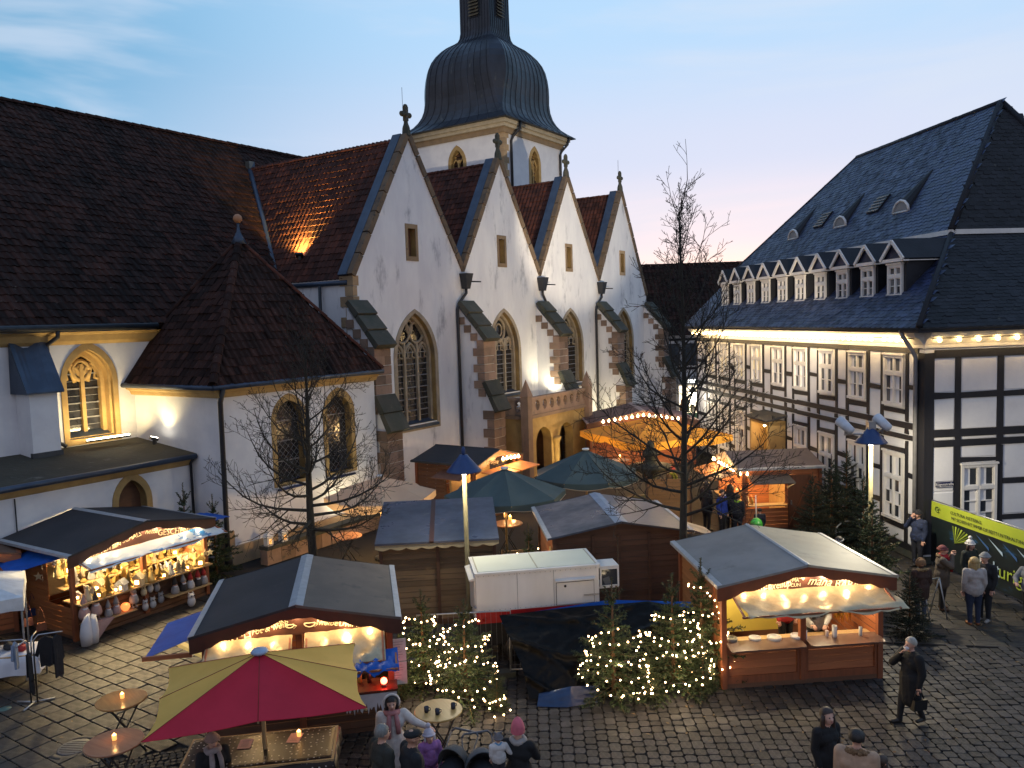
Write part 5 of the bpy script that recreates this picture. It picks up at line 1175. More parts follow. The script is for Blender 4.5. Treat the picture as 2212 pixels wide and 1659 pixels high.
awning(H5, x0 + .08, x1 - .02, .15, 2.11, .76, .24, foil, 3, .03, skew=.14)
z = 2.3; lt = M('pale lettering', (.74, .60, .38), rough=.7)
letter_board(H5, (('DÖNER', .22, cx - 1.02, .05, .95), ('exellup', .22, cx - .55, .35, .8), ('CAHO', .1, cx - .2, 0, 1), ('mana', .27, cx + .3, .4, .9), ('BABA', .24, cx + .9, .05, .9)), lt, fascia, 20)
lettering('lettering', 'MA\nCUN', .1, lt, t, (cx - .2, .162, 2.24), RX, .004)
for x, zz in ((cx - .36, 2.24), (cx - .04, 2.3)):
    mb = MB(); mb.prism([(x, .155, zz - .04), (x + .04, .155, zz + .01), (x + .02, .155, zz + .035), (x, .155, zz + .02), (x - .02, .155, zz + .035), (x - .04, .155, zz + .01)], (0, .006, 0)); mb.build('heart_mark', lt, t)
for x in (cx - .9, cx + .9): lamp('POINT', (x, y0 + .7, 2.1), 120, WARMW, t, .12, name='hut_light')
# --- front hut: punch and mulled wine
loc, ang, w = hut_from((406, 1378), (866, 1333), 2.3)
H2 = hut_shell('punch_hut', 'dark roofed drinks hut behind the red and yellow parasol, silver awnings over its counter', loc, ang, w, 3.3, 2.3, 2.72, (felt, feltbrown), capmetal, stallwood, stallwoodv, cap_w=.26)
t = H2['t']; x0, x1, y0, y1, cx = (H2[k] for k in ('x0', 'x1', 'y0', 'y1', 'cx'))
boards(t, (x0, y1), (x0, y0), .1, 2.33, (-1, 0), stallwood, gaps=[(1.0, 2.4, 1.0, 2.0)]); boards(t, (x1, y0), (x1, y1), .1, 2.33, (1, 0), stallwood); boards(t, (x1, y1), (x0, y1), .1, 2.33, (0, 1), stallwood)
boards(t, (x0 + .06, y0), (cx - .06, y0), .1, .95, (0, -1), darkboard); boards(t, (cx + .06, y0), (x1 - .06, y0), .1, .95, (0, -1), darkboard)
mb = MB(); mb.box(cx - .06, cx + .06, y0 - .06, y0 + .06, .1, 2.5); mb.build('centre_post', stallwoodv, t)
mb = MB(); mb.box(x0, x1 + .1, y0 - .45, y0 + .12, .95, .99); mb.build('counter_top', M('dark red counter', (.14, .045, .03), (.10, .03, .02), sc=4, rough=.25), t)
mb = MB(); n = 34; up = []; lo = []
for i in range(n + 1): x = cx + .8 + (x1 - cx - .72) * i / n; up.append((x, .93)); lo.append((x, .93 - (.16 + .26 * abs(math.sin(i * 1.35)) * (.5 + .5 * math.sin(i * .7) ** 2)))); 
V = [(x, y0 - .43, z) for x, z in up] + [(x, y0 - .43, z) for x, z in lo]; mb.add(V, [(n + 1 + i, n + 2 + i, i + 1, i) for i in range(n)]); mb.add([(a, b + .006, c) for a, b, c in V], [(i, i + 1, n + 2 + i, n + 1 + i) for i in range(n)]); mb.build('icicle_trim', whitesheet, t)
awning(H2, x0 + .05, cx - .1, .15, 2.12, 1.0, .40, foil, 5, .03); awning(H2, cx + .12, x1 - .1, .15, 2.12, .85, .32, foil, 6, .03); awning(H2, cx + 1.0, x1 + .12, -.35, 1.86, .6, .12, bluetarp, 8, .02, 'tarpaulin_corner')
letter_board(H2, (('PUNSCH', .21, cx - 1.2, 0, .95), ('GLÜHWEIN', .13, cx - .5, 0, .9), ('KALTE TAG', .14, cx + .66, 0, .9), ('KARNEVALS', .13, cx + 1.5, 0, .9)), cream_letter, fascia, 11, 7, (1, .74, .4))
for s_, sz_, x_, z_, sh_ in (('rot & weiß', .16, cx - .5, 2.22, .3), ('heiße', .17, cx + .55, 2.22, .35), ('DRINKS', .16, cx + 1.0, 2.15, 0)): lettering('lettering', s_, sz_, cream_letter, t, (x_, .162, z_), (math.pi / 2, -.15 if x_ < cx else .15, 0), .004, sh_, .95)
for (x, zz, r_) in ((cx - .14, 2.3, .08), (cx + .22, 2.3, .1)):
    mb = MB(); q = [(x + r_ * math.cos(a), .16, zz + r_ * .75 * math.sin(a)) for a in np.linspace(math.pi, 2 * math.pi, 9)]; mb.tube(q + [q[0]], .012, 4); mb.tube([(x + r_, .16, zz - .01), (x + r_ * 1.5, .16, zz - .03), (x + r_ * .8, .16, zz - .08)], .01, 4); mb.build('cup_drawing', cream_letter, t)
for x in (cx - .9, cx + .9): lamp('POINT', (x, y0 + .6, 2.05), 40, WARM, t, .12, name='hut_light')
mb = MB(); mb.quad((-.06, 1.0, 1.95), (-.95, .7, 1.72), (-.95, 2.55, 1.72), (-.06, 2.6, 1.95)); mb.quad((-.06, 1.0, 1.94), (-.06, 2.6, 1.94), (-.95, 2.55, 1.71), (-.95, .7, 1.71)); fl_ = mb.build('side_flap', bluetarp, t); mb = MB(); mb.box(-.98, -.1, .66, .71, 1.68, 1.76); mb.build('flap_edge', stallwood, fl_)
for zz, yy in ((1.55, -.0), (1.1, -.02)):
    mb = MB(); mb.box(x1 + .02, x1 + .3, y0 - .02 + yy, y0 + yy, zz - .22, zz + .22); n_ = mb.build('price_list', M('white paper', (.66, .64, .60), rough=.8), t)
    for k in range(7): m2 = MB(); m2.box(x1 + .05, x1 + .05 + random.uniform(.1, .2), y0 - .024 + yy, y0 - .021 + yy, zz + .16 - k * .05, zz + .165 - k * .05); m2.build('printed_line', plain('ink', (.1, .1, .1), .8), n_)
# --- left hut: gifts
loc, ang, w = hut_from((146, 1203), (466, 1118), 2.3)
H1 = hut_shell('gift_hut', 'gift hut with dark roof and brightly lit shelves crowded with ornaments', loc, ang, w, 3.5, 2.3, 2.72, (felt, felt), capmetal, stallwood, stallwoodv, cap_w=.2)
t = H1['t']; x0, x1, y0, y1, cx = (H1[k] for k in ('x0', 'x1', 'y0', 'y1', 'cx'))
boards(t, (x0, y1), (x0, y0), .1, 2.33, (-1, 0), M('orange pine boards', (.34, .13, .045), (.27, .10, .035), sc=1.8, rough=.55, bump=.2, bsc=20, stretch=(.35, .35, 5), tint=.12), gaps=[(1.9, 2.95, .95, 2.05)])
boards(t, (x1, y0), (x1, y1), .1, 2.33, (1, 0), stallwood); boards(t, (x1, y1), (x0, y1), .1, 2.33, (0, 1), stallwood)
boards(t, (x0 + .06, y0 + .02), (x1 - .06, y0 + .02), .1, .95, (0, -1), darkboard)
mb = MB(); mb.box(cx - .06, cx + .06, y0 - .06, y0 + .06, .1, 2.4); mb.build('centre_post', stallwoodv, t)
mb = MB(); mb.box(x0, x1, y0 - .32, y0 + .5, .95, .985); mb.build('counter_top', woodlight, t)
for k, (zz, yy) in enumerate(((1.22, .95), (1.5, 1.15), (1.78, 1.35))):
    mb = MB(); mb.box(x0 + .1, x1 - .1, y0 + yy - .35, y0 + yy, zz - .025, zz); mb.build('shelf', woodlight, t)
mb = MB(); mb.box(x0 + .05, x1 - .05, y0 + 1.5, y0 + 1.54, .9, 2.3); mb.build('back_cloth', M('pale yellow cloth', (.55, .47, .26), rough=.8), t)
for (a, b) in ((x0 + .1, cx - .5), (cx + .5, x1 - .1)):
    mb = MB(); mb.box(a, b, y0 - .38, y0 - .02, .40, .43); mb.build('low_shelf', woodlight, t)
awning(H1, x0 + .05, x1 + .25, .15, 2.1, .62, .14, M('white and blue tarpaulin', (.66, .72, .74), (.55, .64, .70), sc=3, rough=.3, bump=.8, bsc=3.5, metal=.1, c3=(.05, .22, .5), c3sc=.9, c3lo=.58, c3hi=.6), 4, .04)
letter_board(H1, (('Warme MÜTZEN', .15, cx - 1.2, .12, .95), ('und SCHALS', .18, cx - .5, .05, .9), ('nette', .2, cx + .2, .35, .9), ('GESCHENKE', .24, cx + 1.0, 0, .92)), cream_letter, fascia, 10, 9)
for x, y, e in ((cx - 1.2, y0 + .2, 360), (cx, y0 + .2, 360), (cx + 1.2, y0 + .2, 360)): lamp('POINT', (x, y, 2.15), e, (1, .74, .36), t, .12, name='hut_light')
lamp('POINT', (x0 + .35, y0 + .7, 2.0), 24, WARM, t, .1, name='hut_light')
# blue tarpaulins beside the gift hut
def sheet(name, label, P, mat, seed=0, sag=.06, n=10, cat='tarpaulin', kind=None):
    a, b, c, d = [Vector(p) for p in P]; mb = MB(); V = []
    for j in range(n + 1):
        for i in range(n + 1):
            u_, v_ = i / n, j / n; p = a.lerp(b, u_).lerp(d.lerp(c, u_), v_); p = p + Vector((0, 0, -sag * math.sin(math.pi * u_) * math.sin(math.pi * v_) + .015 * math.sin(u_ * 17 + seed) * math.sin(v_ * 13 + seed))); V.append(p)
    F_ = [(j * (n + 1) + i, j * (n + 1) + i + 1, (j + 1) * (n + 1) + i + 1, (j + 1) * (n + 1) + i) for j in range(n) for i in range(n)]
    mb.add(V, F_, 0, True); mb.add([p - Vector((0, 0, .006)) for p in V], [f[::-1] for f in F_], 0, True)
    return tag(mb.build(name, mat), label, cat)
sheet('tarpaulin', 'flat bright blue tarpaulin stretched from the left eave of the gift hut', [(-13.58, 20.5, 1.93), (-12.62, 19.45, 1.93), (-11.55, 20.05, 2.16), (-12.9, 21.2, 2.16)], bluetarp, 2)
a = loc + Vector((math.cos(ang), math.sin(ang), 0)) * w
u_ = Vector((math.cos(ang), math.sin(ang), 0)); v_ = Vector((-u_.y, u_.x, 0))
sheet('tarpaulin', 'crumpled blue tarpaulin sticking out from the right end of the gift hut roof', [a + v_ * .1 + Vector((0, 0, 2.2)), a + u_ * .9 + v_ * .5 + Vector((0, 0, 2.08)), a + u_ * .8 + v_ * 1.5 + Vector((0, 0, 2.12)), a + v_ * 1.5 + Vector((0, 0, 2.24))], bluetarp, 5)
# --- hut at the far left edge
l9 = G(95, 1195, 2.2)
H9 = hut_shell('wooden_hut', 'plain brown plank hut half hidden behind the blue tarpaulin at the left edge', (-15.7, 18.9, 0), R(33), 3.2, 3.0, 2.15, 2.5, (darkboard, darkboard), stallwoodv, stallwood, stallwoodv, cap_w=0, wavy=stallwood, edge=stallwoodv)
t = H9['t']; x0, x1, y0, y1, cx = (H9[k] for k in ('x0', 'x1', 'y0', 'y1', 'cx'))
boards(t, (x1, y0), (x1, y1), .1, 2.15, (1, 0), stallwood); boards(t, (x0, y0), (x1, y0), .1, 2.15, (0, -1), stallwood)
mb = MB(); mb.box(x1 + .005, x1 + .04, y0 + 1.2, y0 + 1.3, .1, 2.1); mb.build('side_batten', stallwoodv, t)
# --- hut with wet blue roof seen from behind, left of the lamp
loc, ang, w = hut_from((809, 1176), (1078, 1163), 2.26)
t = thing('plank_hut', 'hut seen from behind with wet blue lean-to roof and brown strip', 'market hut', loc, ang + R(.6), 'wooden market huts')
d = 3.0; zb, zf = 2.26, 2.68
for k, (a, b) in enumerate(((0, w * .455 - .05), (w * .455 + .05, w))):
    mb = MB(); mb.prism([(a, 0, zb), (b, 0, zb), (b, d, zf), (a, d, zf)][::-1], (0, 0, -.05)); mb.build('roof_panel', feltblue, t)
mb = MB(); mb.prism([(w * .455 - .06, -.02, zb + .015), (w * .455 + .06, -.02, zb + .015), (w * .455 + .06, d, zf + .015), (w * .455 - .06, d, zf + .015)][::-1], (0, 0, -.03)); mb.build('roof_strip', brownstrip, t)
mb = MB(); n = 60; V = []; 
for i in range(n + 1): x = w * i / n; V += [(x, .03, zb - .055), (x, .03, zb - .14 - .06 * abs(math.sin(i * .42)))]
mb.add(V, [(2 * i + 1, 2 * i + 3, 2 * i + 2, 2 * i) for i in range(n)]); mb.build('scalloped_board', M('pale scalloped board', (.40, .33, .2), (.32, .26, .16), sc=3, rough=.7), t)
boards(t, (.12, .28), (w * .5 - .04, .28), .15, 2.2, (0, -1), greyboard, .15); boards(t, (w * .5 + .04, .28), (w - .12, .28), .15, 2.2, (0, -1), greyboard, .15)
boards(t, (.12, d - .2), (.12, .28), .15, 2.3, (-1, 0), greyboard, .15); boards(t, (w - .12, .28), (w - .12, d - .2), .15, 2.3, (1, 0), greyboard, .15)
for x in (.12, w * .5, w - .12): mb = MB(); mb.box(x - .04, x + .04, .2, .27, .05, 2.25); mb.build('post', darkboard, t)
mb = MB(); mb.box(.1, w - .1, .2, d - .2, 0, .15); mb.build('floor_skid', darkboard, t)
lamp('POINT', (w * .5, d - .2, 1.7), 10, WARM, t, .1, name='hut_light')
# --- hut behind the trailer
loc, ang, w = hut_from((1183, 1164), (1500, 1146), 2.26)
H4 = hut_shell('plank_hut', 'hut with wet grey gable roof and pale ridge strip behind the white trailer', loc, ang, w, 3.5, 2.26, 2.6, (feltblue, M('wet mauve roof sheet', (.085, .078, .09), (.055, .052, .062), sc=1.0, rough=.33, bump=.25, bsc=6, c3=(.14, .12, .115), c3sc=2.0, c3lo=.58, c3hi=.72, stretch=(.4, 2, 1))), M('pale blue ridge strip', (.22, .29, .40), (.17, .23, .32), sc=3, rough=.4), darkboard, darkboard, cap_w=.34, wavy=False, edge=capmetal)
t = H4['t']; x0, x1, y0, y1, cx = (H4[k] for k in ('x0', 'x1', 'y0', 'y1', 'cx'))
gable_fill(H4, y0 + .005, darkboard)
boards(t, (x0 + .05, y0), (cx - .05, y0), .1, 2.18, (0, -1), darkboard, .15); boards(t, (cx + .05, y0), (x1 - .05, y0), .1, 2.18, (0, -1), darkboard, .15)
boards(t, (x0, y1), (x0, y0), .1, 2.25, (-1, 0), stallwood, .15); boards(t, (x1, y0), (x1, y1), .1, 2.25, (1, 0), darkboard, .15)
for x in (cx, x0 + 1.0, x1 - .9): mb = MB(); mb.box(x - .035, x + .035, y0 - .05, y0 - .005, .1, 2.2); mb.build('batten', darkboard, t)
mb = MB(); mb.box(x0 - .04, x0 - .005, y0 + .5, y0 + .8, 1.35, 1.75); pn = mb.build('poster', M('lit poster', (.7, .5, .2), (.3, .15, .05), sc=9, rough=.6), t)
mb = MB(); mb.prism([(w + .02, .3, 2.2), (w + .75, .3, 1.95), (w + .75, 1.4, 1.95), (w + .02, 1.4, 2.2)], (0, 0, -.03)); mb.build('side_flap', feltblue, t); mb = MB(); mb.box(w + .02, w + .77, .24, .3, 1.9, 1.96); mb.build('flap_edge', M('lit wood edge', (.4, .18, .06), rough=.6), t)
# --- hut by the half-timbered house
zr6 = 2.72; p = G(1597, 1016, 2.3)
H6 = hut_shell('sweets_hut', 'brightly lit hut with grey brown roof, its window open toward the square', (7.75, 31.1, 0), R(-90 + 3), 3.1, 3.15, 2.3, 2.72, (feltbrown, M('mauve roofing felt', (.12, .088, .085), (.095, .07, .07), sc=1.5, rough=.7, bump=.2, bsc=60)), capmetal, stallwood, stallwoodv, cap_w=0, ov=.2, fo=.25)
t = H6['t']; x0, x1, y0, y1, cx = (H6[k] for k in ('x0', 'x1', 'y0', 'y1', 'cx'))
boards(t, (x1, y0), (x1, y1), .1, 2.33, (1, 0), stallwood, gaps=[(.15, 1.5, .95, 1.9)]); boards(t, (x0, y0), (x1, y0), .1, .95, (0, -1), stallwood); boards(t, (x1, y1), (x0, y1), .1, 2.33, (0, 1), stallwood); boards(t, (x0, y1), (x0, y0), .1, 2.33, (-1, 0), stallwood)
mb = MB(); mb.box(x1 + .01, x1 + .05, y0 + 1.6, y0 + 2.45, .1, 2.0); mb.build('door', M('brown door', (.14, .05, .024), (.10, .038, .018), sc=2, rough=.55, stretch=(6, 6, .6)), t)
mb = MB(); mb.bar((x1 + .07, y0 + 1.62, .2), (x1 + .07, y0 + 2.4, 1.9), .05, .03); mb.build('door_brace', stallwoodv, t); mb = MB(); mb.box(x1 + .05, x1 + .09, y0 + 1.68, y0 + 1.72, .95, 1.1); mb.build('door_handle', metalgrey, t)
mb = MB(); mb.prism([(x1 + .03, y0 + .1, 2.02), (x1 + .75, y0 + .1, 1.85), (x1 + .75, y0 + 1.6, 1.85), (x1 + .03, y0 + 1.6, 2.02)], (0, 0, .03)); mb.bar((x1 + .73, y0 + .12, 1.85), (x1 + .03, y0 + .12, 1.55), .03, .03); mb.bar((x1 + .73, y0 + 1.58, 1.85), (x1 + .03, y0 + 1.58, 1.55), .03, .03); mb.build('window_flap', feltbrown, t)
mb = MB(); mb.box(x1 - .3, x1 + .12, y0 + .12, y0 + 1.55, .92, .96); mb.build('window_shelf', woodlight, t)
mb = MB(); mb.box(x0 + .1, x1 - .1, y0 - .3, y0 + .4, .95, .98); mb.build('counter_top', woodlight, t); mb = MB(); mb.box(x0 + .1, x1 - .1, y0 + 1.9, y0 + 1.95, .2, 2.25); mb.build('back_wall', M('honey interior', (.5, .3, .12), rough=.7), t)
for (a, b) in ((x0 + .1, cx - .1), (cx + .1, x1 - .1)):
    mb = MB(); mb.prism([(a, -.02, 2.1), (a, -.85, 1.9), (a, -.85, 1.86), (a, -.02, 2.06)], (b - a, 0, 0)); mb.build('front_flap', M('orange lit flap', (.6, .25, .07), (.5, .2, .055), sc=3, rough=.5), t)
bulbs(H6, [(x0 + .3, -.1, 2.25), (x0 + .45, -.1, 2.27)] + [(x0 + .3 + k * .35, .1, 2.12) for k in range(8)] + [(x1 + .1, y0 + .1, 2.12)], r=.05)
for x, y, e in ((cx, y0 + .5, 260), (x1 - .45, y0 + .8, 170), (cx, -.35, 190)): lamp('POINT', (x, y, 1.95 if y > 0 else 2.22), e, (1, .66, .28), t, .12, name='hut_light')
for k in range(14):
    mb = MB(); x = x0 + .2 + k * .18; mb.lathe([(.05, 0), (.07, .1), (.03, .22), (.001, .25)], 6, (x, y0 + .25 + .1 * (k % 3), .98)); o = mb.build('sweet_jar', plain('jar goods', random.choice([(.6, .4, .1), (.7, .6, .4), (.5, .15, .05)]), .5)); o.matrix_world = Matrix.Translation((7.75, 31.1, 0)) @ Matrix.Rotation(R(-87), 4, 'Z'); tag(o, 'small jar of sweets on the bright counter of the hut by the house', 'jar', 'jars on the sweets hut counter')
# --- hut at the church wall
H7 = hut_shell('snack_hut', 'dark roofed snack hut by the church porch with glowing orange flaps', (-1.46, 30.31, 0), CHAM, 3.3, 3.3, 2.3, 2.72, (felt, felt), gutter, stallwood, stallwoodv, cap_w=.1, wavy=M('reddish front board', (.16, .05, .025), rough=.5), edge=gutter)
t = H7['t']; x0, x1, y0, y1, cx = (H7[k] for k in ('x0', 'x1', 'y0', 'y1', 'cx'))
boards(t, (x0, y1), (x0, y0), .1, 2.3, (-1, 0), darkboard, gaps=[(1.5, 2.7, .95, 1.95)]); boards(t, (x0, y0), (x1, y0), .1, .95, (0, -1), stallwood); boards(t, (x1, y1), (x0, y1), .1, 2.3, (0, 1), stallwood)
mb = MB(); mb.prism([(x0 - .03, y0 + .1, 2.0), (x0 - .8, y0 + .1, 1.8), (x0 - .8, y0 + 1.5, 1.8), (x0 - .03, y0 + 1.5, 2.0)], (0, 0, .03)); mb.build('side_flap', M('brown flap', (.17, .075, .045), rough=.6), t)
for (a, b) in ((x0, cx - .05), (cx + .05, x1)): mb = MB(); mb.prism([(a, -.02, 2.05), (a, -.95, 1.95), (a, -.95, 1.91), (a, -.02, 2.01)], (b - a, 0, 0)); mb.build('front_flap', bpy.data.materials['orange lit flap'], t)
lettering('lettering', 'EMPEW', .24, cream_letter, t, (cx - .55, .012, 2.2), (math.pi / 2, .16, 0), .004, .15); lettering('lettering', 'BRATWURST', .14, cream_letter, t, (cx + .5, .012, 2.22), (math.pi / 2, -.12, 0), .004)
bulbs(H7, [(cx + .1 + k * .28, -.05, 2.32 - .02 * k) for k in range(5)], r=.06); lamp('POINT', (cx, -.5, 2.22), 240, (1, .5, .16), t, .1, name='hut_light'); lamp('POINT', (cx, y0 + .6, 1.8), 50, WARM, t, .1, name='hut_light')
mb = MB(); mb.box(x0 + .1, x1 - .1, y0 + 1.2, y0 + 1.3, .3, 1.9); mb.build('back_shelf', woodlight, t)
# --- hut behind the yellow parasol
loc, ang, w = hut_from((1268, 916), (1512, 908), 2.35)
H8 = hut_shell('punch_hut', 'red brown roofed hut with fairy lit front board rising above the yellow parasol', loc, ang, w, 4.2, 2.35, 2.95, (M('red brown roof sheet', (.11, .05, .045), (.085, .04, .036), sc=2, rough=.6), bpy.data.materials.get('red brown roof sheet') or feltbrown), M('pinkish ridge strip', (.35, .27, .26), rough=.5), stallwood, stallwoodv, cap_w=.3)
t = H8['t']; x0, x1, y0, y1, cx = (H8[k] for k in ('x0', 'x1', 'y0', 'y1', 'cx'))
boards(t, (x0, y0), (x1, y0), .1, 1.0, (0, -1), stallwood); boards(t, (x1, y1), (x0, y1), .1, 2.3, (0, 1), stallwood); boards(t, (x0, y1), (x0, y0), .1, 2.3, (-1, 0), stallwood); boards(t, (x1, y0), (x1, y1), .1, 2.3, (1, 0), stallwood)
bulbs(H8, [(cx - 2.1 + k * .3, -.06, 2.72 - .13 * abs(k - 7) * .3) for k in range(15)], r=.07); lamp('POINT', (cx, -.4, 2.3), 220, WARM, t, .15, name='hut_light'); lamp('POINT', (cx, y0 + .8, 2.1), 150, WARM, t, .15, name='hut_light')
# ---------------------------------------------------------------- white trailer and the black sheeted fence
a = G(1027, 1242, 2.1); ta = R(8.6)
tr = thing('sales_trailer', 'white box trailer with a red stripe and a small side hatch', 'trailer', (a.x, a.y, 0), ta); TL, TW = 2.87, 1.3
whitegel = M('white trailer paint', (.72, .71, .69), (.62, .61, .58), sc=1.2, rough=.35, bump=.03, coat=.15, stretch=(1, 1, .35), c3=(.40, .37, .31), c3sc=2.2, c3lo=.60, c3hi=.80); redp = plain('red stripe paint', (.45, .02, .02), .35)
mb = MB(); mb.box(0, TL, 0, TW, 1.22, 2.08); mb.build('body', whitegel, tr); mb = MB(); mb.box(-.004, TL + .004, -.004, TW + .004, .95, 1.216); mb.build('red_stripe', redp, tr); mb = MB(); mb.box(.02, TL - .02, .02, TW - .02, .45, .95); mb.build('lower_body', blackmetal, tr)
mb = MB(); mb.prism([(-.03, -.03, 2.08), (TL + .03, -.03, 2.08), (TL + .03, TW + .03, 2.08), (-.03, TW + .03, 2.08)][::-1], (0, 0, .05)); mb.build('roof_rim', whitegel, tr); mb = MB(); mb.box(.06, TL - .06, .06, TW - .06, 2.131, 2.138); mb.build('roof_skin', M('cream roof skin', (.64, .66, .55), (.60, .62, .51), sc=1.5, rough=.4, c3=(.48, .47, .32), c3sc=2.5, c3lo=.62, c3hi=.8), tr)
for x in (.06, TL * .5, TL - .06): mb = MB(); mb.box(x - .012, x + .012, .06, TW - .06, 2.139, 2.148); mb.build('roof_seam', plain('old sealant', (.42, .40, .30), .7), tr)
mb = MB(); mb.box(1.86, 2.74, -.018, -.002, 1.245, 1.76); h_ = mb.build('hatch_door', whitegel, tr); mb = MB(); mb.lathe([(.03, 0), (.03, .02), (.001, .021)], 8); o = mb.build('lock', blackmetal, h_, loc=(2.06, -.019, 1.68)); o.rotation_euler = (math.pi / 2, 0, 0)
mb = MB(); mb.box(1.85, 2.75, -.012, -.0025, 1.235, 1.77); mb.build('hatch_gap', blackmetal, tr)
mb = MB(); mb.prism([(1.83, -.002, 1.86), (1.83, -.08, 1.83), (1.83, -.08, 1.80), (1.83, -.002, 1.82)], (.94, 0, 0)); mb.build('rain_strip', whitegel, tr); mb = MB(); mb.box(2.5, 2.86, -.04, -.019, 1.42, 1.45); mb.build('hatch_hinge', metalgrey, tr)
mb = MB(); mb.box(-.03, -.002, .12, TW - .1, 1.0, 1.98); mb.build('end_door', whitegel, tr); mb = MB(); mb.prism([(-.002, .1, 2.0), (-.14, .1, 1.95), (-.14, .1, 1.92), (-.002, .1, 1.93)], (0, TW - .2, 0)); mb.build('door_hood', whitegel, tr)
for z in (1.15, 1.35): mb = MB(); mb.tube([(-.05, .08, z), (-.05, -.02, z), (-.01, -.03, z)], .018, 6); mb.build('door_latch', metalgrey, tr)
mb = MB(); ring(mb, [(0, 1.5), (.46, 1.5), (.46, 1.96), (0, 1.96)], [(.04, 1.54), (.42, 1.54), (.42, 1.92), (.04, 1.92)], lambda p, q, y: (TL + .08 + p, y, q), .2, .24); mb.box(TL + .0, TL + .54, .2, .75, 1.962, 2.0); mb.box(TL + .5, TL + .54, .24, .75, 1.5, 1.96); mb.box(TL, TL + .54, .24, .75, 1.46, 1.498); wb = mb.build('window_box', whitegel, tr); mb = MB(); mb.box(TL + .12, TL + .5, .225, .23, 1.54, 1.92); mb.build('window_pane', glasshouse, wb)
mb = MB(); mb.quad((TL + .2, .218, 1.56), (TL + .36, .218, 1.56), (TL + .3, .218, 1.75), (TL + .14, .218, 1.7)); mb.build('torn_notice', M_blind, wb)
rivet = MB(); rivet.ball((0, 0, 0), .011, 6, 4); rme = rivet.mesh('rivet', metalgrey)
for k in range(24): link('rivet', rme, tr, (.06 + k * .119, -.003, 2.05)); link('rivet', rme, tr, (.06 + k * .119, -.003, 1.25))
for x, lab in ((.95, 'panel_joint'), (1.8, 'panel_joint')): mb = MB(); mb.box(x - .006, x + .006, -.006, -.001, 1.22, 2.08); mb.build(lab, plain('grey joint', (.35, .35, .35), .6), tr)
mb = MB(); mb.box(.12, .2, -.03, -.001, 1.0, 1.08); mb.box(2.66, 2.74, -.03, -.001, 1.0, 1.08); mb.build('tail_light', plain('red lens', (.3, .01, .01), .2), tr)
for x in (.9, 2.0):
    for y in (.06, TW - .06):
        w_ = MB(); w_.T = Matrix.Translation((x, y, .3)) @ Matrix.Rotation(math.pi / 2, 4, 'X'); w_.lathe([(.3, -.08), (.3, .08)], 18, m=0); o = w_.build('wheel', [blackmetal], tr)
mb = MB(); mb.bar((TL, TW / 2, .45), (TL + .9, TW / 2, .45), .08, .08); mb.build('drawbar', blackmetal, tr)
# construction fence carrying the black plastic sheet
FA, FB = Vector((-.25, 17.12, 0)), Vector((4.2, 17.62, 0)); fd = (FB - FA).normalized(); fn = Vector((fd.y, -fd.x, 0)); FL = (FB - FA).length
fc = thing('construction_fence', 'galvanised mesh fence panels behind the fir trees carrying the black sheet', 'fence', FA, math.atan2(fd.y, fd.x))
for k in range(2):
    x0, x1 = k * FL / 2 + .02, (k + 1) * FL / 2 - .02; mb = MB(); mb.tube([(x0, 0, .05), (x0, 0, 1.02), (x1, 0, 1.02), (x1, 0, .05), (x0, 0, .15)], .02, 6); p_ = mb.build('fence_panel', metalgrey, fc)
    mb = MB()
    for q in np.arange(x0 + .1, x1, .12): mb.bar((q, 0, .15), (q, 0, 1.01), .004, .004)
    for q in np.arange(.25, 1.0, .22): mb.bar((x0, 0, q), (x1, 0, q), .004, .004)
    mb.build('fence_mesh', metalgrey, p_); mb = MB(); mb.box(x0 - .25, x0 + .1, -.12, .12, 0, .13); mb.build('fence_foot', capstone, fc)
f2 = thing('construction_fence', 'shorter galvanised fence panel in front of the plank hut, behind the lit firs', 'fence', (-2.3, 17.5, 0), R(3)); mb = MB(); mb.tube([(0, 0, .05), (0, 0, 1.3), (2.1, 0, 1.3), (2.1, 0, .05)], .02, 6); p_ = mb.build('fence_panel', metalgrey, f2); mb = MB()
for q in np.arange(.1, 2.1, .12): mb.bar((q, 0, .15), (q, 0, 1.29), .004, .004)
mb.build('fence_mesh', metalgrey, p_)
def plastic(name, label, rows, mat, seed, nx=70, ny=44, amp=.085):
    """draped sheet through rows of 3D points (top to bottom), with folds"""
    rd = np.random.default_rng(seed); ph = rd.uniform(0, 6, 12); mb = MB(); V = []; rows = [[Vector(p) for p in r] for r in rows]
    for j in range(ny + 1):
        v_ = j / ny * (len(rows) - 1); i0 = min(len(rows) - 2, int(v_)); fv = v_ - i0
        for i in range(nx + 1):
            u_ = i / nx
            def along(r): q = u_ * (len(r) - 1); k = min(len(r) - 2, int(q)); return r[k].lerp(r[k + 1], q - k)
            p = along(rows[i0]).lerp(along(rows[i0 + 1]), fv); w = j / ny
            f_ = math.sin(u_ * 5 + w * 4 + ph[0]) * .5 + (1 - abs(math.sin(w * 8 + math.sin(u_ * 5 + ph[2]) * 1.4))) ** 4 * 1.7 + (1 - abs(math.sin(u_ * 7 - w * 5 + ph[1]))) ** 5 * 1.1 + (1 - abs(math.sin(u_ * 17 + w * 13 + ph[3]))) ** 3 * .45 + rd.normal() * .12
            e = min(1, min(w, 1 - w) * 10 + .2); V.append(p + Vector((0, -.75, .6)) * amp * f_ * e)
    mb.add(V, [(j * (nx + 1) + i, (j + 1) * (nx + 1) + i, (j + 1) * (nx + 1) + i + 1, j * (nx + 1) + i + 1) for j in range(ny) for i in range(nx)], 0, True)
    return tag(mb.build(name, mat), label, 'plastic sheet')
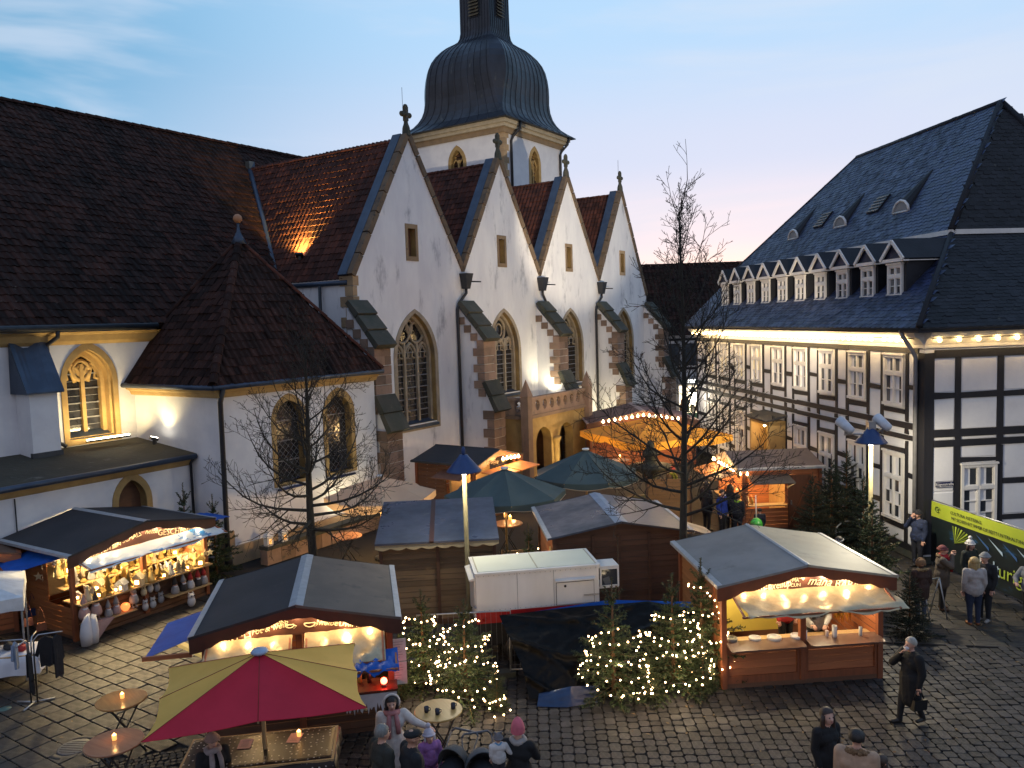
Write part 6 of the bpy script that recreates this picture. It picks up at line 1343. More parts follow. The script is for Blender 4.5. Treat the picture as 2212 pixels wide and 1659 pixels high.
plastic('plastic_sheet', 'glossy creased black plastic sheet draped from the trailer to the paving between the firs', [[(-.45, 17.55, 1.22), (1.2, 17.7, 1.3), (3.0, 17.9, 1.3), (4.1, 17.5, 1.2)], [(-.25, 16.85, 1.0), (1.2, 17.0, .95), (2.7, 17.1, 1.0), (3.9, 17.2, .95)], [(.02, 16.35, .55), (1.2, 16.4, .5), (2.3, 16.5, .55), (3.4, 16.9, .6)], [(.15, 15.9, .06), (.9, 15.75, .03), (1.9, 15.9, .05), (3.0, 16.5, .05)]], blacktarp, 5)
plastic('plastic_sheet', 'strip of blue tarpaulin crumpled along the foot of the white trailer', [[(-.35, 17.75, 1.12), (1, 18.0, 1.2), (2.1, 18.25, 1.25), (3.9, 17.75, 1.32)], [(-.4, 17.62, 1.0), (1, 17.9, 1.02), (2.1, 18.1, 1.05), (3.95, 17.6, 1.15)]], bluetarp, 8, 40, 6, .03)
plastic('plastic_sheet', 'small loose fold of blue tarpaulin lying at the foot of the black sheet', [[(.35, 15.92, .16), (1.0, 15.85, .32), (1.6, 15.95, .28)], [(.3, 15.62, .03), (.9, 15.55, .03), (1.55, 15.72, .03)]], M('dark blue tarpaulin', (.01, .03, .10), rough=.3, bump=.5, bsc=4), 9, 20, 8, .03)
# ---------------------------------------------------------------- street lamps and church floodlights
def street_lamp(label, loc, zc, energy, floods=False):
    t = thing('street_lamp', label, 'street lamp', loc, 0, 'street lamps of the market square'); mb = MB(); mb.tube([(0, 0, 0), (0, 0, .9), (0, 0, zc + .3)], [.075, .06, .055], 10); mb.build('pole', polepaint, t)
    mb = MB(); mb.lathe([(.10, .36), (.14, .30), (.42, -.02), (.44, -.05), (.42, -.05), (.12, .27)], 20, (0, 0, zc)); mb.lathe([(.03, .36), (.05, .4), (.05, .5), (.03, .55), (.001, .56)], 8, (0, 0, zc)); mb.build('lamp_shade', bluepaint, t)
    mb = MB(); mb.lathe([(.055, -.16), (.065, -.1), (.065, .1), (.001, .12)], 10, (0, 0, zc + .02)); mb.build('lamp_tube', lampwhite, t)
    lamp('POINT', (0, -.16, zc - .12), energy, (1, .86, .60), t, .10, name='street_light')
    if floods:
        mb = MB(); mb.tube([(-.75, 0, zc + .2), (.05, 0, zc + .2), (.45, 0, zc + .35)], .03, 6); mb.box(-.1, .1, -.1, .1, zc + .33, zc + .55); mb.build('bracket', metalgrey, t)
        for x, z in ((-.72, .45), (.32, .5)):
            m2 = MB(); d = Vector((-.35, .75, .5)).normalized(); q = d.to_track_quat('Z', 'Y').to_matrix().to_4x4(); m2.T = Matrix.Translation((x, 0, zc + z)) @ q
            m2.lathe([(.03, -.3), (.11, -.26), (.13, -.05), (.15, .18), (.15, .24)], 12); m2.lathe([(.135, .235), (.001, .236)], 12, m=1); f_ = m2.build('floodlight', [M('white lamp housing', (.62, .66, .72), rough=.35), glassglow], t)
            mb = MB(); mb.tube([(x, 0, zc + .2), (x, 0, zc + z - .1)], .025, 5); mb.build('bracket_arm', metalgrey, t)
    return t
l1 = street_lamp('street lamp with blue cone shade in front of the blue roofed plank hut', (-1.25, 19.55, 0), 4.2, 220)
l2 = street_lamp('street lamp with blue cone shade and two white floodlights by the half-timbered house', (9.98, 22.2, 0), 4.15, 800, True)
W2 = lambda s, d, z: WCH @ Vector((s, d, z))
for i, (x, tgt, e, sp) in enumerate(((-.72, (46, 24, 11), 6000, 62), (.32, (51.5, 31.7, 18), 26000, 26))):
    lamp('SPOT', (9.98 + x - .25, 22.2 + .35, 4.85), e, (1, .84, .62), None, .05, W2(*tgt), R(sp), .5, 'church_flood_light')
def floor_flood(name, label, p, tgt, e, sp, col, cat='floodlight', size=.08):
    t = thing(name, label, cat, p); d = (Vector(tgt) - Vector(p)).normalized(); q = d.to_track_quat('Z', 'Y').to_matrix().to_4x4(); m2 = MB(); m2.T = q; m2.box(-.16, .16, -.12, .12, -.1, .0); m2.build('housing', blackmetal, t); m2 = MB(); m2.T = q; m2.box(-.14, .14, -.1, .1, .001, .006); m2.build('lamp_glass', lampwhite, t)
    mb = MB(); mb.box(-.05, .05, -.05, .05, -.25, -.05); mb.build('bracket', blackmetal, t)
    lamp('SPOT', Vector(p) + d * .1, e, col, None, size, tgt, R(sp), .9, 'church_flood_light'); return t
floor_flood('floodlight', 'floodlight on the church balcony shining up the buttress', W2(38.0, 22.6, 3.4), W2(38.6, 23.9, 8.2), 380, 100, (1, .88, .58))
floor_flood('floodlight', 'floodlight lying on the red tiled transverse roof', W2(24.75, 27.6, 11.05), W2(26.0, 28.4, 12.8), 4600, 115, (1, .60, .14))
floor_flood('floodlight', 'floodlight at the foot of the chapel wall behind the bare tree', W2(21.5, 21.7, .3), W2(21.2, 22.4, 3.0), 200, 120, (1, .82, .46))
floor_flood('floodlight', 'small floodlight on the mossy annex roof in the corner of the chapel', W2(15.75, 25.2, 4.25), W2(16.26, 25.0, 6.0), 130, 110, (1, .78, .36))
floor_flood('floodlight', 'floodlight at the foot of the wall between porch and last church bays', W2(45.0, 22.4, .4), W2(46, 23.9, 5.0), 480, 120, (1, .84, .50))
floor_flood('floodlight', 'floodlight at the foot of the first buttress lighting the nave wall', W2(25.3, 22.7, .4), W2(24.0, 22.9, 4), 220, 120, (1, .84, .52))
floor_flood('floodlight', 'floodlight in the paving lighting the porch arches', W2(35.2, 19.6, .2), W2(35.5, 21.2, 2.2), 170, 110, (1, .74, .28))
floor_flood('floodlight', 'floodlight on the valley gutter aimed at the tower', W2(44.0, 27.5, 13.2), W2(51, 31.7, 20.5), 300, 60, (1, .80, .46))
t = thing('led_bar', 'bright white light bar standing on the annex roof under the choir window', 'light bar', W2(14.75, 26.25, 4.28), CHAM); mb = MB(); mb.box(-.75, .75, -.05, .05, -.03, .03); mb.build('housing', blackmetal, t); mb = MB(); mb.box(-.73, .73, -.045, .045, .031, .07); mb.build('lamp_strip', ledm, t)
lamp('AREA', (0, .02, .1), 110, (1, .74, .34), t, 1.4, name='bar_light', sy=.08).rotation_euler = (R(155), 0, 0)
t = thing('lantern_post', 'old lantern post with a lit white lamp at the far end of the house', 'street lamp', (9.6, 42.5, 0)); mb = MB(); mb.tube([(0, 0, 0), (0, 0, 3.1)], .07, 8); mb.build('pole', blackmetal, t); mb = MB(); mb.lathe([(.1, 3.1), (.2, 3.7), (.001, 3.72)], 8); mb.build('lamp_glass', lampwhite, t); mb = MB(); mb.lathe([(.26, 3.73), (.05, 4.0), (.001, 4.1)], 8); mb.build('lamp_cap', blackmetal, t); lamp('POINT', (0, -.3, 3.4), 45, (1, .85, .55), t, .15, name='street_light')
# ---------------------------------------------------------------- parasols
def parasol(label, c, rz, R_, zr, za, n, mats, val=.0, hx=1, hy=1, sq=False, pole=woodlight, capm=whitepaint, trim=None, polez=0.02, a0=0, pr=.035):
    t = thing('parasol', label, 'parasol', (c[0], c[1], 0), rz); rim = []
    for k in range(n):
        a = 2 * math.pi * k / n + a0
        if sq:
            f_ = [(-1, -1), (0, -1), (1, -1), (1, 0), (1, 1), (0, 1), (-1, 1), (-1, 0)][k]; mid = 0 in f_
            rim.append(Vector((f_[0] * hx * (.97 if mid else 1), f_[1] * hy * (.97 if mid else 1), zr + (.03 if mid else 0))))
        else: rim.append(Vector((R_ * math.cos(a), R_ * math.sin(a), zr)))
    top = Vector((0, 0, za))
    for k in range(n):
        a, b = rim[k], rim[(k + 1) % n]; mb = MB(); m = 6; V = []
        for i in range(m + 1):
            f_ = i / m
            for j in range(5):
                g = j / 4; p = top.lerp(a.lerp(b, g), f_); p.z -= (.05 * math.sin(math.pi * f_) + .05 * f_) * math.sin(math.pi * g); p -= Vector((p.x, p.y, 0)) * .04 * math.sin(math.pi * g) * f_; V.append(p)
        F_ = [(i * 5 + j, (i + 1) * 5 + j, (i + 1) * 5 + j + 1, i * 5 + j + 1) for i in range(m) for j in range(4)]; mb.add(V, F_, 0, True); mb.add([p - Vector((0, 0, .008)) for p in V], [f[::-1] for f in F_], 0, True); cp = mb.build('canopy_panel', mats[k % len(mats)], t)
        if val:
            mb = MB(); E = V[-5:]; V2 = []; mm = 16
            for i in range(mm + 1):
                g = i / mm * 4; q = min(3, int(g)); p = E[q].lerp(E[q + 1], g - q); lo = p + Vector((0, 0, -val * (.72 + .28 * abs(math.sin(i / mm * math.pi * 1.0))))) ; V2 += [p, lo]
            mb.add(V2, [(2 * i, 2 * i + 1, 2 * i + 3, 2 * i + 2) for i in range(mm)]); mb.build('valance', mats[k % len(mats)], cp)
            if trim: mb = MB(); mb.tube([V2[2 * i + 1] for i in range(mm + 1)], .014, 4); mb.build('valance_trim', trim, cp)
        mb = MB(); mb.bar(top - Vector((0, 0, .06)), a - Vector((0, 0, .03)), .025, .035); mb.build('rib', pole, t)
        mb = MB(); mb.tube([top - Vector((0, 0, .0)) , a + Vector((0, 0, .004))], .006, 4); mb.build('seam', bpy.data.materials.get('seam thread') or plain('seam thread', (.25, .03, .02), .8), cp) if sq else None
    mb = MB(); mb.tube([(0, 0, polez), (0, 0, za - .03)], pr, 10); mb.build('pole', pole, t); mb = MB(); mb.lathe([(.10, za - .02), (.14, za + .015), (.12, za + .05), (.001, za + .065)], 14); mb.build('cap', capm, t); mb = MB(); mb.lathe([(.3, 0), (.3, .06), (.06, .1), (.05, .3)], 14); mb.build('base', blackmetal, t)
    return t
parasol('red and yellow square parasol over the star patterned bar table', (-4.16, 12.42), R(15), 0, 2.1, 2.66, 8, [redcloth, redcloth, yelcloth, yelcloth, redcloth, redcloth, yelcloth, yelcloth], hx=1.56, hy=1.27, sq=True, capm=M('pale blue cap', (.35, .45, .6), rough=.4))
parasol('teal parasol with pale scalloped edge behind the blue roofed hut', (-.33, 25.6), .1, 1.98, 2.28, 3.06, 8, [tealcloth], .22, trim=creamcloth)
parasol('teal parasol farther back in front of the church porch', (2.55, 28.3), .3, 1.95, 2.3, 3.15, 8, [tealcloth], .22, trim=creamcloth)
parasol('big yellow parasol with deep orange edge between the church and the half-timbered house', (5.85, 33.3), R(-24 + 45), 0, 2.95, 3.62, 8, [orangecloth], .32, hx=2.3, hy=2.3, sq=True)
cp_ = parasol('cream parasol with an orange lit edge beside the chapel wall', (-4.5, 26.4), .2, 1.85, 2.2, 2.78, 8, [creamcloth], .28)
lettering('lettering', 'Hohenfelder', .17, M('brown print', (.10, .04, .02), rough=.8), cp_, (-.25, -1.84, 2.0), (math.pi / 2, 0, R(-14)), .003)
lamp('POINT', (-4.5, 26.0, 1.75), 220, WARM, None, .1, name='candle_light'); lamp('POINT', (5.85, 33.3, 2.3), 420, WARM, None, .2, name='parasol_light'); lamp('POINT', (-.33, 25.6, 1.6), 25, WARM, None, .1, name='candle_light')
# ---------------------------------------------------------------- tables and what stands on them
def high_table(label, loc, r, mat, rz=0, group='round standing tables', h=1.05):
    t = thing('standing_table', label, 'table', (loc[0], loc[1], 0), rz, group); mb = MB(); mb.lathe([(r - .01, h - .035), (r, h - .025), (r, h - .006), (r - .008, h), (.0001, h)], 32, smooth=False); mb.build('table_top', mat, t)
    mb = MB()
    for k in (-1, 1):
        for q in (-1, 1): mb.tube([(k * .32, q * .2, .0), (-k * .26, q * .2, h - .04)], .016, 6)
        mb.tube([(k * .32, -.2, .02), (k * .32, .2, .02)], .016, 6)
    mb.build('folding_legs', blackmetal, t); return t
def candle(label, p, s=1.0, red=False, e=.9, group='candles in glasses on the tables'):
    t = thing('candle_glass', label, 'candle', p, 0, group); mb = MB(); mb.lathe([(.032 * s, 0), (.036 * s, .08 * s), (.033 * s, .08 * s), (.03 * s, .012 * s)], 10); mb.build('glass', glassglow, t); mb = MB(); mb.lathe([(.001, .05 * s), (.02 * s, .075 * s), (.012 * s, .092 * s), (.001, .108 * s)], 8); mb.build('flame', flamem, t)
    lamp('POINT', (0, 0, .17 * s), e, (1, .5, .16), t, .03, name='candle_light'); return t
p1, p2, p3 = G(262, 1510, 1.05), G(246, 1602, 1.05), G(947, 1533, 1.05)
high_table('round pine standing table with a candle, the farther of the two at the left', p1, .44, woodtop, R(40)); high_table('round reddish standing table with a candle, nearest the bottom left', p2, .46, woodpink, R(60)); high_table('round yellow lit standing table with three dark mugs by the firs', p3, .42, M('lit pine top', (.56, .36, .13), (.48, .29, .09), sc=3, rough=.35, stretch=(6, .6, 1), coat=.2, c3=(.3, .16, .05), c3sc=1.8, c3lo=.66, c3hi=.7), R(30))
candle('candle in a glass on the farther left standing table', p1 + Vector((0, .04, 0)), 1.1, e=.9); candle('candle in a glass on the reddish standing table', p2 + Vector((-.02, .06, 0)), 1.1, e=.9)
for k, (dx, dy) in enumerate(((-.2, -.08), (.0, -.17), (.26, .02))):
    t = thing('mug', ['dark mug nearest the reaching woman on the lit table', 'dark mug at the near edge of the lit table', 'dark blue mug at the right of the lit table'][k], 'mug', p3 + Vector((dx, dy, 0)), R(20 * k), 'mugs on the lit table'); mb = MB(); mb.lathe([(.036, 0), (.04, .01), (.042, .10), (.038, .10), (.036, .02), (.001, .02)], 14); mb.build('body', M('dark blue glaze', (.012, .014, .03), rough=.2), t); mb = MB(); mb.tube([(.04, 0, .085), (.07, 0, .075), (.07, 0, .04), (.04, 0, .025)], .007, 6); mb.build('handle', bpy.data.materials['dark blue glaze'], t)
starcloth = M('dark brown star patterned oilcloth', (.024, .015, .0145), (.019, .012, .0115), sc=2, spec=.25, rough=.38, bump=.08, bsc=5)
nt_ = starcloth.node_tree; b_ = nt_.nodes['Principled BSDF']; vor = nt_.nodes.new('ShaderNodeTexVoronoi'); vor.inputs['Scale'].default_value = 10.5; vor.inputs['Randomness'].default_value = .35; tcx_ = nt_.nodes.new('ShaderNodeTexCoord'); nt_.links.new(tcx_.outputs['Object'], vor.inputs['Vector']); ls = nt_.nodes.new('ShaderNodeMath'); ls.operation = 'LESS_THAN'; ls.inputs[1].default_value = .17; nt_.links.new(vor.outputs['Distance'], ls.inputs[0]); mx = nt_.nodes.new('ShaderNodeMix'); mx.data_type = 'RGBA'; old = b_.inputs['Base Color'].links[0].from_socket; nt_.links.new(ls.outputs[0], mx.inputs[0]); nt_.links.new(old, mx.inputs[6]); mx.inputs[7].default_value = (.5, .47, .44, 1); nt_.links.new(mx.outputs[2], b_.inputs['Base Color'])
bt = thing('bar_table', 'long bar table under the red and yellow parasol', 'table', (-4.22, 12.42, 0), R(8)); mb = MB(); mb.box(-1.18, 1.18, -.54, .54, 1.03, 1.065); mb.build('table_top', woodlight, bt)
for x in (-1.05, 1.05):
    for y in (-.45, .45): mb = MB(); mb.box(x - .03, x + .03, y - .03, y + .03, 0, 1.03); mb.build('leg', woodlight, bt)
n, m = 30, 16; mb = MB(); V = []
for j in range(m + 1):
    for i in range(n + 1):
        x, y = -1.42 + 2.84 * i / n, -.8 + 1.6 * j / m; ox, oy = max(0, abs(x) - 1.2), max(0, abs(y) - .56); o_ = max(ox, oy); z = 1.07 - o_ * 1.15 + .012 * math.sin(x * 9) * math.sin(y * 11) * min(1, o_ * 20); cl = lambda v, l: max(-l, min(l, v)); V.append((cl(x, 1.2) + math.copysign(ox * .12, x) + (.015 * math.sin(y * 14) if ox > 0 else 0), cl(y, .56) + math.copysign(oy * .12, y) + (.02 * math.sin(x * 8) if oy > 0 else 0), z))
mb.add(V, [(j * (n + 1) + i, j * (n + 1) + i + 1, (j + 1) * (n + 1) + i + 1, (j + 1) * (n + 1) + i) for j in range(m) for i in range(n)], 0, True); o = mb.build('tablecloth', starcloth, None); o.location = (-4.22, 12.42, 0); o.rotation_euler = (0, 0, R(8)); tag(o, 'glossy dark oilcloth with white stars covering the long bar table', 'tablecloth')
for k, (px, py, lb) in enumerate(((530, 1607, 'pink menu sheet on the star cloth left of the parasol pole'), (637, 1594, 'pink menu sheet on the star cloth beside the candle'))):
    p = G(px, py, 1.078); t = thing('menu_sheet', lb, 'paper', p, R(6 - 8 * k), 'menu sheets on the bar table'); mb = MB(); mb.box(-.105, .105, -.15, .15, 0, .003); mb.build('sheet', M('pink paper', (.66, .36, .34), rough=.7) if k == 0 else bpy.data.materials['pink paper'], t)
    for q in range(6): mb = MB(); w_ = random.uniform(.03, .07); mb.box(-w_, w_, .09 - q * .035, .096 - q * .035, .0035, .004); mb.build('printed_line', bpy.data.materials['ink'], t)
candle('candle in a glass on the star cloth', G(646, 1590, 1.08), 1.1, e=.7)
for k, (px, py, zz, lb) in enumerate(((1092, 1117, 1.05, 'left red candle on the table under the nearer teal parasol'), (1102, 1123, 1.05, 'right red candle on the table under the nearer teal parasol'), (1339, 990, 1.05, 'red candle on a table below the yellow parasol'), (1284, 935, 2.4, 'small red lantern under the rim of the yellow parasol'), (1424, 968, 1.6, 'red glowing lantern left of the taller bare tree'))): candle(lb, G(px, py, zz), 1.7, True, 4.0)
p = G(1097, 1130, 1.05); high_table('standing table with two red candles under the nearer teal parasol', p, .5, woodpink); p = G(1339, 993, 1.05); high_table('standing table below the left rim of the yellow parasol', p, .45, woodpink); p = G(748, 1157, 1.05); high_table('standing table with reddish top below the cream parasol', p, .5, woodpink)
p = G(1110, 1175, .0); t = thing('bench_box', 'upright pale wooden panel under the nearer teal parasol', 'panel', (.02, 23.4, 0), R(10)); mb = MB(); mb.box(-.5, .35, 0, .05, .1, 1.0); mb.build('board', woodlight, t); mb = MB(); mb.box(-.5, -.42, -.04, 0, 0, 1.05); mb.box(.3, .35, -.04, 0, 0, 1.05); mb.build('post', woodlight, t)
# fountain seen through the branches
t = thing('fountain', 'dark stone fountain with urn finial behind the taller bare tree', 'fountain', (5.2, 30.3, 0)); mb = MB(); mb.lathe([(1.1, 0), (1.15, .7), (1.2, .78), (1.0, .78), (.95, .4)], 8, smooth=False); mb.build('basin', capstone, t); mb = MB(); mb.lathe([(.3, .4), (.22, .6), (.2, 1.6), (.3, 1.8), (.75, 2.05), (.8, 2.15), (.3, 2.2), (.2, 2.4), (.32, 2.55), (.3, 2.7), (.14, 2.8), (.17, 2.95), (.1, 3.05), (.001, 3.1)], 14); mb.build('urn_column', capstone, t)
t = thing('wooden_screen', 'lit plank screen round the fountain behind the grey gable hut', 'screen', (4.75, 28.4, 0), R(-5)); boards(t, (0, 0), (1.5, 0), .1, 2.0, (0, -1), M('lit brown planks', (.34, .17, .06), (.27, .13, .045), sc=2, rough=.7), .15); mb = MB(); mb.box(-.05, 0, -.03, .03, 0, 2.1); mb.box(1.5, 1.55, -.03, .03, 0, 2.1); mb.build('post', darkboard, t)
# ---------------------------------------------------------------- firs
GA = 'lit firs in front of the trailer'
fir('a', (-2.1, 16.75, 0), .98, 'lit fir at the left end of the fir row, thin with a bare top', GA, sx=1.35); fir('b', (-1.15, 16.05, 0), .98, 'bushy lit fir left of the black plastic sheet', GA, 1.2, sx=1.5)
fir('a', (1.9, 15.95, 0), 1.16, 'lit fir right of the black plastic sheet', GA, 2.2, sx=1.3); fir('b', (3.2, 16.35, 0), 1.12, 'lit fir in the middle between sheet and food hut', GA, .5, sx=1.35); fir('a', (3.9, 16.75, 0), 1.2, 'lit fir tight against the food hut', GA, 4.0, sx=1.25)
GB = 'unlit firs between the huts'
fir('c', (-2.55, 16.35, 0), .62, 'low dark unlit fir beside the drinks hut', GB, .8); fir('c', (-.5, 15.6, 0), .42, 'low fir spreading behind the lit round table', GB, 2); fir('c', (2.6, 15.85, 0), .5, 'low unlit fir between the lit firs', GB, 3); fir('c', (3.75, 16.0, 0), .55, 'low dark fir at the corner of the food hut', GB, 5)
fir('a', (.32, 21.7, 0), 1.02, 'fir with lights behind the trailer, left of the grey gable hut', GB, 1); fir('b', (-.28, 21.1, 0), .84, 'shorter fir with lights behind the trailer', GB, 2)
fir('c', (9.35, 20.7, 0), 1.32, 'broad green fir lit by the lamp beside the food hut roof', GB, 1); fir('d', (10.6, 26.5, 0), 1.08, 'tall dark fir in front of the half-timbered house windows', GB); fir('d', (11.15, 25.3, 0), .95, 'dark fir nearest the half-timbered house wall', GB, 2, sx=.9); fir('d', (9.75, 25.9, 0), .92, 'dark fir at the corner of the sweets hut', GB, 4); fir('d', (9.3, 18.6, 0), .62, 'low dark fir behind the right corner of the food hut', GB, 3)
fir('a', (-10.2, 24.3, 0), 1.45, 'tall thin fir rising behind the gift hut before the annex wall', GB, 3); fir('a', (-9.55, 24.9, 0), 1.22, 'smaller fir by the drainpipe behind the gift hut', GB, 5); fir('d', (11.6, 27.7, 0), 1.1, 'dark fir squeezed between sweets hut and house', GB, 1)
fairy('chain of warm bulbs on the thin left fir of the row', (-2.1, 16.75, 0), 2.15, .68, 56, 1, 2.6, .18, .78); fairy('chain of warm bulbs wound round the bushy left fir', (-1.15, 16.05, 0), 2.15, .86, 86, 2.2, 3.2, .08, .78, extra=[(.5, -.75, .12), (.62, -.8, .1), (.78, -.82, .06), (.9, -.85, .2), (.7, -.8, .25), (.5, -.8, .3)])
fairy('chain of warm bulbs on the fir right of the black sheet', (1.9, 15.95, 0), 2.5, .82, 70, 3.1, 3, .12, .62); fairy('chain of warm bulbs on the middle right fir', (3.2, 16.35, 0), 2.4, .84, 80, 4.4, 3, .1, .68); fairy('chain of warm bulbs on the fir against the food hut', (3.9, 16.75, 0), 2.6, .68, 56, 5.2, 2.4, .12, .76)
fairy('short chain of bulbs on the fir behind the trailer left of the gable hut', (.32, 21.7, 0), 2.2, .5, 14, 1, 1.5, .25, .75); fairy('short chain of bulbs on the shorter fir behind the trailer', (-.28, 21.1, 0), 1.8, .45, 12, 2, 1.5, .4, .75)
# ---------------------------------------------------------------- banner fence at the house corner
bp0, bp1 = Vector((12.62, 23.9, 0)), Vector((13.25, 19.6, 0)); bd = (bp1 - bp0); bl = bd.length; bt_ = thing('banner_fence', 'fence with a long dark banner under a lime green strip at the house corner', 'banner', bp0, math.atan2(bd.y, bd.x))
mb = MB(); mb.tube([(0, 0, 0), (0, 0, 2.0), (bl, 0, 2.0), (bl, 0, 0)], .02, 6); mb.tube([(bl / 2, 0, 0), (bl / 2, 0, 2.0)], .02, 6); mb.build('fence_frame', metalgrey, bt_)
lime = M('lime green print', (.36, .42, .04), (.30, .38, .03), sc=1, rough=.5); dkb = M('dark banner print', (.008, .011, .016), (.013, .022, .022), sc=.7, rough=.4, c3=(.02, .09, .22), c3sc=.7, c3lo=.58, c3hi=.72, stretch=(1, 1, 3))
# banner faces the square: local -y side of the fence
mb = MB(); n = 30
def wav(x, z): return -.03 - .012 * math.sin(x * 4.1) * (1 - z / 2.2) - .008 * math.sin(x * 9 + z * 5)
V = [(bl * i / n, wav(bl * i / n, z), z) for z in (.12, .6, 1.1, 1.52) for i in range(n + 1)]; mb.add(V, [(j * (n + 1) + i, j * (n + 1) + i + 1, (j + 1) * (n + 1) + i + 1, (j + 1) * (n + 1) + i) for j in range(3) for i in range(n)], 0, True); mb.build('banner_cloth', dkb, bt_)
mb = MB(); V = [(bl * i / n, wav(bl * i / n, z), z) for z in (1.52, 1.75, 1.98) for i in range(n + 1)]; mb.add(V, [(j * (n + 1) + i, j * (n + 1) + i + 1, (j + 1) * (n + 1) + i + 1, (j + 1) * (n + 1) + i) for j in range(2) for i in range(n)], 0, True); mb.build('banner_strip', lime, bt_)
ink = M('dark print', (.02, .03, .02), rough=.7); wink = M('white print', (.6, .62, .62), rough=.6); gink = M('green print', (.42, .55, .06), rough=.6)
def bt_text(s, size, x, z, m, sx=1): o = lettering('lettering', s, size, m, bt_, (x, -.062, z), RX, .002, 0, sx)
bt_text('CULTURA RIETBERG.', .13, 1.5, 1.78, ink, 1.05); bt_text('MIT SICHERHEIT IMMER DIE BESTE UNTERHALTUNG', .13, 2.3, 1.62, ink, .92); bt_text('k', .55, 2.18, .5, wink); bt_text('ult', .55, 2.56, .5, M('pale blue print', (.4, .55, .7), rough=.6)); bt_text('urig', .55, 3.2, .5, gink)
mb = MB(); mb.tube([(.3 + .1 * math.cos(t), -.06, 1.78 + .08 * math.sin(t)) for t in np.linspace(0, 5.4, 14)], .016, 4); mb.ball((.32, -.06, 1.78), .035, 6, 5); mb.build('round_emblem', M('olive print', (.16, .22, .03), rough=.6), bt_)
for k in range(9):
    mb = MB(); a = .5 + k * .14; x0_, z0_ = 1.05, .95; mb.prism([(x0_, -.058, z0_), (x0_ + math.cos(a) * .9, -.058, z0_ + math.sin(a) * .5), (x0_ + math.cos(a + .07) * .9, -.058, z0_ + math.sin(a + .07) * .5)], (0, .004, 0)); mb.build('printed_leaf', gink if k % 2 else bpy.data.materials['olive print'], bt_)
for k in range(4): mb = MB(); x = 1.9 + k * .5; mb.prism([(x, -.058, 1.45), (x + .5, -.058, 1.2), (x + .52, -.058, 1.1)], (0, .004, 0)); mb.build('printed_beam', bpy.data.materials['pale blue print'] if k % 2 else M('blue print %d' % k, (.03, .10, .28), rough=.6), bt_)
t = thing('cable_ramp', 'long yellow strip lying on the slabs at the left of the drinks hut', 'cable ramp', G(372, 1382), math.atan2(G(470, 1432).y - G(372, 1382).y, G(470, 1432).x - G(372, 1382).x)); mb = MB(); mb.prism([(0, -.13, 0), (0, .13, 0), (0, .07, .05), (0, -.07, .05)], (2.2, 0, 0)); mb.build('body', M('yellow rubber', (.5, .36, .08), (.42, .3, .07), sc=5, rough=.6), t)
# metal easel and bicycle stand
t = thing('easel_stand', 'folding metal stand on the slabs right of the food hut', 'stand', G(2010, 1335), R(20)); mb = MB()
for x in (-.28, .28): mb.tube([(x, -.25, 0), (x, 0, 1.0)], .018, 6); mb.tube([(x, .28, 0), (x, 0, 1.0)], .018, 6)
mb.tube([(-.28, 0, 1.0), (.28, 0, 1.0)], .018, 6); mb.build('frame', metalgrey, t)
t = thing('bicycle_stand', 'bent tube bicycle stand behind the food hut', 'bicycle stand', G(1832, 1180), R(10)); mb = MB(); mb.tube([(-.45, 0, 0), (-.45, 0, .55)] + [(.45 * -math.cos(a), 0, .55 + .3 * math.sin(a)) for a in np.linspace(.2, 2.94, 8)] + [(.45, 0, .55), (.45, 0, 0)], .025, 6); mb.tube([(-.45, 0, .5), (.45, 0, .5)], .02, 6); mb.build('tube_frame', metalgrey, t)
# ---------------------------------------------------------------- left edge: canopy, cloth table, clothes rack, chairs
t = thing('white_canopy', 'white canopy corner with pale blue roof at the left edge', 'canopy', (-12.9, 18.05, 0), R(30)); c_ = [(-1.3, -1.2), (1.3, -1.2), (1.3, 1.2), (-1.3, 1.2)]; wc_ = M('white canopy cloth', (.62, .64, .66), rough=.7, bump=.15, bsc=6)
for k in range(4):
    a, b = c_[k], c_[(k + 1) % 4]; mb = MB(); mb.add([(*a, 1.95), (*b, 1.95), (0, 0, 2.45)], [(0, 1, 2)]); cp = mb.build('canopy_panel', wc_, t); mb = MB(); n = 10; V = []
    for i in range(n + 1): x, y = a[0] + (b[0] - a[0]) * i / n, a[1] + (b[1] - a[1]) * i / n; V += [(x, y, 1.95), (x * 1.01, y * 1.01, 1.66 - .02 * math.sin(i * 2))]
    mb.add(V, [(2 * i + 1, 2 * i + 3, 2 * i + 2, 2 * i) for i in range(n)], 0, True); mb.build('valance', wc_, cp); mb = MB(); mb.box(a[0] * .97 - .02, a[0] * .97 + .02, a[1] * .97 - .02, a[1] * .97 + .02, 0, 1.95); mb.build('pole', metalgrey, t)
tp = G(62, 1402, .75); t = thing('cloth_table', 'long table under a white cloth at the left edge', 'table', (-12.0, 17.5, 0), R(12)); mb = MB(); mb.box(-1.2, 1.2, -.4, .4, .71, .74); mb.build('table_top', woodlight, t)
for x in (-1.1, 1.1):
    for y in (-.33, .33): mb = MB(); mb.tube([(x, y, 0), (x, y, .71)], .02, 6); mb.build('leg', metalgrey, t)
n, m = 36, 12; mb = MB(); V = []
for j in range(m + 1):
    for i in range(n + 1):
        x, y = -1.6 + 3.2 * i / n, -.85 + 1.5 * j / m; ox, oy = max(0, abs(x) - 1.22), max(0, abs(y) - .42); o_ = max(ox, oy); cl = lambda v, l: max(-l, min(l, v)); V.append((cl(x, 1.22) + math.copysign(ox * .1, x) + (.02 * math.sin(y * 16) if ox else 0), cl(y, .42) + math.copysign(oy * .15, y) + (.025 * math.sin(x * 12) if oy else 0), .75 - o_ * .98))
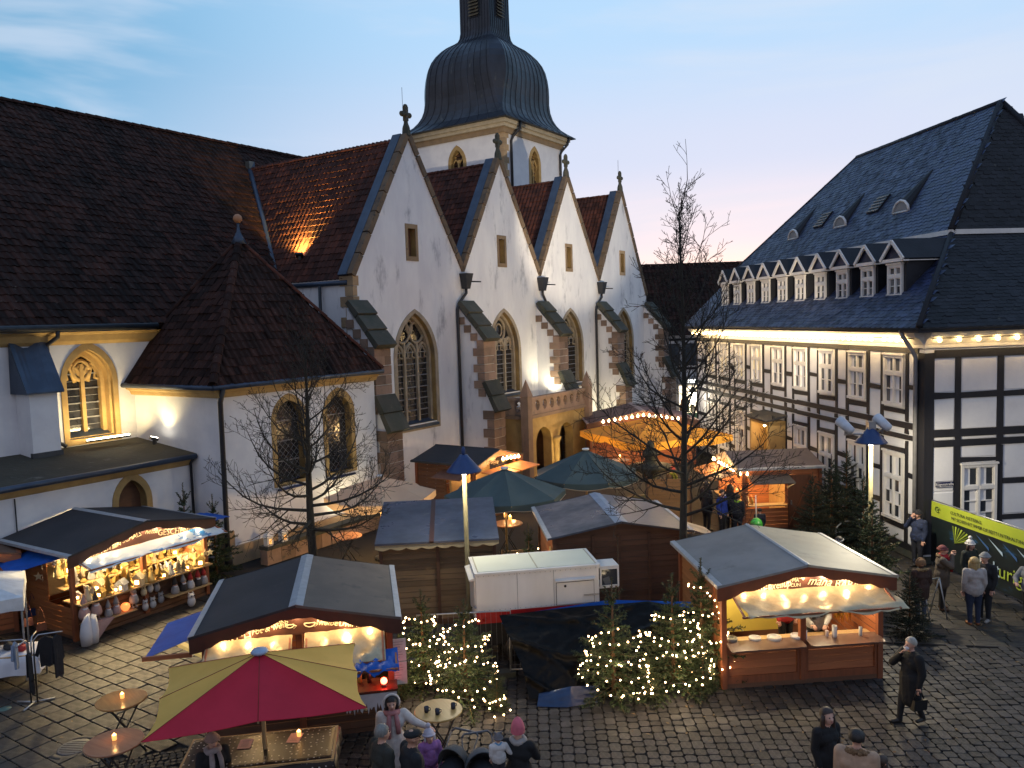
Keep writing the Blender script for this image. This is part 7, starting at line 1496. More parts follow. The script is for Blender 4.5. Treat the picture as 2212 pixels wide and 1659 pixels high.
mb.add(V, [(j * (n + 1) + i, j * (n + 1) + i + 1, (j + 1) * (n + 1) + i + 1, (j + 1) * (n + 1) + i) for j in range(m) for i in range(n)], 0, True); o = mb.build('tablecloth', whitesheet); o.location = (-12.0, 17.5, 0); o.rotation_euler = (0, 0, R(12)); tag(o, 'white cloth hanging over the long table at the left edge', 'tablecloth')
for k, (x, y, c, lb) in enumerate(((-.3, .1, (.5, .04, .03), 'red knitted cap on the white cloth table'), (.1, -.2, (.6, .6, .62), 'white knitted cap on the white cloth table'), (.45, .1, (.03, .03, .035), 'black folded hat on the white cloth table'), (-.7, .2, (.5, .08, .04), 'orange red woollen bundle on the white cloth table'), (-.05, .25, (.5, .36, .34), 'pink knitted bundle on the white cloth table'), (.75, -.05, (.35, .03, .03), 'dark red folded scarf on the white cloth table'))):
    mb = MB(); mb.ball((0, 0, .06), (.17, .13, .08), 9, 6); mb.ball((.1, .04, .07), (.1, .09, .07), 8, 5); o = mb.build('knitwear', cloth(c, 'knit')); o.location = Matrix.Translation((-12.0, 17.5, .75)) @ Matrix.Rotation(R(12), 4, 'Z') @ Vector((x, y, 0)); o.rotation_euler = (0, 0, k); tag(o, lb, 'knitwear', 'knitwear on the cloth table')
rb_ = G(75, 1520); t = thing('clothes_stand', 'clothes stand with four bent arms beside the white cloth table', 'clothes rack', rb_, R(15)); mb = MB(); mb.tube([(-.06, 0, .02), (-.06, 0, 1.1)], .018, 6); mb.tube([(.06, 0, .02), (.06, 0, 1.1)], .018, 6); mb.build('post', blackmetal, t)
for a, l in ((.3, .38), (2.7, .42), (4.4, .35)): mb = MB(); mb.tube([(0, 0, .04), (l * math.cos(a), l * math.sin(a), .02)], .02, 6); mb.build('foot', metalgrey, t)
for k, (a, z, l) in enumerate(((.1, 1.48, .62), (3.0, 1.42, .6), (1.6, 1.4, .5), (4.5, 1.45, .5))): mb = MB(); c, s = math.cos(a), math.sin(a); mb.tube([(.06 * c, .06 * s, 1.05), (.07 * c, .07 * s, z - .1), (.16 * c, .16 * s, z), (l * c, l * s, z)], .016, 6); mb.build('arm', metalgrey, t)
TR = Matrix.Translation(rb_) @ Matrix.Rotation(R(15), 4, 'Z')
for k, (x, y, z, w_, l, c, lb) in enumerate(((.3, .03, 1.46, .16, .62, (.012, .012, .016), 'black jacket hanging on the right arm of the clothes stand'), (.5, .05, 1.46, .1, .9, (.015, .016, .022), 'black bag and scarf hanging at the right end of the clothes stand'), (-.3, .05, 1.40, .07, .55, (.25, .32, .45), 'pale blue scarf hanging on the left arm of the clothes stand'), (.02, -.15, 1.2, .1, .85, (.012, .012, .015), 'black coat hanging on the clothes stand post'))):
    mb = MB(); [mb.prism(q_, (0, .05, 0)) for q_ in ([(-w_ * .9, -.025, -.03), (-w_ * .8, -.04, -l), (-w_ * .2, -.03, -l * .97), (w_ * .25, -.05, -l * 1.02), (w_ * .85, -.03, -l * .95), (w_ * .9, -.025, -.03), (0, -.025, .04)], [(-w_ * .85, 0, -.02), (-w_ * 1.5, 0, -l * .6), (-w_ * 1.1, 0, -l * .66), (-w_ * .75, 0, -.25)], [(w_ * .85, 0, -.02), (w_ * 1.4, 0, -l * .55), (w_ * 1.05, 0, -l * .62), (w_ * .75, 0, -.25)])]; mb.tube([(0, 0, .06), (.02, 0, .03), (0, 0, 0)], .006, 4); o = mb.build('hanging_garment', cloth(c, 'garment')); o.matrix_world = TR @ Matrix.Translation((x, y, z - .06)) @ Matrix.Rotation(k * .7, 4, 'Z'); tag(o, lb, 'garment', 'garments on the clothes stand')
for k, (px, py) in enumerate(((40, 1310), (78, 1305))):
    p = G(px, py + 20); t = thing('folding_chair', ['wooden slatted folding chair leaning at the left edge', 'wooden slatted folding chair nearest the gift hut'][k], 'chair', p, R(35 + 5 * k), 'folded wooden chairs'); 
    for x in (-.2, .2): mb = MB(); mb.bar((x, -.1, 0), (x, .12, 1.0), .03, .04); mb.build('leg', woodlight, t)
    for z in (.35, .5, .65, .8, .93): mb = MB(); y = -.1 + .22 * z; mb.box(-.2, .2, y - .02, y, z - .03, z + .03); mb.build('slat', bpy.data.materials['fir bark'], t)
for k, (px, py, c, lb) in enumerate(((62, 1352, (.28, .10, .07), 'reddish shoulder bag hanging by the folding chairs'), (90, 1362, (.24, .09, .05), 'brown shoulder bag hanging by the folding chairs'), (72, 1330, (.02, .03, .10), 'dark blue bag hanging by the folding chairs'))):
    p = G(px, py, .35); t = thing('shoulder_bag', lb, 'bag', p, R(40), 'bags by the folding chairs'); mb = MB(); mb.prism([(-.12, -.03, 0), (.12, -.03, 0), (.1, -.03, .2), (-.1, -.03, .2)], (0, .08, 0)); mb.build('body', cloth(c, 'leather'), t); mb = MB(); mb.tube([(-.1, 0, .2), (-.04, 0, .5), (.0, 0, .62), (.04, 0, .5), (.1, 0, .2)], .008, 4); mb.build('strap', cloth(c, 'leather'), t)
p = G(182, 1365); t = thing('basket', 'woven basket of fir twigs beside the gift hut corner', 'basket', p); mb = MB(); mb.lathe([(.16, 0), (.22, .3), (.2, .3), (.15, .02)], 14); mb.build('body', M('wicker', (.30, .26, .13), (.22, .18, .09), sc=20, rough=.8, bump=.6), t); mb = MB()
for k in range(40): a = random.uniform(0, 6.28); mb.bar((.1 * math.cos(a), .1 * math.sin(a), .22), (.24 * math.cos(a), .24 * math.sin(a), .3 + random.uniform(0, .2)), .02, .01)
mb.build('twigs', needle, t); p = G(196, 1372); mb = MB(); mb.lathe([(.07, 0), (.09, .22), (.08, .22), (.065, .02)], 12); o = mb.build('red_pot', plain('red pot', (.4, .03, .03), .5)); o.location = p; tag(o, 'small red pot standing beside the woven basket', 'pot')
# ---------------------------------------------------------------- gift figures and ornaments
def fig_gnome(hat, body, s=1.0, legs=False):
    def f(t):
        z = .12 if legs else 0
        if legs:
            for x in (-.05, .05): mb = MB(); mb.tube([(x, 0, .02), (x, -.01, z + .02)], .014, 5); mb.ball((x, -.02, .02), (.03, .045, .025), 6, 4); mb.build('leg', body, t)
        mb = MB(); mb.lathe([(.10, z), (.12, z + .06), (.10, z + .17), (.05, z + .24)], 10); mb.build('body', body, t); mb = MB(); mb.ball((0, -.01, z + .25), (.06, .06, .055), 8, 6); mb.ball((0, -.07, z + .25), .018, 6, 4); mb.build('head', skin, t); mb = MB(); mb.lathe([(.085, z + .27), (.06, z + .36), (.025, z + .46), (.001, z + .52)], 9, (0, 0, 0)); mb.build('hat', hat, t); mb = MB(); mb.lathe([(.06, z + .23), (.05, z + .16), (.001, z + .08)], 8, (0, -.045, 0), 0, True, 1, .6); mb.build('beard', whitesheet, t)
    return f
def fig_owl(m):
    def f(t):
        mb = MB(); mb.ball((0, 0, .12), (.09, .08, .12), 9, 7); mb.ball((0, 0, .24), (.08, .07, .065), 9, 6); mb.build('body', m, t); mb = MB()
        for x in (-.035, .035): mb.ball((x, -.065, .25), .018, 6, 4)
        mb.build('eye', blackmetal, t); mb = MB(); mb.lathe([(.03, 0), (.001, .06)], 5, (-.05, 0, .28)); mb.lathe([(.03, 0), (.001, .06)], 5, (.05, 0, .28)); mb.build('ear', m, t)
    return f
white_f = plain('white felt', (.52, .51, .52), .9); grey_f = plain('grey felt', (.30, .29, .30), .9); pink_f = plain('dusty pink felt', (.40, .26, .25), .9); red_f = plain('red felt', (.42, .03, .03), .8); gold_f = M('gilded ornament', (.62, .42, .14), (.5, .32, .1), sc=8, rough=.35, metal=.4); cream_f = plain('cream ceramic', (.62, .52, .34), .5); dark_f = plain('dark felt', (.04, .035, .035), .9)
LH1 = Matrix.Translation(H1['t'].location) @ Matrix.Rotation(H1['t'].rotation_euler.z, 4, 'Z')
def put(name, label, cat, group, lx, ly, lz, fn, s=1.0, rz=0):
    t = thing(name, label, cat, LH1 @ Vector((lx, ly, lz)), H1['t'].rotation_euler.z + rz, group); fn(t); t.scale = (s, s, s); return t
X0, X1, Y0, CX = H1['x0'], H1['x1'], H1['y0'], H1['cx']; GF = 'figures on the low shelf of the gift hut'
low = [(.15, 'pink long legged doll at the left end of the low gift shelf', fig_gnome(pink_f, pink_f, legs=True), 1.25), (.45, 'second pink long legged doll on the low gift shelf', fig_gnome(dark_f, pink_f, legs=True), 1.25), (.78, 'grey gnome beside the dolls on the low gift shelf', fig_gnome(grey_f, grey_f), .9), (1.0, 'grey and pink gnome left of the red lantern on the low shelf', fig_gnome(grey_f, pink_f), 1.0), (1.5, 'long legged grey gnome right of the red lantern', fig_gnome(grey_f, grey_f, legs=True), 1.05)]
for x, lb, fn, s in low: put('gnome_figure', lb, 'figurine', GF, X0 + x, Y0 - .2, .43, fn, s)
t = put('glass_lantern', 'glowing red mosaic lantern on the low gift shelf', 'lantern', None, X0 + 1.25, Y0 - .2, .43, lambda t: None); mb = MB(); mb.lathe([(.06, 0), (.12, .08), (.11, .16), (.07, .2)], 12); mb.build('bowl', M('mosaic glass', (.5, .15, .08), (.6, .4, .1), sc=30, rough=.2, emit=(1, .25, .06), estr=1.5), t); lamp('POINT', (0, -.1, .25), 1.2, (1, .4, .15), t, .05, name='candle_light')
for k, (x, z, m, lb) in enumerate(((1.95, .62, cream_f, 'yellowish owl hanging left of the counter post'), (2.15, .66, white_f, 'white owl hanging in the middle of the gift counter front'), (2.35, .62, grey_f, 'grey owl hanging right of the middle of the gift counter front'), (1.97, .2, white_f, 'left white owl low on the gift counter front'), (2.2, .2, white_f, 'right white owl low on the gift counter front'), (2.45, .26, grey_f, 'grey owl low on the gift counter front'))): put('owl_figure', lb, 'figurine', 'owls on the gift counter front', X0 + x - .1, Y0 - .12, z, fig_owl(m), 1.0)
for k, (x, hat, body, lb) in enumerate(((2.75, dark_f, grey_f, 'grey sitting figure on the right low gift shelf'), (3.02, grey_f, dark_f, 'dark cone figure on the right low gift shelf'), (3.25, red_f, white_f, 'red hatted gnome on the right low gift shelf'), (3.5, red_f, dark_f, 'second red hatted gnome on the right low gift shelf'), (3.7, red_f, grey_f, 'red hatted gnome at the right end of the low gift shelf'))): put('gnome_figure', lb, 'figurine', GF, X0 + x, Y0 - .2, .43, fig_gnome(hat, body), 1.0)
put('snowman_figure', 'white snowman figure on the ground right of the gift hut', 'figurine', None, X0 + 3.0, Y0 - .55, .02, fig_owl(white_f), 1.3)
for k, x in enumerate((.28, .46)):
    t = put('cloth_gnome', ['tall white stuffed cone at the near corner of the gift hut', 'shorter white stuffed cone at the near corner of the gift hut'][k], 'stuffed figure', 'white stuffed cones', x - .1, -.25 + .02 * k, .0, lambda t: None); mb = MB(); mb.tube([(0, 0, .02), (0, 0, .3), (.02, .01, .55), (.07, .02, .72), (.13, .03, .78 - .1 * k)], [.13, .15, .12, .06, .02], 10); mb.build('body', whitesheet, t)
t = put('cloth', 'pink cloth hanging from the left end of the low gift shelf', 'cloth', None, X0 + .5, Y0 - .2, .44, lambda t: None); mb = MB(); mb.add([(-.35, 0, 0), (.3, 0, 0), (.3, -.22, -.01), (-.35, -.22, -.01), (-.2, -.25, -.45), (.1, -.24, -.15)], [(0, 1, 2, 3), (3, 5, 4), (3, 2, 5)]); mb.build('drape', pink_f, t)
def orn_tree(m):
    def f(t): mb = MB(); mb.lathe([(.06, 0), (.05, .02), (.012, .03), (.012, .05), (.07, .05), (.03, .12), (.05, .12), (.02, .19), (.035, .19), (.001, .28)], 8); mb.build('body', m, t)
    return f
def orn_angel(m):
    def f(t): mb = MB(); mb.lathe([(.07, 0), (.06, .03), (.03, .13), (.02, .16)], 8); mb.ball((0, 0, .18), .03, 7, 5); mb.build('body', m, t); mb = MB(); mb.prism([(-.09, .02, .1), (0, .02, .09), (.09, .02, .1), (.11, .02, .2), (0, .02, .13), (-.11, .02, .2)], (0, .008, 0)); mb.build('wings', m, t)
    return f
def orn_house(m):
    def f(t): mb = MB(); mb.box(-.06, .06, -.05, .05, 0, .1); mb.prism([(-.075, -.06, .1), (.075, -.06, .1), (0, -.06, .17)], (0, .12, 0)); mb.build('body', m, t); mb = MB(); mb.box(-.025, .025, -.053, -.0505, .03, .08); mb.build('window', flamem, t)
    return f
def orn_candle(m):
    def f(t): mb = MB(); mb.lathe([(.045, 0), (.05, .02), (.02, .05), (.02, .06)], 8); mb.build('foot', gold_f, t); mb = MB(); mb.lathe([(.022, .06), (.022, .2), (.001, .205)], 8); mb.build('body', m, t)
    return f
kinds = [('tree_ornament', 'little layered tree', orn_tree), ('angel_ornament', 'little winged angel', orn_angel), ('house_ornament', 'little lit house', orn_house), ('candlestick', 'little candlestick', orn_candle)]
mats_o = [(cream_f, 'cream'), (gold_f, 'gilded'), (white_f, 'white'), (plain('pale yellow', (.66, .5, .2), .5), 'yellow')]
protos = {}
rows_ = [('front edge of the bright gift counter', .985, -.15, 18), ('back of the bright gift counter', .985, .25, 17), ('lowest step of the bright gift shelves', 1.22, .78, 16), ('middle step of the bright gift shelves', 1.5, .98, 16), ('top step of the bright gift shelves', 1.78, 1.18, 15)]
for row, z, yy, n in rows_:
    for k in range(n):
        kn, kl, fn = kinds[random.randrange(4)]; m, ml = mats_o[random.randrange(4)]; x = X0 + .15 + (X1 - X0 - .3) * (k + random.uniform(.2, .8)) / n; key = (kn, ml, row); s = random.uniform(1.3, 2.1); P_ = LH1 @ Vector((x, Y0 + yy + random.uniform(-.06, .06), z)); lb = '%s %s on the %s' % (ml, kl, row)
        if (kn, ml) not in protos: t = thing(kn, lb, 'ornament', P_, random.uniform(-.5, .5), lb + 's'); fn(m)(t); protos[(kn, ml)] = t
        else: t = dup(protos[(kn, ml)], P_, random.uniform(-.5, .5), lb, lb + 's')
        t.scale = (s, s, s)
star_me = MB(); star_me.prism([((.1 if i % 2 == 0 else .04) * math.sin(i * math.pi / 5), -.005, (.1 if i % 2 == 0 else .04) * math.cos(i * math.pi / 5)) for i in range(10)], (0, .01, 0)); star_me = star_me.mesh('hanging_star', cream_f)
for k in range(16):
    left = k < 6; p = LH1 @ (Vector((X0 - .03 + random.uniform(-.05, .0), Y0 + .6 + random.uniform(0, 1.4), random.uniform(1.3, 2.0))) if left else Vector((X1 + random.uniform(-.3, .25), Y0 - random.uniform(.0, .3), random.uniform(1.2, 1.85)) if k < 12 else Vector((X0 + .2 + k * .25 - 3, Y0 - .05, 1.75)))); o = link('hanging_star', star_me, None, p, random.uniform(0, 3)); o.scale = (random.uniform(.7, 1.3),) * 3
    g = 'stars hanging at the left side of the gift hut' if left else ('stars hanging at the right corner of the gift hut' if k < 12 else 'stars hanging in the gift hut opening'); tag(o, 'pale star ornament, one of the ' + g, 'ornament', g)
for k, (px, py) in enumerate(((513, 1240), (541, 1236))):
    t = thing('lantern_house', ['left white lantern house on the wall behind the drinks hut', 'right white lantern house on the wall behind the drinks hut'][k], 'lantern', W2(17.2 + k * .62, 21.4, .62 + .0), CHAM, 'white lantern houses'); mb = MB(); mb.box(-.12, .12, -.1, .1, 0, .3); mb.add([(-.16, -.14, .3), (.16, -.14, .3), (.16, .14, .3), (-.16, .14, .3), (0, 0, .52)], [(0, 1, 4), (1, 2, 4), (2, 3, 4), (3, 0, 4)]); mb.lathe([(.03, .5), (.03, .58)], 6); mb.build('body', whitepaint, t); mb = MB(); mb.box(-.05, .05, -.104, -.101, .06, .22); mb.build('window', bpy.data.materials['lit candle glass'], t)
t = thing('low_wall', 'low dark stone wall with capstones in front of the chapel', 'wall', W2(17.0, 21.25, 0), CHAM)
for k in range(12): mb = MB(); mb.box(k * .6, k * .6 + .585, 0, .35, 0, .5); mb.build('stone_block', sandred, t); mb = MB(); mb.box(k * .6, k * .6 + .59, -.04, .39, .503, .62); mb.build('cap_stone', capstone, t)
# red lamp and goods at the drinks hut
LH2 = Matrix.Translation(H2['t'].location) @ Matrix.Rotation(H2['t'].rotation_euler.z, 4, 'Z'); X1_, Y0_ = H2['x1'], H2['y0']
t = thing('red_lamp', 'small glowing red lamp on the counter of the drinks hut', 'lamp', LH2 @ Vector((X1_ - .15, Y0_ - .3, .99)), 0); mb = MB(); mb.lathe([(.05, 0), (.05, .03), (.03, .05)], 10); mb.build('foot', blackmetal, t); mb = MB(); mb.ball((0, 0, .11), .065, 10, 8); mb.build('globe', bulbred, t); lamp('POINT', (0, -.1, .14), 2.6, (1, .05, .02), t, .05, name='red_light')
for k, (x, y, lb, c) in enumerate(((-.75, -.1, 'yellow bottle on the drinks counter', (.55, .35, .05)), (-.6, .0, 'second yellow bottle on the drinks counter', (.5, .38, .1)), (-.42, -.05, 'dark bottle on the drinks counter', (.03, .02, .02)))):
    mb = MB(); mb.lathe([(.04, 0), (.042, .16), (.015, .22), (.015, .3), (.001, .3)], 10); o = mb.build('bottle', plain('bottle glass', c, .2)); o.location = LH2 @ Vector((X1_ + x, Y0_ + y, .99)); tag(o, lb, 'bottle', 'bottles on the drinks counter')
# things on the counter of the food hut
LH5 = Matrix.Translation(H5['t'].location) @ Matrix.Rotation(H5['t'].rotation_euler.z, 4, 'Z')
for k, (x, y, r_, h, c, nm, lb) in enumerate(((2.62, .3, .05, .26, (.75, .75, .75), 'paper_roll', 'white kitchen roll on the right food counter'), (1.98, .3, .04, .2, (.55, .6, .7), 'sauce_bottle', 'pale sauce bottle with blue top on the food counter'), (2.48, .35, .035, .14, (.6, .5, .5), 'paper_cup', 'small cup beside the kitchen roll'), (.95, .45, .13, .06, (.75, .74, .7), 'white_bowl', 'white bowl at the left food hatch'), (1.35, .4, .15, .07, (.7, .7, .68), 'white_bowl', 'white tray bowl near the centre post of the food hut'), (1.85, .4, .14, .07, (.72, .7, .72), 'white_bowl', 'white bowl right of the centre post of the food hut'), (.45, .45, .12, .08, (.2, .22, .2), 'steel_pot', 'dark pot at the left end of the food counter'), (3.18, .28, .035, .2, (.5, .5, .5), 'flask', 'metal flask at the right end of the food counter'))):
    mb = MB(); mb.lathe([(r_ * .85, 0), (r_, h * .15), (r_, h), (r_ * .8, h), (r_ * .8, h * .8), (.001, h * .8)], 14); o = mb.build(nm, plain(nm.replace('_', ' '), c, .4)); o.location = LH5 @ Vector((x, y, .942)); tag(o, lb, nm.replace('_', ' '))
# green balloon
p = G(1634, 1133, 1.0); t = thing('balloon', 'bright green balloon held behind the food hut roof', 'balloon', (p.x, p.y, 1.0)); mb = MB(); mb.ball((0, 0, 0), (.2, .2, .22), 14, 10); mb.build('balloon_skin', M('green rubber', (.08, .5, .06), rough=.25, spec=.6), t); mb = MB(); mb.tube([(0, 0, .2), (.0, .05, .95)], .02, 5); mb.build('stick', whitepaint, t)

lv = MB(); rl = random.Random(4)
for k in range(260):
    x, y = rl.choice(((-5.7, 20.5), (4.2, 18.8), (-8, 15.5), (5, 14.5), (9.5, 16.5))); p = Vector((x + rl.gauss(0, 2.0), y + rl.gauss(0, 1.4), .016)); a = rl.uniform(0, 6.3); s_ = rl.uniform(.025, .055); d = Vector((math.cos(a), math.sin(a), 0)); e = Vector((-d.y, d.x, 0)); lv.add([p - d * s_, p + e * s_ * .5 + Vector((0, 0, .008)), p + d * s_, p - e * s_ * .5 + Vector((0, 0, .004))], [(0, 1, 2, 3)], rl.randrange(2))
o = lv.build('fallen_leaves', [plain('brown leaf', (.10, .055, .02), .8), plain('pale leaf', (.20, .13, .06), .8)]); tag(o, 'scattered brown fallen leaves on the paving', 'leaves', kind='stuff')
# ---------------------------------------------------------------- people
PEOPLE = []
def cap(a, b, ra, rb, lab): return (Vector(a), Vector(b), ra, rb, lab)
def capsule(mb, a, b, ra, rb, n=12, k=4):
    d = b - a; L_ = d.length; q = (d.to_track_quat('Z', 'Y') if L_ > 1e-5 else Vector((0, 0, 1)).to_track_quat('Z', 'Y')).to_matrix().to_4x4()
    prof = [(max(1e-4, ra * math.sin(math.pi / 2 * i / k)), -ra * math.cos(math.pi / 2 * i / k)) for i in range(k + 1)] + [(max(1e-4, rb * math.cos(math.pi / 2 * i / k)), L_ + rb * math.sin(math.pi / 2 * i / k)) for i in range(k + 1)]
    t = mb.T; mb.T = Matrix.Translation(a) @ q; mb.lathe(prof, n); mb.T = t
HANDS = {}
def hand(mb, w, d, side, s, m=0):
    """palm, four curled fingers of unequal length and a thumb off its side; w wrist, d pointing direction"""
    d = d.normalized(); up = Vector((0, 0, 1)) if abs(d.z) < .8 else Vector((0, -1, 0)); x = d.cross(up).normalized() * side; z = x.cross(d).normalized() * side
    M_ = Matrix((x, d, z)).transposed().to_4x4(); M_.translation = w; t = mb.T; mb.T = M_
    mb.ball((0, .045 * s, 0), (.042 * s, .055 * s, .018 * s), 8, 6, m)
    for i, (fx, l) in enumerate(((-.03, .062), (-.011, .073), (.009, .068), (.027, .053))):
        mb.tube([(fx * s, .075 * s, 0), (fx * 1.08 * s, (.085 + l * .45) * s, -.006 * s), (fx * 1.08 * s, (.085 + l * .8) * s, -.024 * s), (fx * s, (.08 + l * .9) * s, -.04 * s)], [.0105 * s, .0098 * s, .009 * s, .006 * s], 6, m)
    mb.tube([(-.036 * s, .02 * s, 0), (-.062 * s, .045 * s, -.008 * s), (-.066 * s, .075 * s, -.018 * s)], [.014 * s, .011 * s, .008 * s], 6, m); mb.T = t
def person(label, loc, rz, h, coat, pants, hair=None, hairc=(.03, .02, .015), hat=None, hatc=(.1, .1, .1), scarf=None, hem=.47, arms=None, step=.0, lean=0, shoes=(.02, .018, .016), fur=None, sk=(.60, .34, .25), group=None, bulk=1.0, child=False, tilt=0, twist=0, pack=None, mask=False, hem_flare=1.0, hood=None, cat='person', glasses=False):
    t = thing('person', label, cat, loc, rz, group); H_ = h; hs = 1.28 if child else 1.0; P = []
    def v(x, y, z): return Vector((x * H_, (y - lean * max(0, z - .5)) * H_, z * H_))
    zc = .925 - (.045 if child else 0); zs = .815 - (.05 if child else 0); b = bulk; r = H_
    for q, st in ((-1, step), (1, -step)):
        hip, kn, an = v(q * .052, 0, .5), v(q * .056, -.02 - st * .45 if st > 0 else -.005 - st * .3, .275), v(q * .052, .01 - st, .05 + (.03 if st < 0 else 0))
        P += [cap(hip, kn, .062 * r * b, .043 * r, 2), cap(kn, an, .043 * r, .03 * r, 2), cap(an + Vector((0, .01 * r, -.018 * r)), an + Vector((q * .012 * r, -.085 * r, -.026 * r)), .028 * r, .024 * r, 3)]
    if hem < .5: P += [cap(v(-.03, .0, .56), v(-.045, -.0, hem + .05), .085 * r * b, .07 * r * b * hem_flare, 1), cap(v(.03, .0, .56), v(.045, 0, hem + .05), .085 * r * b, .07 * r * b * hem_flare, 1), cap(v(0, -.01, .56), v(0, -.015, hem + .05), .085 * r * b, .072 * r * b * hem_flare, 1), cap(v(0, .02, .56), v(0, .025, hem + .05), .08 * r * b, .07 * r * b * hem_flare, 1)]
    P += [cap(v(-.035, 0, .54), v(.035, 0, .54), .082 * r * b, .082 * r * b, 1 if hem < .56 else 2), cap(v(0, 0, .56), v(0, 0, .66), .088 * r * b, .084 * r * b, 1), cap(v(-.045, .005, .73), v(.045, .005, .73), .075 * r * b, .075 * r * b, 1), cap(v(-.05, .01, zs - .03), v(.05, .01, zs - .03), .058 * r * b, .058 * r * b, 1), cap(v(0, .008, zs), v(0, .0, zc - .04), .036 * r, .032 * r, 0 if not hood else 1)]
    arms = arms or (None, None)
    HD = []
    for q, a in zip((-1, 1), arms):
        sh = v(q * .108 * (b * .5 + .5), .008, zs - .015); el, wr = a if a else ((q * .135, .015, .635 - (.04 if child else 0)), (q * .125, -.035, .50))
        el, wr = v(*el), v(*wr); P += [cap(sh, el, .044 * r * b, .036 * r * b, 1), cap(el, wr, .036 * r * b, .027 * r, 1)]; HD.append((wr, wr - el, q))
    hc = v(0, -.012 + 0, zc); hr = .056 * r * hs
    tw = Matrix.Rotation(twist, 3, 'Z') @ Matrix.Rotation(tilt, 3, 'X')
    def hv(x, y, z): return hc + tw @ Vector((x * r * hs, y * r * hs, z * r * hs))
    P += [cap(hv(0, .01, .02), hv(0, .006, .012), hr * 1.0, hr, 0), cap(hv(0, -.018, -.02), hv(0, -.02, -.035), hr * .74, hr * .58, 0), cap(hv(0, -.058, -.002), hv(0, -.068, -.014), .009 * r * hs, .011 * r * hs, 0), cap(hv(-.052, .012, -.004), hv(-.056, .016, .008), .009 * r * hs, .01 * r * hs, 0), cap(hv(.052, .012, -.004), hv(.056, .016, .008), .009 * r * hs, .01 * r * hs, 0)]
    mb = MB()
    for a, bb, ra, rb, l in P: capsule(mb, a, bb, ra, rb)
    raw = link('raw_body', mb.mesh('raw', skin)); m_ = raw.modifiers.new('r', 'REMESH'); m_.mode = 'VOXEL'; m_.voxel_size = .0085 * r if r > .5 else .009; s_ = raw.modifiers.new('s', 'SMOOTH'); s_.iterations = 5; s_.factor = .5
    mats = [plain('face skin', sk, .55), cloth(coat, 'coat'), cloth(pants, 'trousers'), plain('shoes', shoes, .5), plain('eyes', (.015, .012, .01), .3), plain('lips', (.34, .12, .10), .5)]
    PEOPLE.append((raw, t, P, HD, r, hs, hv, mats))
    # hair, hats and the rest are children
    if hair:
        hm = M('hair', hairc, tuple(c * .6 for c in hairc), sc=18, rough=.55, bump=.5, bsc=30, stretch=(1, 1, .2)); mb = MB()
        m2 = MB(); cc = hv(0, .014, .022); prof = []
        for i in range(9):
            a = math.pi * (.0 + .62 * i / 8); prof.append((a))
        V = []; n = 16
        for a in prof:
            for k in range(n):
                ph = 2 * math.pi * k / n; fr = -math.sin(ph) ; lim = a * (1 - .40 * max(0, fr) ** .7) if hair != 'bangs' else a * (1 - .30 * max(0, fr)); d = Vector((math.sin(lim) * math.cos(ph), math.sin(lim) * math.sin(ph), math.cos(lim)))
                V.append(cc + tw @ (Vector((d.x * 1.04, d.y * 1.1, d.z * 1.05)) * hr * (1.09 + .05 * math.sin(k * 3.3 + a * 2) * min(1, a))))
        m2.add(V, [(i * n + k, (i + 1) * n + k, (i + 1) * n + (k + 1) % n, i * n + (k + 1) % n) for i in range(8) for k in range(n)], 0, True)
        if hair in ('long', 'bangs', 'bob'):
            L2 = {'long': .17, 'bangs': .08, 'bob': .075}[hair]
            for q in np.linspace(-1, 1, 7):
                x = q * .05; y = .035 - .05 * abs(q) + (.0 if abs(q) < .9 else -.0); m2.tube([hv(x * .95, y + .012, .025), hv(x * 1.12, y + .02, -.03), hv(x * 1.12, y + .026, -.03 - L2 * .6), hv(x * .9, y + .03, -.03 - L2)], [.022 * r, .024 * r, .022 * r, .008 * r], 6)
        m2.build('hair', hm, t)
    if hat:
        hm = cloth(hatc, 'hat'); mb = MB(); c0 = hv(0, .008, .0)
        def dome(z0, top, rr, n=16, bulge=1.0):
            V = []; ks = 7
            for i in range(ks + 1):
                f_ = i / ks; rad = rr * (math.cos(math.pi / 2 * f_) ** .55) * (1 + .04 * math.sin(f_ * 3)); z = z0 + (top - z0) * f_
                for k in range(n): a = 2 * math.pi * k / n; V.append(c0 + tw @ Vector((rad * math.cos(a), rad * 1.1 * math.sin(a) + .004 * r, z)))
            mb.add(V, [(i * n + k, i * n + (k + 1) % n, (i + 1) * n + (k + 1) % n, (i + 1) * n + k) for i in range(ks) for k in range(n)], 0, True)
        if hat in ('beanie', 'pompom', 'ears'):
            dome(.012 * r * hs, (.085 if hat == 'beanie' else .10) * r * hs, hr * 1.14); V = []
            mb.tube([c0 + tw @ Vector((hr * 1.17 * math.cos(a), hr * 1.28 * math.sin(a) + .004 * r, .02 * r * hs)) for a in np.linspace(0, 2 * math.pi, 17)], .011 * r * hs, 6, caps=False)
            if hat == 'pompom': mb.ball(c0 + tw @ Vector((0, .004 * r, .118 * r * hs)), .030 * r * hs, 9, 7)
            if hat == 'ears':
                for q in (-1, 1): mb.ball(c0 + tw @ Vector((q * hr * .8, 0, .09 * r * hs)), .019 * r * hs, 7, 5)
        elif hat == 'pointed': dome(-.01 * r, .135 * r, hr * 1.16)
        elif hat == 'flatcap':
            V = []; mb.ball(c0 + tw @ Vector((0, -.006 * r, .042 * r)), (hr * 1.22, hr * 1.42, .030 * r), 16, 8); mb.ball(c0 + tw @ Vector((0, -hr * 1.2, .028 * r)), (hr * .8, hr * .5, .008 * r), 12, 6)
        mb.build('hat', hm, t)
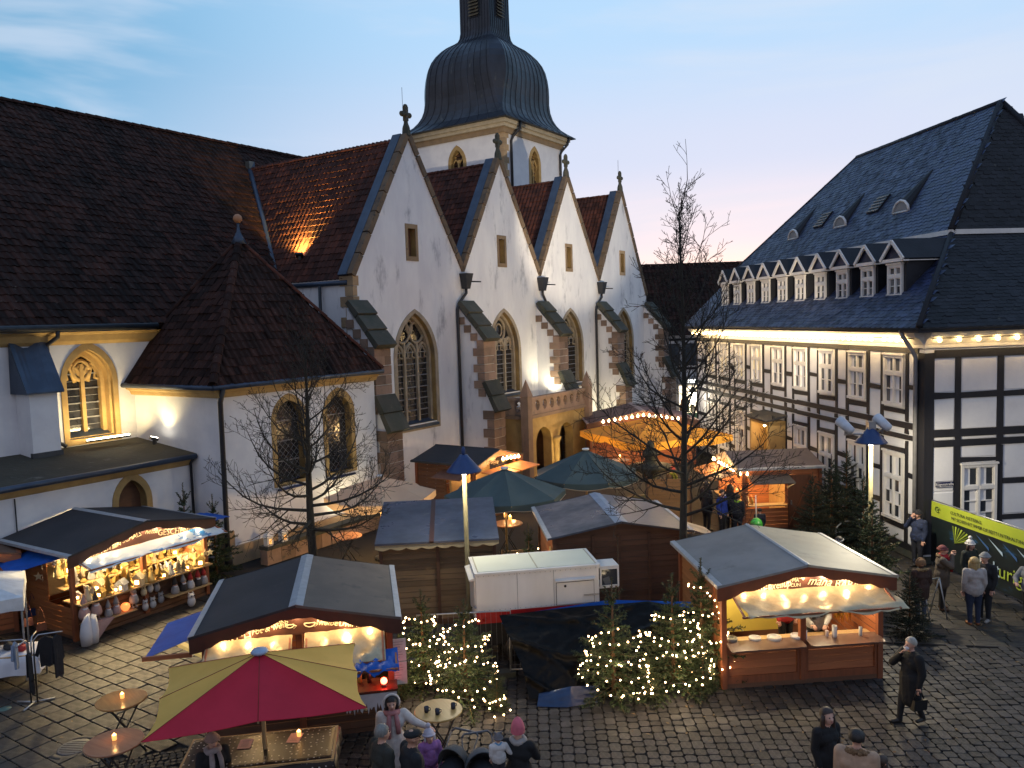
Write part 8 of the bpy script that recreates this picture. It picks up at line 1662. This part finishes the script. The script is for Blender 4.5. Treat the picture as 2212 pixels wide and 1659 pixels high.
        if hat == 'pompom' and child: m3 = MB(); [m3.tube([hv(q * .052, -.005, .02), hv(q * .055, -.01, -.03), hv(q * .05, -.012, -.05)], [.02 * r, .018 * r, .006 * r], 6) for q in (-1, 1)]; m3.build('ear_flap', hm, t)
    if scarf:
        mb = MB(); mb.tube([v(.056 * math.cos(a), .052 * math.sin(a) - .004, zs + .022 + .008 * math.sin(3 * a)) for a in np.linspace(0, 2 * math.pi, 15)], .030 * r, 8, caps=False)
        for q, l in ((-.03, .2), (.035, .16)): mb.tube([v(q, -.06, zs + .01), v(q * 1.3, -.092 * b, zs - .06), v(q * 1.5, -.098 * b, zs - l)], [.022 * r, .026 * r, .024 * r], 6)
        mb.build('scarf', cloth(scarf, 'scarf'), t)
    if fur:
        mb = MB(); rd = random.Random(5)
        for k in range(90):
            a = rd.uniform(-.5, math.pi + .5); p = v(.075 * math.cos(a), .045 * math.sin(a) + .02, zs + .012 + .022 * math.sin(a)); mb.ball(p + Vector((rd.gauss(0, .012), rd.gauss(0, .012), rd.gauss(0, .012))) * r * .6, .017 * r * rd.uniform(.7, 1.2), 6, 4)
        mb.build('fur_collar', M('fur trim', fur, tuple(c * .5 for c in fur), sc=40, rough=.95, bump=1.0, bsc=80), t)
    if hood:
        mb = MB(); V = []; n = 14; ks = 6; c1 = hv(0, .012, .012)
        for i in range(ks + 1):
            a = math.pi * .5 * i / ks
            for k in range(n + 1): ph = math.pi * (k / n) * 1.36 - .18 * math.pi; V.append(c1 + tw @ Vector((hr * 1.38 * math.cos(ph) * math.cos(a * .9), hr * 1.42 * math.sin(a) * 1.0 + (hr * -.25), hr * 1.42 * math.sin(ph) * math.cos(a * .9))))
        mb.add(V, [(i * (n + 1) + k, i * (n + 1) + k + 1, (i + 1) * (n + 1) + k + 1, (i + 1) * (n + 1) + k) for i in range(ks) for k in range(n)], 0, True); mb.tube(V[:n + 1], .012 * r, 6); mb.build('hood', cloth(hood, 'hood'), t)
    if pack: mb = MB(); mb.ball(v(0, .12, .69), (.075 * r, .055 * r, .13 * r), 10, 8); mb.build('backpack', cloth(pack, 'backpack'), t)
    if mask: mb = MB(); mb.ball(hv(0, -.045, -.03), (.036 * r, .03 * r, .026 * r), 8, 6); mb.build('face_mask', whitesheet, t)
    if glasses:
        mb = MB()
        for q in (-1, 1): mb.tube([hv(q * .02 + .014 * math.cos(a), -.062, .008 + .011 * math.sin(a)) for a in np.linspace(0, 6.28, 9)], .0022 * r, 4); mb.tube([hv(q * .034, -.058, .008), hv(q * .056, .01, .012)], .0022 * r, 4)
        mb.build('glasses', blackmetal, t)
    return t
def at(px, py, h): p = G(px, py, h); return (p.x, p.y, 0)
black = (.012, .012, .015); navy = (.014, .02, .05); jeans = (.035, .05, .09)
GR = None
person('woman in a white quilted coat and pink scarf reaching to the lit table', at(845, 1502, 1.67), R(12), 1.67, (.60, .54, .50), black, 'bangs', (.02, .014, .012), scarf=(.42, .17, .17), hem=.26, arms=((None), ((.21, -.03, .72), (.345, -.045, .65))), bulk=1.12, hood=(.60, .54, .50), tilt=R(2), sk=(.62, .36, .27))
person('grey haired man in an olive jacket seen from behind', at(824, 1567, 1.76), R(128), 1.76, (.035, .036, .03), black, 'short', (.24, .23, .21), hem=.46, bulk=1.2)
person('man in a black flat cap and black coat beside the girl', at(888, 1577, 1.75), R(118), 1.75, (.010, .011, .014), black, None, hat='flatcap', hatc=(.008, .008, .009), hem=.42, bulk=1.28, glasses=True, sk=(.46, .24, .16))
person('small girl in a lilac snowsuit and white pom-pom hat', at(926, 1573, 1.16), R(22), 1.16, (.36, .15, .40), (.36, .15, .40), None, hat='pompom', hatc=(.58, .52, .58), hem=.48, child=True, bulk=1.2, tilt=R(-12), arms=(((-.16, -.03, .58), (-.13, -.1, .47)), ((.16, -.03, .58), (.13, -.1, .47))))
w6 = person('woman in black coat and pointed pink hat carrying a toddler', at(1118, 1561, 1.68), R(165), 1.68, (.008, .008, .010), black, None, hat='pointed', hatc=(.62, .14, .18), hem=.3, bulk=1.15, scarf=(.36, .32, .30), arms=(((-.15, -.08, .66), (-.05, -.2, .62)), ((.16, -.07, .66), (.08, -.19, .58))))
lw = w6.location; person('toddler in a white jacket and grey eared hat carried by the pink hatted woman', (lw.x - .30, lw.y - .16, .78), R(190), .84, (.60, .56, .54), (.03, .03, .04), None, hat='ears', hatc=(.16, .145, .15), hem=.46, child=True, bulk=1.25, arms=(((-.2, -.02, .60), (-.3, -.06, .5)), None), scarf=(.12, .3, .5))
person('person in light knitted hat and grey scarf at the star cloth table', at(457, 1583, 1.60), R(38), 1.60, black, black, None, hat='beanie', hatc=(.40, .26, .22), scarf=(.36, .30, .30), hem=.3, bulk=1.1, tilt=R(2), arms=(((-.15, -.03, .63), (-.08, -.14, .62)), ((.14, 0, .63), (.1, -.12, .6))))
person('young woman with long dark hair in a black coat near the bottom edge', at(1786, 1530, 1.68), R(24), 1.68, (.010, .010, .012), black, 'long', (.045, .022, .014), hem=.3, bulk=1.05, sk=(.62, .36, .27), tilt=R(-6), twist=R(-8))
person('man in a beige jacket with a fur collar seen from behind', at(1851, 1577, 1.78), R(150), 1.78, (.50, .32, .21), (.02, .025, .04), 'short', (.022, .016, .013), hem=.46, bulk=1.25, fur=(.30, .17, .085))
person('child in dark clothes with brown hair beside the man in beige', at(1905, 1628, 1.12), R(110), 1.12, (.03, .025, .022), black, 'bob', (.06, .035, .022), hem=.46, child=True, bulk=1.1)
pw = person('grey haired woman in a long black coat walking with a black handbag', at(1968, 1378, 1.66), R(-78), 1.66, (.006, .006, .008), (.008, .008, .01), 'short', (.42, .38, .32), hem=.24, bulk=1.22, step=.11, mask=True, arms=(((-.14, -.13, .68), (-.02, -.11, .83)), ((.15, .03, .63), (.14, -.01, .49))))
M_pw = Matrix.Translation(pw.location) @ Matrix.Rotation(R(-78), 4, 'Z'); t = thing('handbag', 'black handbag in the hand of the walking woman', 'bag', M_pw @ Vector((.26, -.03, .38)), R(-78)); mb = MB(); mb.prism([(-.05, -.15, .02), (.05, -.15, .02), (.03, -.11, .2), (-.03, -.11, .2)], (0, .28, 0)); mb.build('body', M('black leather', (.006, .006, .007), rough=.35), t); mb = MB(); mb.tube([(0, -.1, .22), (0, -.06, .38), (0, .04, .38), (0, .1, .22)], .012, 6); mb.build('handle', bpy.data.materials['black leather'], t)
GP = None
person('person in a dark brown coat with a pale fur hood seen from behind', at(1990, 1208, 1.56), R(185), 1.56, (.05, .025, .018), (.07, .09, .13), None, hood=(.22, .12, .055), fur=(.42, .28, .13), hem=.36, bulk=1.2)
person('person with red scarf and taupe padded coat drinking', at(2036, 1178, 1.70), R(70), 1.70, (.11, .085, .065), (.018, .016, .015), None, hat='beanie', hatc=(.16, .04, .04), scarf=(.42, .02, .025), hem=.36, bulk=1.2, shoes=(.12, .06, .03), fur=(.3, .2, .11), arms=(((-.16, -.1, .72), (-.03, -.13, .86)), ((.16, -.11, .72), (.05, -.14, .87))))
person('person in a white pom-pom hat standing before the banner', at(2096, 1162, 1.72), R(20), 1.66, (.02, .025, .022), black, 'bob', (.05, .03, .02), hat='pompom', hatc=(.66, .64, .62), hem=.42, bulk=1.1)
person('blonde woman in a pale jacket and jeans seen from behind', at(2105, 1204, 1.70), R(172), 1.70, (.42, .38, .36), (.018, .028, .06), 'bob', (.50, .34, .14), hem=.46, bulk=1.12, shoes=(.24, .085, .03))
person('man in a black jacket and grey beanie facing the blonde woman', at(2128, 1193, 1.75), R(-60), 1.75, (.014, .014, .017), (.012, .014, .02), None, hat='beanie', hatc=(.28, .28, .28), hem=.44, bulk=1.12, shoes=(.3, .28, .26))
person('man in a navy jacket with backpack holding a phone at the house corner', at(1983, 1101, 1.78), R(-62), 1.78, (.015, .025, .065), (.012, .014, .025), None, hat='beanie', hatc=(.012, .012, .016), hem=.47, bulk=1.15, pack=(.012, .02, .05), arms=(((-.16, -.08, .70), (-.05, -.1, .87)), None))
person('woman in a bright blue jacket and grey cap behind the food hut', at(1813, 1160, 1.65), R(-70), 1.65, (.02, .16, .42), black, 'long', (.02, .015, .012), hat='beanie', hatc=(.25, .25, .26), hem=.45, bulk=1.15, tilt=R(15))
v5 = LH5 @ Vector((2.55, 1.0, .1)); person('vendor in a pale grey jacket behind the right food hatch', v5, H5['t'].rotation_euler.z + R(-15), 1.70, (.40, .40, .40), black, 'short', (.03, .02, .015), hem=.46, bulk=1.15, arms=(((-.15, -.05, .63), (-.08, -.2, .58)), ((.15, -.05, .63), (.08, -.2, .58))), tilt=R(20), scarf=(.04, .04, .045))
v5 = LH5 @ Vector((2.1, 1.55, .1)); person('vendor in a red top at the back of the food hut', v5, H5['t'].rotation_euler.z + R(10), 1.66, (.40, .03, .03), black, 'bob', (.05, .03, .02), hem=.46, bulk=1.1)
v2 = LH2 @ Vector((2.9, 1.2, .1)); person('vendor in a dark jacket inside the drinks hut', v2, H2['t'].rotation_euler.z, 1.72, (.05, .05, .06), black, 'short', (.05, .035, .025), hem=.46)
v1 = LH1 @ Vector((2.2, 1.25, .1))
person('tall person in a black coat standing left of the sweets hut window', at(1526, 1040, 1.82), R(120), 1.82, (.012, .012, .018), black, 'long', (.05, .03, .02), hem=.36, bulk=1.15)
person('masked person in a bright blue jacket at the sweets hut', at(1560, 1058, 1.66), R(40), 1.66, (.012, .04, .28), black, 'short', (.03, .02, .015), hem=.46, bulk=1.15, mask=True)
person('person in dark clothes bending to the sweets hut counter', at(1577, 1047, 1.75), R(140), 1.75, (.015, .015, .02), black, 'bob', (.035, .02, .015), hem=.4, bulk=1.15)
person('child in a dark jacket with neon green collar at the sweets hut', at(1593, 1068, 1.5), R(150), 1.5, (.012, .014, .025), (.012, .014, .03), 'short', (.05, .035, .025), hem=.46, bulk=1.2, scarf=(.30, .55, .04))
person('person in dark blue coat below the sweets hut side window', at(1641, 1098, 1.2), R(180), 1.2, (.012, .014, .028), black, 'short', (.03, .02, .015), hem=.4, bulk=1.15)
person('person in a red cap behind the taller bare tree', at(1452, 1008, 1.72), R(30), 1.72, (.08, .06, .05), black, None, hat='beanie', hatc=(.34, .06, .07), hem=.4, bulk=1.1, scarf=(.2, .25, .05))
person('person in a brown coat in the shade left of the red capped one', at(1424, 1034, 1.7), R(70), 1.7, (.05, .035, .025), black, 'short', (.05, .03, .02), hem=.4, bulk=1.1)
person('person in a grey jacket cut off by the right edge before the banner', at(2226, 1212, 1.5), R(-60), 1.55, (.20, .21, .23), black, 'short', (.05, .03, .02), hem=.46, bulk=1.2, arms=(((-.19, -.06, .66), (-.12, -.16, .62)), None))
# strollers
def stroller(label, loc, rz, hoodc, muff):
    t = thing('stroller', label, 'stroller', loc, rz, 'baby strollers'); wheel = MB(); wheel.T = Matrix.Rotation(math.pi / 2, 4, 'Y'); wheel.lathe([(.14, -.025), (.15, 0), (.14, .025), (.11, .02), (.11, -.02), (.14, -.025)], 16); wheel.lathe([(.02, -.03), (.02, .03)], 8); me = wheel.mesh('wheel', blackmetal)
    for x in (-.27, .27):
        for y in (-.35, .38): link('wheel', me, t, (x, y, .15))
    mb = MB()
    for x in (-.25, .25): mb.tube([(x, -.35, .15), (x, .1, .62), (x, .52, .98)], .014, 6); mb.tube([(x, .38, .15), (x, -.05, .55)], .014, 6)
    mb.tube([(-.25, .52, .98), (-.2, .56, 1.02), (.2, .56, 1.02), (.25, .52, .98)], .02, 8); mb.build('frame', plain('stroller frame', (.10, .10, .11), .4), t)
    mb = MB(); mb.tube([(0, .22, .62), (0, -.1, .5), (0, -.42, .46)], [.2, .22, .17], 10); mb.build('seat', cloth((.02, .022, .028), 'seat cloth'), t)
    V = []; mb = MB(); n, ks = 12, 6
    for i in range(ks + 1):
        a = R(5 + 100 * i / ks)
        for k in range(n + 1): ph = math.pi * k / n; V.append((.27 * math.cos(ph), .10 + .30 * math.cos(a) * math.sin(ph), .62 + .36 * math.sin(a) * math.sin(ph)))
    mb.add(V, [(i * (n + 1) + k, i * (n + 1) + k + 1, (i + 1) * (n + 1) + k + 1, (i + 1) * (n + 1) + k) for i in range(ks) for k in range(n)], 0, True); mb.tube(V[:n + 1], .012, 5); mb.tube(V[ks * (n + 1):], .012, 5); mb.build('hood', cloth(hoodc, 'stroller hood'), t)
    mb = MB(); mb.ball((0, -.28, .56), (.24, .3, .12), 12, 8); mb.build('foot_muff', cloth(muff, 'foot muff'), t); return t
p = G(972, 1648, .75); stroller('grey stroller with a pale blanket beside the girl', (p.x, p.y, 0), R(-25), (.10, .095, .09), (.30, .34, .44)); p = G(1042, 1655, .75); stroller('stroller with a white sheepskin muff beside the toddler', (p.x, p.y, 0), R(12), (.09, .10, .11), (.56, .50, .42))
# turn the raw figures into single smooth bodies
dg = bpy.context.evaluated_depsgraph_get()
for raw, t, P, HD, r, hs, hv, mats in PEOPLE:
    me = bpy.data.meshes.new_from_object(raw.evaluated_get(dg)); n = len(me.polygons); c = np.empty(n * 3); me.polygons.foreach_get('center', c); c = c.reshape(-1, 3); best = np.full(n, 1e9); lab = np.zeros(n, int)
    for a, b, ra, rb, l in P:
        a_, d_ = np.array(a), np.array(b - a); L2 = max(1e-9, d_ @ d_); k = np.clip((c - a_) @ d_ / L2, 0, 1); dist = np.linalg.norm(c - a_ - k[:, None] * d_, axis=1) - (ra + (rb - ra) * k); q = dist < best; best[q] = dist[q]; lab[q] = l
    vs = np.empty(len(me.vertices) * 3, np.float32); me.vertices.foreach_get('co', vs); mb = MB(); mb.v = [tuple(x) for x in vs.reshape(-1, 3)]; mb.f = [tuple(p.vertices) for p in me.polygons]; mb.m = list(map(int, lab)); mb.sm = [True] * n
    for wr, d, q in HD: hand(mb, wr, d, q, r * .62 * (1.1 if hs > 1 else 1), 0)
    for q in (-1, 1): mb.ball(hv(q * .020, -.0525, .008), .0068 * r * hs, 6, 5, 4)
    mb.ball(hv(0, -.0555, -.034), (.016 * r * hs, .008 * r * hs, .0045 * r * hs), 8, 5, 5); mb.build('body', mats, t)
    bpy.data.objects.remove(raw); bpy.data.meshes.remove(me)
